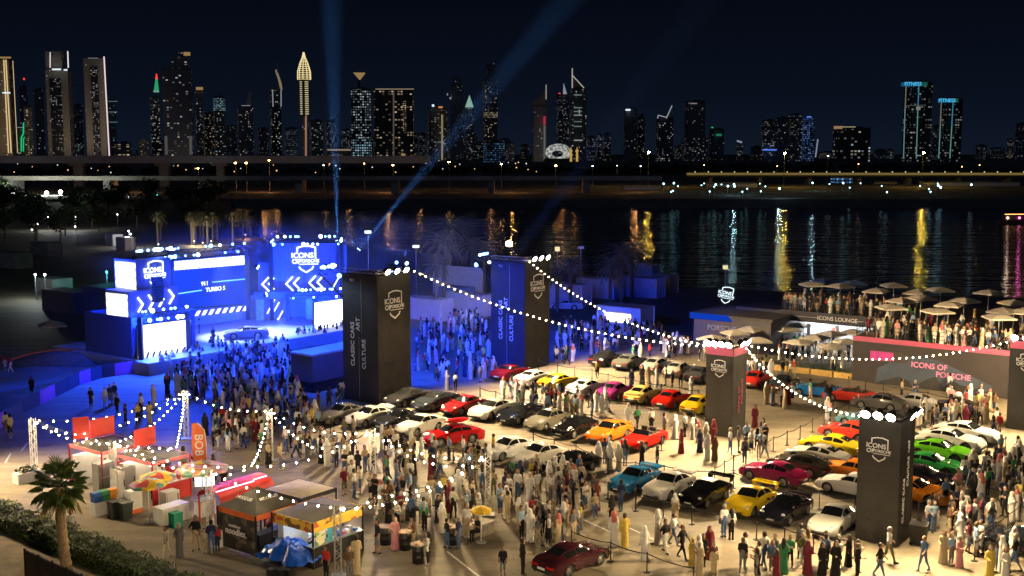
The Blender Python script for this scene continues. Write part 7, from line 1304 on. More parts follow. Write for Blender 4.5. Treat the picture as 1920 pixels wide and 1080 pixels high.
for px, py, Y, lb, L in ((832, 462, 140, 'brightly lit date palm between the two tall towers', 3.2), (842, 432, 175, 'dim date palm rising behind the bright one', 3.6), (818, 500, 136, 'low date palm left of the bright one', 2.2), (1165, 480, 150, 'tall brown date palm right of the blue lit tower', 3.4), (1185, 475, 155, 'leaning brown date palm rightmost of the creek group', 3.2), (1145, 500, 148, 'stooping brown date palm in the creek group', 3.0), (1070, 498, 145, 'green date palm just right of the blue lit tower', 2.6), (1045, 515, 143, 'short date palm half hidden by the blue lit tower', 2.2), (908, 468, 160, 'dim date palm left of the blue lit tower', 3.0), (885, 465, 165, 'dim distant date palm left of the tower arm', 3.0)): date_palm(px, py, 0, lb, Y, 36, L)
# lit palms in the park behind the stage
for i, px in enumerate((358, 366, 374, 388, 398, 406, 436, 470, 455, 362, 380, 300, 294)):
    py = 405 + (i * 7) % 14; date_palm(px, py, 0, 'up lit park palm behind the stage, %s' % ('first', 'second', 'third', 'fourth', 'fifth', 'sixth', 'lone one at the shore', 'orange one right', 'orange one left', 'short one low left', 'short one in the middle', 'pale one far left', 'pale one farther left')[i], 250 + 6 * (i % 3), 20, 2.2)
for px, py, pw, c in ((364, 452, 900, (1, .85, .45)), (396, 452, 900, (1, .85, .45)), (460, 440, 500, (1, .5, .2)), (297, 458, 400, (.8, .8, 1)), (380, 455, 700, (1, .85, .45))):
    p = G(px, py, 1.0); o = empty('garden_lamp', (p.x, p.y, 0), 0, 'low garden lamp at the foot of the lit park palms near x %d' % px if False else 'low garden lamp at the foot of %s' % {364: 'the left lit palms', 396: 'the right lit palms', 460: 'the orange palms by the shore', 297: 'the pale palms left of the stage', 380: 'the middle lit palms'}[px], 'lamp', 'garden lamps'); mb = MB(); mb.cyl((p.x, p.y, 0), (p.x, p.y, .9), .06, n=8); mb.wbuild('post', blackm, o); mb = MB(); mb.sphere((p.x, p.y, 1.0), .12, 8, 6); mb.wbuild('lamp_head', glow('garden_%d' % px, c, 8), o); point('garden_light', (p.x, p.y - .6, 1.3), pw, c, .15, o)
# lamp poles between towers
for px, py, zt, lb, lit in ((780, 462, 9, 'slim double lamp pole between the two tall towers', 1), (1089, 464, 9, 'tall floodlight pole right of the blue lit tower', 0), (1045, 468, 8, 'square lantern pole beside the blue lit tower', 2), (1360, 502, 7, 'square lantern pole by the creek behind the pavilion', 2), (690, 435, 8, 'small lamp pole behind the right stage wing', 1)):
    d_ = ray(px, py); Yp = 150 if px != 1360 else 165; p = AT(px, py, Yp); o = empty('lamp_pole', (p.x, Yp, 0), 0, lb, 'lamp pole'); mb = MB(); mb.cyl((p.x, Yp, 0), (p.x, Yp, p.z), .09, .06, 8); mb.wbuild('pole', pole_m, o); mb = MB()
    if lit == 2: mb.box((p.x, Yp, p.z + .1), (.62, .62, .6)); mb.wbuild('lantern', glow('lantern', (1, .86, .5), .9), o); mb = MB(); mb.box((p.x, Yp, p.z + .45), (.75, .75, .1)); mb.wbuild('cap', blackm, o)
    else: mb.box((p.x, Yp - .1, p.z), (.8, .25, .3)); mb.wbuild('lamp_head', glow('pole_lamp', (.8, .9, 1), 3.0) if lit else steel_m, o)
# ---------------- left side: hoarding fence, track, mound, sheds
hp = [G(-20, 818), G(45, 775), G(105, 745), G(150, 722), G(192, 709), G(240, 702), G(300, 690)]
blu_h = mat('hoarding_dark', (.02, .03, .07), .6, var=.15); pur = mat('hoarding_purple', (.30, .10, .55), .6, var=.25, scale=.8)
ho = empty('hoarding', tuple(hp[0]), 0, 'low dark hoarding fence with purple printed panels along the track', 'fence')
for k, (a, b) in enumerate(zip(hp, hp[1:])):
    for j in range(2): p, q = a.lerp(b, j / 2), a.lerp(b, (j + 1) / 2 - .01); panel('hoarding_panel', p, q, .02, 1.15, pur if (k * 2 + j) % 3 == 0 or (k, j) == (5, 0) else blu_h, ho, .05)
sheet('track', [(p.x, p.y) for p in (G(-40, 745), G(120, 712), G(240, 680), G(300, 668), G(255, 652), G(120, 680), G(-40, 700))], .012, mat('track_surface', (.22, .26, .28), .8, var=.2, scale=.4))
mo = MB(); c = G(120, 680); n = 20; vs = []
for i in range(n + 1):
    for j in range(9): u = i / n * 2 - 1; v = j / 8 * 2 - 1; vs.append((c.x + u * 5.5, c.y + v * 2.2 - u * .5, 1.1 * max(0, 1 - u * u) * max(0, 1 - v * v)))
mo.add(vs, [(i * 9 + j, (i + 1) * 9 + j, (i + 1) * 9 + j + 1, i * 9 + j + 1) for i in range(n) for j in range(8)], 0, True); tag(mo.build('pump_track_mound', mat('mound', (.16, .15, .16), .9, var=.3)), 'low rounded riding mound beyond the hoarding', 'mound')
mb = MB(); mb.tube([(c.x - 5.5 + 11 * i / 14, c.y + (1 - 2 * i / 14) * -.5 + .6, .1 + 1.05 * max(0, 1 - (2 * i / 14 - 1) ** 2)) for i in range(15)], .16, 5); tag(mb.build('mound_edge', mat('mound_orange', (.5, .16, .05), .8)), 'orange ridge line on the riding mound', 'edge strip')
parasol('beige parasol in the dark yard left of the stage', G(98, 602, 2.6), 1.5, 2.6, mat('parasol_sand', (.6, .52, .45), .8), 'yard parasol', square=True)
for px, py, lu, ln, h, m_, lb in ((140, 590, 3, 7, 2.6, ribbed('shed_rust', (.22, .18, .2), .4), 'long rust grey shed in the dark yard left of the stage'), (100, 552, 3, 4.5, 2.0, conc_m, 'small pale roofed shed behind the rust grey one'), (200, 590, 5, 5, 3.2, mat('shed_blue', (.2, .22, .3), .7), 'pale gabled shed left of the stage screens'), (235, 470, 2.4, 3, 2.6, tan, 'tan container behind the stage boxes'), (212, 462, 2.4, 2.5, 2.4, lil, 'pale container left of the tan one behind the stage'), (30, 505, 3, 9, 2.6, conc_m, 'long low concrete shed at the left picture edge'), (90, 480, 3, 6, 2.4, conc_m, 'low shed between the park trees and the yard')):
    container(lb, G(px, py), lu, ln, h, m_, cat='shed')
for k, (px, py) in enumerate(((25, 363), (88, 362), (114, 360))):
    p = AT(px, py, 520); o = empty('stadium_light', (p.x, 520, 0), 0, ('leftmost white floodlight over the park', 'second white floodlight over the park', 'third white floodlight over the park')[k], 'floodlight'); mb = MB(); mb.cyl((p.x, 520, 0), (p.x, 520, p.z), .12, n=6); mb.wbuild('mast', pole_m, o); mb = MB(); mb.sphere((p.x, 519.6, p.z), .95, 8, 6); mb.wbuild('lamp_head', glow('stadium', (.95, 1.0, .9), 20), o); point('stadium_glow', (p.x, 517, p.z), 9000, (.9, 1, .85), .5, o)
for k, (px, py, c) in enumerate(((90, 407, 0), (70, 420, 0), (60, 431, 0), (141, 407, 0), (141, 425, 0), (220, 402, 0), (241, 433, 0), (245, 439, 0), (206, 378, 0), (270, 364, 1), (295, 366, 2), (160, 366, 1), (66, 515, 0), (84, 515, 0), (200, 510, 2), (242, 370, 0))):
    p = G(px, py, 3.5); o = empty('park_lamp', (p.x, p.y, 0), 0, 'park lamp %s' % ('right of the first pier, high', 'left of the first pier, middle of three', 'left of the first pier, lowest of three', 'below the first pier, upper', 'below the first pier, lower', 'between the piers among trees', 'upper of two close together behind the stage', 'lower of two close together behind the stage', 'high between the piers', 'amber, beneath the second pier', 'teal, right of the second pier', 'amber, right of the first pier', 'left of two over the yard sheds', 'right of two over the yard sheds', 'teal, beside the top stage screen', 'white, just left of the second pier')[k], 'lamp', 'park lamps'); mb = MB(); mb.cyl((p.x, p.y, 0), (p.x, p.y, 3.4), .06, n=6); mb.wbuild('post', pole_m, o); mb = MB(); mb.sphere((p.x, p.y, 3.5), .16 * (1 if py > 395 else 1.6), 6, 5); mb.wbuild('lamp_head', (glow('park_white', (.9, .97, 1), 12), glow('park_amber', (1, .5, .15), 8), glow('park_teal', (.1, .9, .8), 5))[c], o)
    if k in (0, 3, 6, 12, 14): point('park_light', (p.x, p.y - .4, 3.8), 900, ((.9, .97, 1), (1, .5, .15), (.1, .9, .8))[c], .15, o)
# ================================================================== BARRIERS
bm1 = MB(); bm1.cyl((0, 0, .03), (0, 0, .98), .032, n=8); post_me = bm1.mesh('post', blackm); bm1 = MB(); bm1.lathe([(.001, .045), (.14, .035), (.17, .015), (.17, 0)], n=16); base_me = bm1.mesh('base', blackm); bm1 = MB(); bm1.lathe([(.045, .92), (.045, 1.0), (.02, 1.02), (.001, 1.02)], n=8); cap_me = bm1.mesh('cap', blackm)
belt_m = mat('belt_black', (.012, .012, .014), .7, var=.1)
for line, lb in (([(1072, 1030), (1145, 1052), (1213, 1073), (1300, 1102)], 'black belt stanchion in the line right of the dark maroon coupe'),
                 ([(1140, 935), (1192, 958), (1297, 983), (1418, 1012), (1525, 1037), (1602, 1046)], 'black belt stanchion in the line before the blue and yellow front row coupes'),
                 ([(1000, 838), (1080, 862), (1140, 888), (1245, 902), (1335, 912), (1375, 915), (1480, 937), (1536, 955), (1602, 966)], 'black belt stanchion in the line behind the front row of coupes'),
                 ([(900, 748), (960, 764), (1065, 790), (1110, 802), (1190, 827), (1240, 845)], 'black belt stanchion in the line behind the orange coupe row'),
                 ([(1010, 694), (1045, 703), (1110, 713), (1140, 722), (1240, 742), (1310, 754)], 'black belt stanchion in the line above the yellow and purple coupes'),
                 ([(965, 730), (1065, 755), (1143, 772), (1245, 792), (1325, 808)], 'black belt stanchion in the aisle below the yellow and purple coupes'),
                 ([(1340, 905), (1375, 882), (1420, 862), (1450, 846), (1500, 824), (1545, 797), (1590, 779)], 'black belt stanchion in the diagonal line left of the magenta coupe'),
                 ([(1722, 975), (1770, 938), (1805, 898), (1850, 866), (1885, 846)], 'black belt stanchion in the line right of the green coupes'),
                 ([(1827, 1052), (1865, 1013), (1912, 978)], 'black belt stanchion in the line before the right edge black coupe'),
                 ([(1590, 727), (1690, 748), (1790, 768), (1850, 780)], 'black belt stanchion in the line along the container wall'),
                 ([(620, 812), (700, 828), (790, 852), (850, 868), (905, 872)], 'black belt stanchion in the line before the red roof box car')):
    pts = [G(*p) for p in line]; P = []
    for a, b in zip(pts, pts[1:]):
        n = max(1, round((b - a).length / 2.1)); P += [a.lerp(b, k / n) for k in range(n)]
    P.append(pts[-1])
    for i, p in enumerate(P):
        o = empty('belt_stanchion', tuple(p), 0, lb, 'stanchion', lb.replace('black belt stanchion', 'stanchions')); avoid.append((p, .2, .2))
        for nm, me in (('post', post_me), ('base', base_me), ('cap', cap_me)): part_obj(nm, me, o)
        if i < len(P) - 1:
            d = P[i + 1] - p; mb = MB(); k_ = 4; q = [d * (j / k_) + Z3 * (.93 - .10 * 4 * (j / k_) * (1 - j / k_)) for j in range(k_ + 1)]
            for a, b in zip(q, q[1:]): mb.bar(a, b, .012, .05)
            mb.build('belt', belt_m, o)
# ================================================================== CROWD
WHT, OFF, BLKc, NAV, GRY, BEI, LBL, REDc, GRN, PNK, YEL, BRN, MAR, OLI, DEN = (.66, .65, .62), (.55, .50, .40), (.014, .014, .016), (.02, .03, .075), (.14, .14, .15), (.42, .34, .22), (.24, .36, .5), (.42, .03, .03), (.05, .22, .10), (.58, .26, .28), (.62, .47, .10), (.12, .07, .04), (.14, .02, .035), (.14, .14, .06), (.07, .12, .24)
CN = {WHT: 'white', OFF: 'cream', BLKc: 'black', NAV: 'navy', GRY: 'grey', BEI: 'beige', LBL: 'light blue', REDc: 'red', GRN: 'green', PNK: 'pink', YEL: 'yellow', BRN: 'brown', MAR: 'maroon', OLI: 'olive', DEN: 'denim'}
TOPS = [WHT] * 12 + [BLKc] * 8 + [NAV] * 3 + [GRY] * 4 + [BEI] * 3 + [LBL] * 3 + [REDc, GRN, PNK, YEL, OFF, OFF, BRN, MAR, OLI, DEN]; BOTS = [BLKc] * 6 + [DEN] * 5 + [GRY] * 3 + [BEI] * 3 + [NAV] * 3 + [WHT] + [OLI]
SKINS = [(.36, .21, .14), (.28, .16, .10), (.42, .27, .19), (.22, .12, .075), (.48, .32, .24)]; HAIRS = [(.012, .009, .007)] * 6 + [(.05, .025, .012), (.10, .06, .03), (.25, .24, .23)]
ROBES = ('robe', 'robe_phone', 'robe_walk'); CAS = ('casual', 'casual_wide', 'casual_phone', 'casual_fold', 'casual_one', 'casual_walk', 'shorts', 'shorts_phone'); WOM = ('woman', 'woman_phone', 'woman_walk', 'dress'); ABA = ('abaya', 'abaya_one')
prg = random.Random(77); PEOPLE = []
def free(p, r=.42, cars=True):
    for c, hu, hn in avoid:
        d = p - c
        if abs(d.dot(U2)) < hu and abs(d.dot(N2)) < hn: return False
    if cars:
        for x, y, a, _ in car_spots:
            dx, dy = p.x - x, p.y - y; u, v = dx * math.cos(a) + dy * math.sin(a), -dx * math.sin(a) + dy * math.cos(a)
            if abs(u) < 2.45 and abs(v) < 1.2: return False
    return True
_grid = {}
def near(p, r):
    ix, iy = int(p.x // 1), int(p.y // 1)
    return any((q - p).length < r for i in (-1, 0, 1) for j in (-1, 0, 1) for q in _grid.get((ix + i, iy + j), ()))
def add_person(p, kind=None, top=None, bot=None, face=None, sc=None, robe=.2, blue=False):
    if kind is None:
        t = prg.random(); kind = prg.choice(ROBES) if t < robe else prg.choice(ABA) if t < robe + .07 else prg.choice(WOM) if t < robe + .25 else prg.choice(CAS)
    if top is None:
        top = prg.choice((WHT, WHT, WHT, WHT, OFF, BEI)) if kind in ROBES + ('robe_bare',) else prg.choice((BLKc, BLKc, BLKc, MAR, NAV)) if kind in ABA else prg.choice((BEI, PNK, BLKc, WHT, GRN, MAR, YEL)) if kind == 'dress' else prg.choice(TOPS)
    bot = bot or prg.choice(BOTS)
    if face is None: face = prg.random() * 6.283
    sc = sc or prg.gauss(1.0, .045) * (.95 if kind in WOM + ABA else 1.0); hair = prg.choice(HAIRS)
    if kind in ROBES: hair = prg.choice((WHT, WHT, WHT, (.5, .12, .1)))
    if kind in ABA: hair = top
    PEOPLE.append(dict(p=p, kind=kind, top=top, bot=bot, face=face, sc=sc, hair=hair, skin=prg.choice(SKINS), shoe=prg.choice((BLKc, BLKc, BRN, WHT, GRY)))); _grid.setdefault((int(p.x // 1), int(p.y // 1)), []).append(p)
def inside(px, py, poly):
    c = False; j = len(poly) - 1
    for i in range(len(poly)):
        (xi, yi), (xj, yj) = poly[i], poly[j]
        if (yi > py) != (yj > py) and px < (xj - xi) * (py - yi) / (yj - yi) + xi: c = not c
        j = i
    return c
def zone(poly, n, z=0.0, r=.55, face=None, robe=.2, clump=.5, cars=True):
    n = round(n * .8); W_ = [G(x, y, z) for x, y in poly]; pw = [(q.x, q.y) for q in W_]; x0, x1 = min(q[0] for q in pw), max(q[0] for q in pw); y0, y1 = min(q[1] for q in pw), max(q[1] for q in pw); last = None; k = 0; tries = 0
    while k < n and tries < n * 60:
        tries += 1
        if last is not None and prg.random() < clump: a = prg.random() * 6.28; p = last + Vector((math.cos(a), math.sin(a), 0)) * prg.uniform(r, r * 1.9)
        else: p = Vector((prg.uniform(x0, x1), prg.uniform(y0, y1), z))
        if not inside(p.x, p.y, pw) or near(p, r) or (z < 1 and not free(p, cars=cars)): continue
        f = None
        if face is not None: f = face + prg.gauss(0, .5)
        elif last is not None and (last - p).length < 2.2 and prg.random() < .7: d = last - p; f = math.atan2(d.y, d.x) - math.pi / 2 + prg.gauss(0, .3)
        add_person(p, face=f, robe=robe); last = p; k += 1
def fg(px, py, kind, top=None, bot=None, face=None, sc=None):
    p = G(px, py); add_person(p, kind, top, bot, R(face) if face is not None else None, sc)
SF = math.atan2(.6, -.8) - math.pi / 2       # facing the stage
for a in ((135, 1016, 'casual', WHT, GRY, 200), (312, 1047, 'casual_walk', OFF, OFF, 160), (337, 1044, 'robe_bare', GRY, None, 170), (368, 1032, 'casual_wide', BLKc, BEI, 180), (384, 1036, 'casual', OFF, BEI, 180, .72), (397, 1038, 'casual_fold', NAV, DEN, 20), (408, 1034, 'casual', REDc, NAV, 200, .8),
          (708, 1038, 'shorts', BLKc, GRY, 120), (741, 1030, 'dress', PNK, None, 200), (776, 1030, 'casual_phone', BRN, BEI, 100), (803, 1058, 'woman_phone', WHT, BLKc, 80), (838, 1028, 'casual_phone', BLKc, DEN, 300), (860, 1030, 'casual', NAV, DEN, 60), (876, 1008, 'casual', WHT, BEI, 190), (896, 1012, 'sit', BLKc, BLKc, 130), (943, 1082, 'shorts_walk', BLKc, GRY, 180), (668, 1076, 'robe_bare', BEI, None, 30), (612, 1086, 'woman', REDc, BLKc, 150), (655, 1090, 'casual', BRN, GRY, 200),
          (980, 1078, 'casual_one', BLKc, BLKc, 290), (1150, 1024, 'robe', WHT, None, 20), (1171, 1026, 'robe_bare', YEL, None, 10), (1208, 1050, 'robe', WHT, None, 15), (1233, 1020, 'robe_walk', WHT, None, 300), (1247, 1036, 'casual_walk', BLKc, WHT, 210), (1263, 1022, 'casual_walk', WHT, DEN, 240), (1279, 1047, 'casual_walk', BLKc, BLKc, 230), (1298, 1062, 'abaya', YEL, None, 200), (1318, 1062, 'casual_one', BLKc, BLKc, 180), (1330, 1048, 'abaya', MAR, None, 190), (1146, 985, 'woman', BLKc, BLKc, 40), (1119, 957, 'abaya', MAR, None, 250), (1164, 958, 'casual', NAV, DEN, 30), (1357, 1008, 'casual_one', WHT, DEN, 20), (1371, 1013, 'woman', WHT, BLKc, 10), (1265, 980, 'robe_walk', BEI, None, 340),
          (1203, 880, 'casual_fold', BLKc, BLKc, 300), (1232, 884, 'casual', BLKc, DEN, 90), (1122, 874, 'robe', WHT, None, 330), (1143, 880, 'robe', WHT, None, 320), (1160, 882, 'robe', OFF, None, 330), (1172, 874, 'woman', BLKc, DEN, 330), (1134, 870, 'casual', NAV, GRY, 330),
          (1452, 1062, 'casual_walk', GRY, GRY, 150), (1500, 1047, 'casual', GRY, BLKc, 10), (1513, 1052, 'dress', BEI, None, 20), (1570, 1075, 'casual_phone', WHT, BLKc, 20), (1541, 1078, 'abaya', BLKc, None, 200), (1566, 1080, 'abaya_one', BLKc, None, 190), (1649, 1082, 'casual_walk', BLKc, DEN, 240), (1666, 1056, 'casual_walk', WHT, OLI, 270), (1731, 1070, 'casual_walk', DEN, DEN, 120), (1768, 1056, 'dress', BEI, None, 160), (1783, 1058, 'woman', LBL, GRY, 200), (1798, 1063, 'dress', PNK, None, 210), (1855, 1088, 'dress', YEL, None, 180), (1884, 1088, 'dress', WHT, None, 190), (1740, 995, 'casual', WHT, DEN, 200), (1750, 998, 'casual_wide', LBL, DEN, 190), (1815, 1000, 'casual', PNK, BLKc, 20), (1772, 950, 'casual', DEN, BLKc, 180), (1795, 935, 'casual_wide', PNK, BEI, 200), (1838, 948, 'robe', WHT, None, 30), (1880, 950, 'casual_one', NAV, BLKc, 160), (1905, 970, 'robe', WHT, None, 200),
          (20, 822, 'shorts', BEI, BLKc, 60), (12, 817, 'casual', WHT, GRY, 30), (171, 765, 'casual_one', BLKc, NAV, 170), (197, 764, 'casual', WHT, WHT, 170), (207, 760, 'casual', NAV, DEN, 200), (215, 755, 'shorts', NAV, LBL, 200), (220, 778, 'casual', BLKc, BLKc, 160), (236, 800, 'casual_fold', BLKc, BLKc, 120), (259, 797, 'casual_phone', YEL, BLKc, 200), (265, 782, 'casual', WHT, BLKc, 150), (281, 793, 'robe_bare', BEI, None, 20), (289, 763, 'robe', WHT, None, 330), (314, 738, 'robe', NAV, None, 20), (332, 737, 'robe', WHT, None, 10), (341, 740, 'robe', WHT, None, 350), (304, 700, 'robe', WHT, None, 20), (317, 697, 'robe', WHT, None, 10), (60, 742, 'casual', BLKc, BLKc, 200), (20, 700, 'casual_walk', REDc, WHT, 90), (10, 695, 'casual', REDc, WHT, 20),
          (1780, 738, 'casual', WHT, NAV, 20), (1838, 760, 'casual', BLKc, BLKc, 200), (1120, 712, 'casual_wide', YEL, BLKc, 30), (925, 860, 'casual', YEL, NAV, 100), (1184, 728, 'abaya', NAV, None, 200), (1204, 722, 'abaya', BLKc, None, 160), (1128, 775, 'robe', WHT, None, 200), (1118, 772, 'robe', WHT, None, 160), (1178, 797, 'robe_walk', WHT, None, 200), (1195, 805, 'casual_walk', GRN, BLKc, 200), (1221, 808, 'casual', WHT, BLKc, 180), (1277, 850, 'abaya', MAR, None, 100), (1312, 848, 'abaya_one', NAV, None, 200), (1326, 862, 'robe', WHT, None, 30), (1340, 864, 'abaya', BRN, None, 20), (1396, 868, 'casual', GRY, NAV, 10), (1415, 802, 'abaya', MAR, None, 160), (1430, 830, 'abaya', BLKc, None, 140)): fg(*a)
zone([(302, 682), (380, 662), (545, 648), (550, 700), (546, 738), (600, 765), (420, 772), (335, 745)], 250, face=SF, robe=.22, clump=.55)
zone([(560, 640), (645, 622), (648, 640), (552, 650)], 35, face=SF); zone([(600, 760), (648, 748), (650, 762), (610, 778)], 8)
zone([(778, 615), (830, 600), (918, 598), (921, 690), (880, 722), (800, 705), (776, 690)], 130, robe=.3)
zone([(800, 715), (930, 695), (962, 730), (900, 745), (860, 742)], 14); zone([(1040, 610), (1130, 622), (1205, 640), (1290, 655), (1330, 668), (1220, 680), (1120, 680), (1040, 690)], 105, robe=.25); zone([(1105, 608), (1215, 626), (1262, 640), (1200, 650), (1110, 630)], 40, robe=.1)
zone([(1110, 700), (1330, 735), (1325, 750), (1140, 718)], 10); zone([(930, 745), (1000, 745), (1320, 795), (1330, 850), (1220, 820), (960, 768)], 50, robe=.35)
zone([(360, 800), (600, 775), (640, 812), (800, 850), (900, 858), (920, 890), (720, 905), (520, 890), (400, 850)], 125, robe=.1, clump=.65); zone([(470, 770), (600, 765), (610, 790), (480, 805), (380, 790), (390, 772)], 45)
zone([(640, 890), (900, 870), (960, 905), (1000, 965), (900, 1005), (720, 1015), (690, 940), (640, 930)], 85, robe=.16, clump=.65); zone([(960, 890), (1090, 905), (1145, 950), (1070, 1020), (980, 1040), (950, 985)], 62, robe=.28, clump=.6)
zone([(1300, 1070), (1480, 1050), (1490, 1092), (1310, 1098)], 16, robe=.1); zone([(1440, 1030), (1620, 1062), (1620, 1092), (1440, 1092)], 10, robe=.1)
zone([(1715, 985), (1770, 925), (1830, 870), (1920, 815), (1925, 975), (1870, 1005), (1760, 1015)], 62, robe=.18); zone([(1745, 1010), (1925, 1000), (1925, 1092), (1760, 1080)], 10, robe=.15); zone([(1690, 778), (1790, 785), (1872, 770), (1875, 832), (1830, 812), (1720, 808)], 32)
zone([(1290, 838), (1430, 805), (1450, 850), (1400, 880), (1300, 880)], 12, robe=.3); zone([(1405, 745), (1500, 745), (1600, 765), (1600, 775), (1500, 815), (1410, 790)], 16); zone([(1605, 722), (1700, 738), (1870, 768), (1850, 778), (1700, 755), (1605, 738)], 16)
zone([(1440, 670), (1470, 650), (1600, 645), (1590, 705), (1500, 700)], 45); zone([(1400, 690), (1480, 700), (1500, 720), (1400, 715)], 18); zone([(1290, 660), (1410, 655), (1420, 700), (1340, 705)], 22)
def deckzone(a, b, n, spread, face=None):
    k = 0
    for _ in range(n * 40):
        if k >= n: break
        p = a.lerp(b, prg.random()) + U2 * prg.uniform(.25, spread); p.z = DZ
        if near(p, .42): continue
        add_person(p, face=(face + prg.gauss(0, .6)) if face is not None else None, robe=.2); k += 1
FD = math.atan2(-.8, -.6) - math.pi / 2
deckzone(C0 + N2 * .8, C0 + N2 * 12.8, 34, 1.5, FD); deckzone(C0 + N2 * .8, C0 + N2 * 16, 40, 12, None); deckzone(L0 + N2 * .3, L0 + N2 * (LLEN - .3), 30, 1.2, FD); deckzone(L0 + N2 * .3, L0 + N2 * LLEN, 18, 6, None)
# staff behind the kiosk counters
for px, py, du, dn in ((588, 1068, 1.0, 1.2), (588, 1068, 2.3, 1.3), (588, 1068, 1.6, 1.9), (481, 1045, 1.0, 1.3), (481, 1045, 1.9, 1.2)): add_person(seg(G(px, py), du, dn), 'casual_phone', prg.choice((WHT, BLKc, REDc)), BLKc, math.atan2(-.6, .8) - math.pi / 2)
for px, py, z_, du, dn in ((190, 848, 2.6, .9, 1.0), (190, 848, 2.6, 2.0, 1.1), (285, 868, 2.5, .7, 1.0), (285, 868, 2.5, 1.6, 1.2), (285, 868, 2.5, 2.2, 1.0)): p = seg(G(px, py, z_), du, dn); p.z = 0; add_person(p, 'casual_one', prg.choice((WHT, WHT, REDc)), BLKc, math.atan2(-.6, .8) - math.pi / 2)
for px, py in ((262, 905), (300, 915), (315, 900), (345, 890), (360, 905), (245, 880), (400, 900), (420, 925), (345, 925)): add_person(G(px, py), robe=.05)
# presenter on stage and two stage hands
p = SP(400, 648, 0.0); pp = G(400, 646, 1.16); add_person(pp, 'casual_one', BLKc, BLKc, math.atan2(-.6, .8) - math.pi / 2, 1.02); add_person(G(374, 625, 1.16), 'casual', WHT, GRY, 2.0)
# the 300 that show largest become persons of their own, the rest one crowd
for d in PEOPLE:
    q = d['p']; yy = q.y * math.cos(PITCH) + (20 - q.z) * math.sin(PITCH); d['px'] = 960 + FPX * q.x / yy; d['far'] = yy
inview = sorted([d for d in PEOPLE if -10 < d['px'] < 1930], key=lambda d: d['far'])
solo, rest = inview[:300], inview[300:]
NICK = [('blue classic coupe', 'blue front row coupe'), ('off white classic', 'off white front coupe'), ('black classic coupe with large', 'large winged black coupe'), ('bright yellow wide', 'high winged yellow coupe'), ('glossy black coupe', 'glossy black front coupe'), ('silver classic coupe beside', 'silver front row coupe'), ('red coupe carrying', 'red roof box car'), ('cream white coupe', 'cream white coupe'), ('dark red coupe left', 'dark red coupe'), ('orange classic', 'orange classic coupe'),
        ('red open roadster at the right', 'red aisle roadster'), ('purple magenta', 'purple coupe'), ('pale yellow coupe', 'pale yellow coupe'), ('golden yellow', 'golden yellow coupe'), ('magenta red', 'magenta coupe'), ('bright yellow side', 'side on yellow coupe'), ('lime green', 'lime green coupe'), ('deep green', 'deep green coupe'), ('dark maroon', 'lone maroon coupe'), ('black coupe cut off', 'right edge black coupe'), ('blue open roadster', 'blue roadster'), ('teal coupe', 'teal coupe'), ('white racing', 'white racing coupe'),
        ('noodle stall with', 'noodle stall'), ('yellow printed', 'yellow food stall'), ('red framed dark roofed kiosk behind', 'palm side red kiosk'), ('red framed dark roofed kiosk strung', 'bulb strung red kiosk'), ('cream flat', 'cream roofed kiosk'), ('white lattice post at the far left', 'far left lattice post'), ('white lattice post before the steel', 'cabinet lattice post'), ('white lattice post nearest', 'plaza lattice post'), ('white lattice post between', 'stage side lattice post'), ('white lattice post in front', 'white coupe lattice post'), ('white lattice post beside the robed', 'yellow parasol lattice post'), ('white lattice post before the yellow', 'yellow stall lattice post'), ('white lattice post beside the noodle', 'noodle stall lattice post'),
        ('tall black banner', 'tallest banner tower'), ('tall banner tower with blue', 'blue lit banner tower'), ('short banner tower with pink', 'pink banded tower'), ('short banner tower closest', 'closest banner tower'), ('short banner tower cut', 'right edge banner tower'), ('black oil drum table beside the yellow', 'leftmost drum table'), ('black oil drum table second', 'second drum table'), ('black oil drum table nearest', 'nearest drum table'), ('black oil drum table beside the two', 'rightmost drum table'), ('black oil drum table deep', 'farthest drum table'), ('clipped green hedge', 'clipped hedge'), ('orange feather', 'orange feather flag')]
marks = []
for ob in COL.objects:
    if ob.parent is None and ob.get('label'):
        for k_, v_ in NICK:
            if ob['label'].startswith(k_): marks.append((Vector((ob.location.x, ob.location.y, 0)), v_))
POSE = {'casual': 'standing', 'casual_wide': 'hand on hip', 'casual_phone': 'holding a phone', 'casual_up': 'arms raised', 'casual_fold': 'arms folded', 'casual_walk': 'walking', 'casual_one': 'carrying a bag', 'shorts': 'standing', 'shorts_walk': 'walking', 'shorts_phone': 'holding a phone', 'woman': 'standing', 'woman_phone': 'holding a phone', 'woman_walk': 'walking', 'robe': 'standing', 'robe_phone': 'holding a phone', 'robe_walk': 'walking', 'robe_bare': 'standing', 'abaya': 'standing', 'abaya_one': 'carrying a bag', 'dress': 'standing', 'sit': 'seated'}
seen = {}
for d in solo:
    k = d['kind']; t, b = CN[d['top']], CN[d['bot']]
    if k in ROBES: what = '%s robe and headscarf' % t
    elif k == 'robe_bare': what = 'long %s robe' % t
    elif k in ABA: what = '%s hooded cloak' % t
    elif k == 'dress': what = 'long %s dress' % t
    else: what = '%s top, %s %s' % (t, b, 'shorts' if k.startswith('shorts') else 'trousers')
    mk = min(marks, key=lambda m: (m[0] - d['p']).length)
    # name the side on which the person stands as seen in the picture
    dx = d['p'].x / d['p'].y - mk[0].x / mk[0].y; dy = d['p'].y - mk[0].y; side = ('behind' if dy > 0 else 'before') if abs(dy) > abs(dx) * 60 else ('right of' if dx > 0 else 'left of')
    lb = 'person in %s, %s, %s the %s' % (what, POSE[k], side, mk[1])
    if len(lb.split()) > 14: lb = 'person in %s, %s the %s' % (what, side, mk[1])
    d['lab'] = lb; d['md'] = (mk[0] - d['p']).length; seen.setdefault(lb, []).append(d)
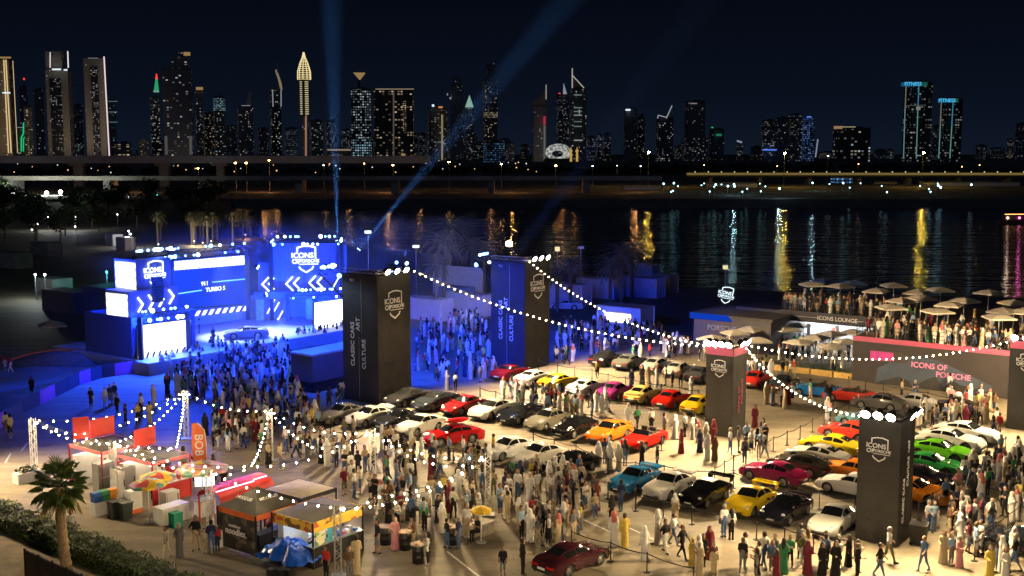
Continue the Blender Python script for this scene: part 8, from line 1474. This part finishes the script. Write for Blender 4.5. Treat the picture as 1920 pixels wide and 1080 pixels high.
for lb, ds in seen.items():
    if len(ds) > 1:
        ds.sort(key=lambda d: d['md'])
        for i, d in enumerate(ds): o_ = ('closest such', 'second such', 'third such', 'fourth such', 'fifth such', 'sixth such')[min(i, 5)]; w = lb.split(); w[0] = o_ + ' person'; d['lab'] = ' '.join((' '.join(w)).split()[:16])
def dress_props(o, d):
    o['c_skin'], o['c_hair'], o['c_top'], o['c_bottom'], o['c_shoe'] = list(d['skin']), list(d['hair']), list(d['top']), list(d['bot']), list(d['shoe'])
for d in solo:
    o = bpy.data.objects.new('person', PMESH[d['kind']]); COL.objects.link(o); o.location = d['p']; o.rotation_euler = (0, 0, d['face']); s = d['sc']; s *= .975; o.scale = (s * .90, s * .95, s); dress_props(o, d); tag(o, d['lab'], 'person', 'visitors on the lot')
low = {}; V_, F_, C_ = [], [], []; off = 0
for d in rest:
    k = d['kind']
    if k not in low: low[k] = sdf_mesh(FIG[k], 0.066)
    V, F, reg = low[k]; c, s_ = math.cos(d['face']), math.sin(d['face']); X = V * d['sc'] * np.array([.9, .95, .98]); X = np.stack([X[:, 0] * c - X[:, 1] * s_, X[:, 0] * s_ + X[:, 1] * c, X[:, 2]], 1) + np.array(d['p']); V_.append(X); F_.append(F + off); off += len(V); C_.append(np.array([d['skin'], d['hair'], d['top'], d['bot'], d['shoe']])[reg])
V_, F_, C_ = np.concatenate(V_), np.concatenate(F_), np.concatenate(C_); me = bpy.data.meshes.new('crowd'); me.from_pydata(V_.tolist(), [], F_.tolist()); at = me.attributes.new('cloth', 'FLOAT_COLOR', 'FACE'); at.data.foreach_set('color', np.concatenate([C_, np.ones((len(C_), 1))], 1).astype(np.float32).ravel()); me.polygons.foreach_set('use_smooth', np.ones(len(F_), bool)); me.update()
cm = bpy.data.materials.new('crowd_cloth'); cm.use_nodes = True; a_ = cm.node_tree.nodes.new('ShaderNodeAttribute'); a_.attribute_name = 'cloth'; b_ = cm.node_tree.nodes['Principled BSDF']; b_.inputs['Roughness'].default_value = .85; b_.inputs['Specular IOR Level'].default_value = .2; cm.node_tree.links.new(a_.outputs['Color'], b_.inputs['Base Color']); me.materials.append(cm)
o = bpy.data.objects.new('crowd', me); COL.objects.link(o); tag(o, 'dense crowd of people before the stage, between the towers and on the terrace', 'crowd', kind='stuff')
print('PEOPLE', len(PEOPLE), len(solo), len(rest), 'far solo', solo[-1]['far'], 'crowd faces', len(F_))
# like neighbours are told apart by their order from the left
byl = {}
for ob in COL.objects:
    if ob.parent is None and ob.get('group') in ('low city blocks', 'park trees left of the creek'): byl.setdefault(ob['label'], []).append(ob)
for lb, obs in byl.items():
    if len(obs) > 1:
        for i, ob in enumerate(sorted(obs, key=lambda q: q.location.x / q.location.y)): ob['label'] = lb.replace(' at the foot of the skyline', ' in the skyline') + ', %s from left' % ('first', 'second', 'third', 'fourth', 'fifth', 'sixth', 'seventh', 'eighth', 'ninth', 'tenth', 'eleventh', 'twelfth')[min(i, 11)]
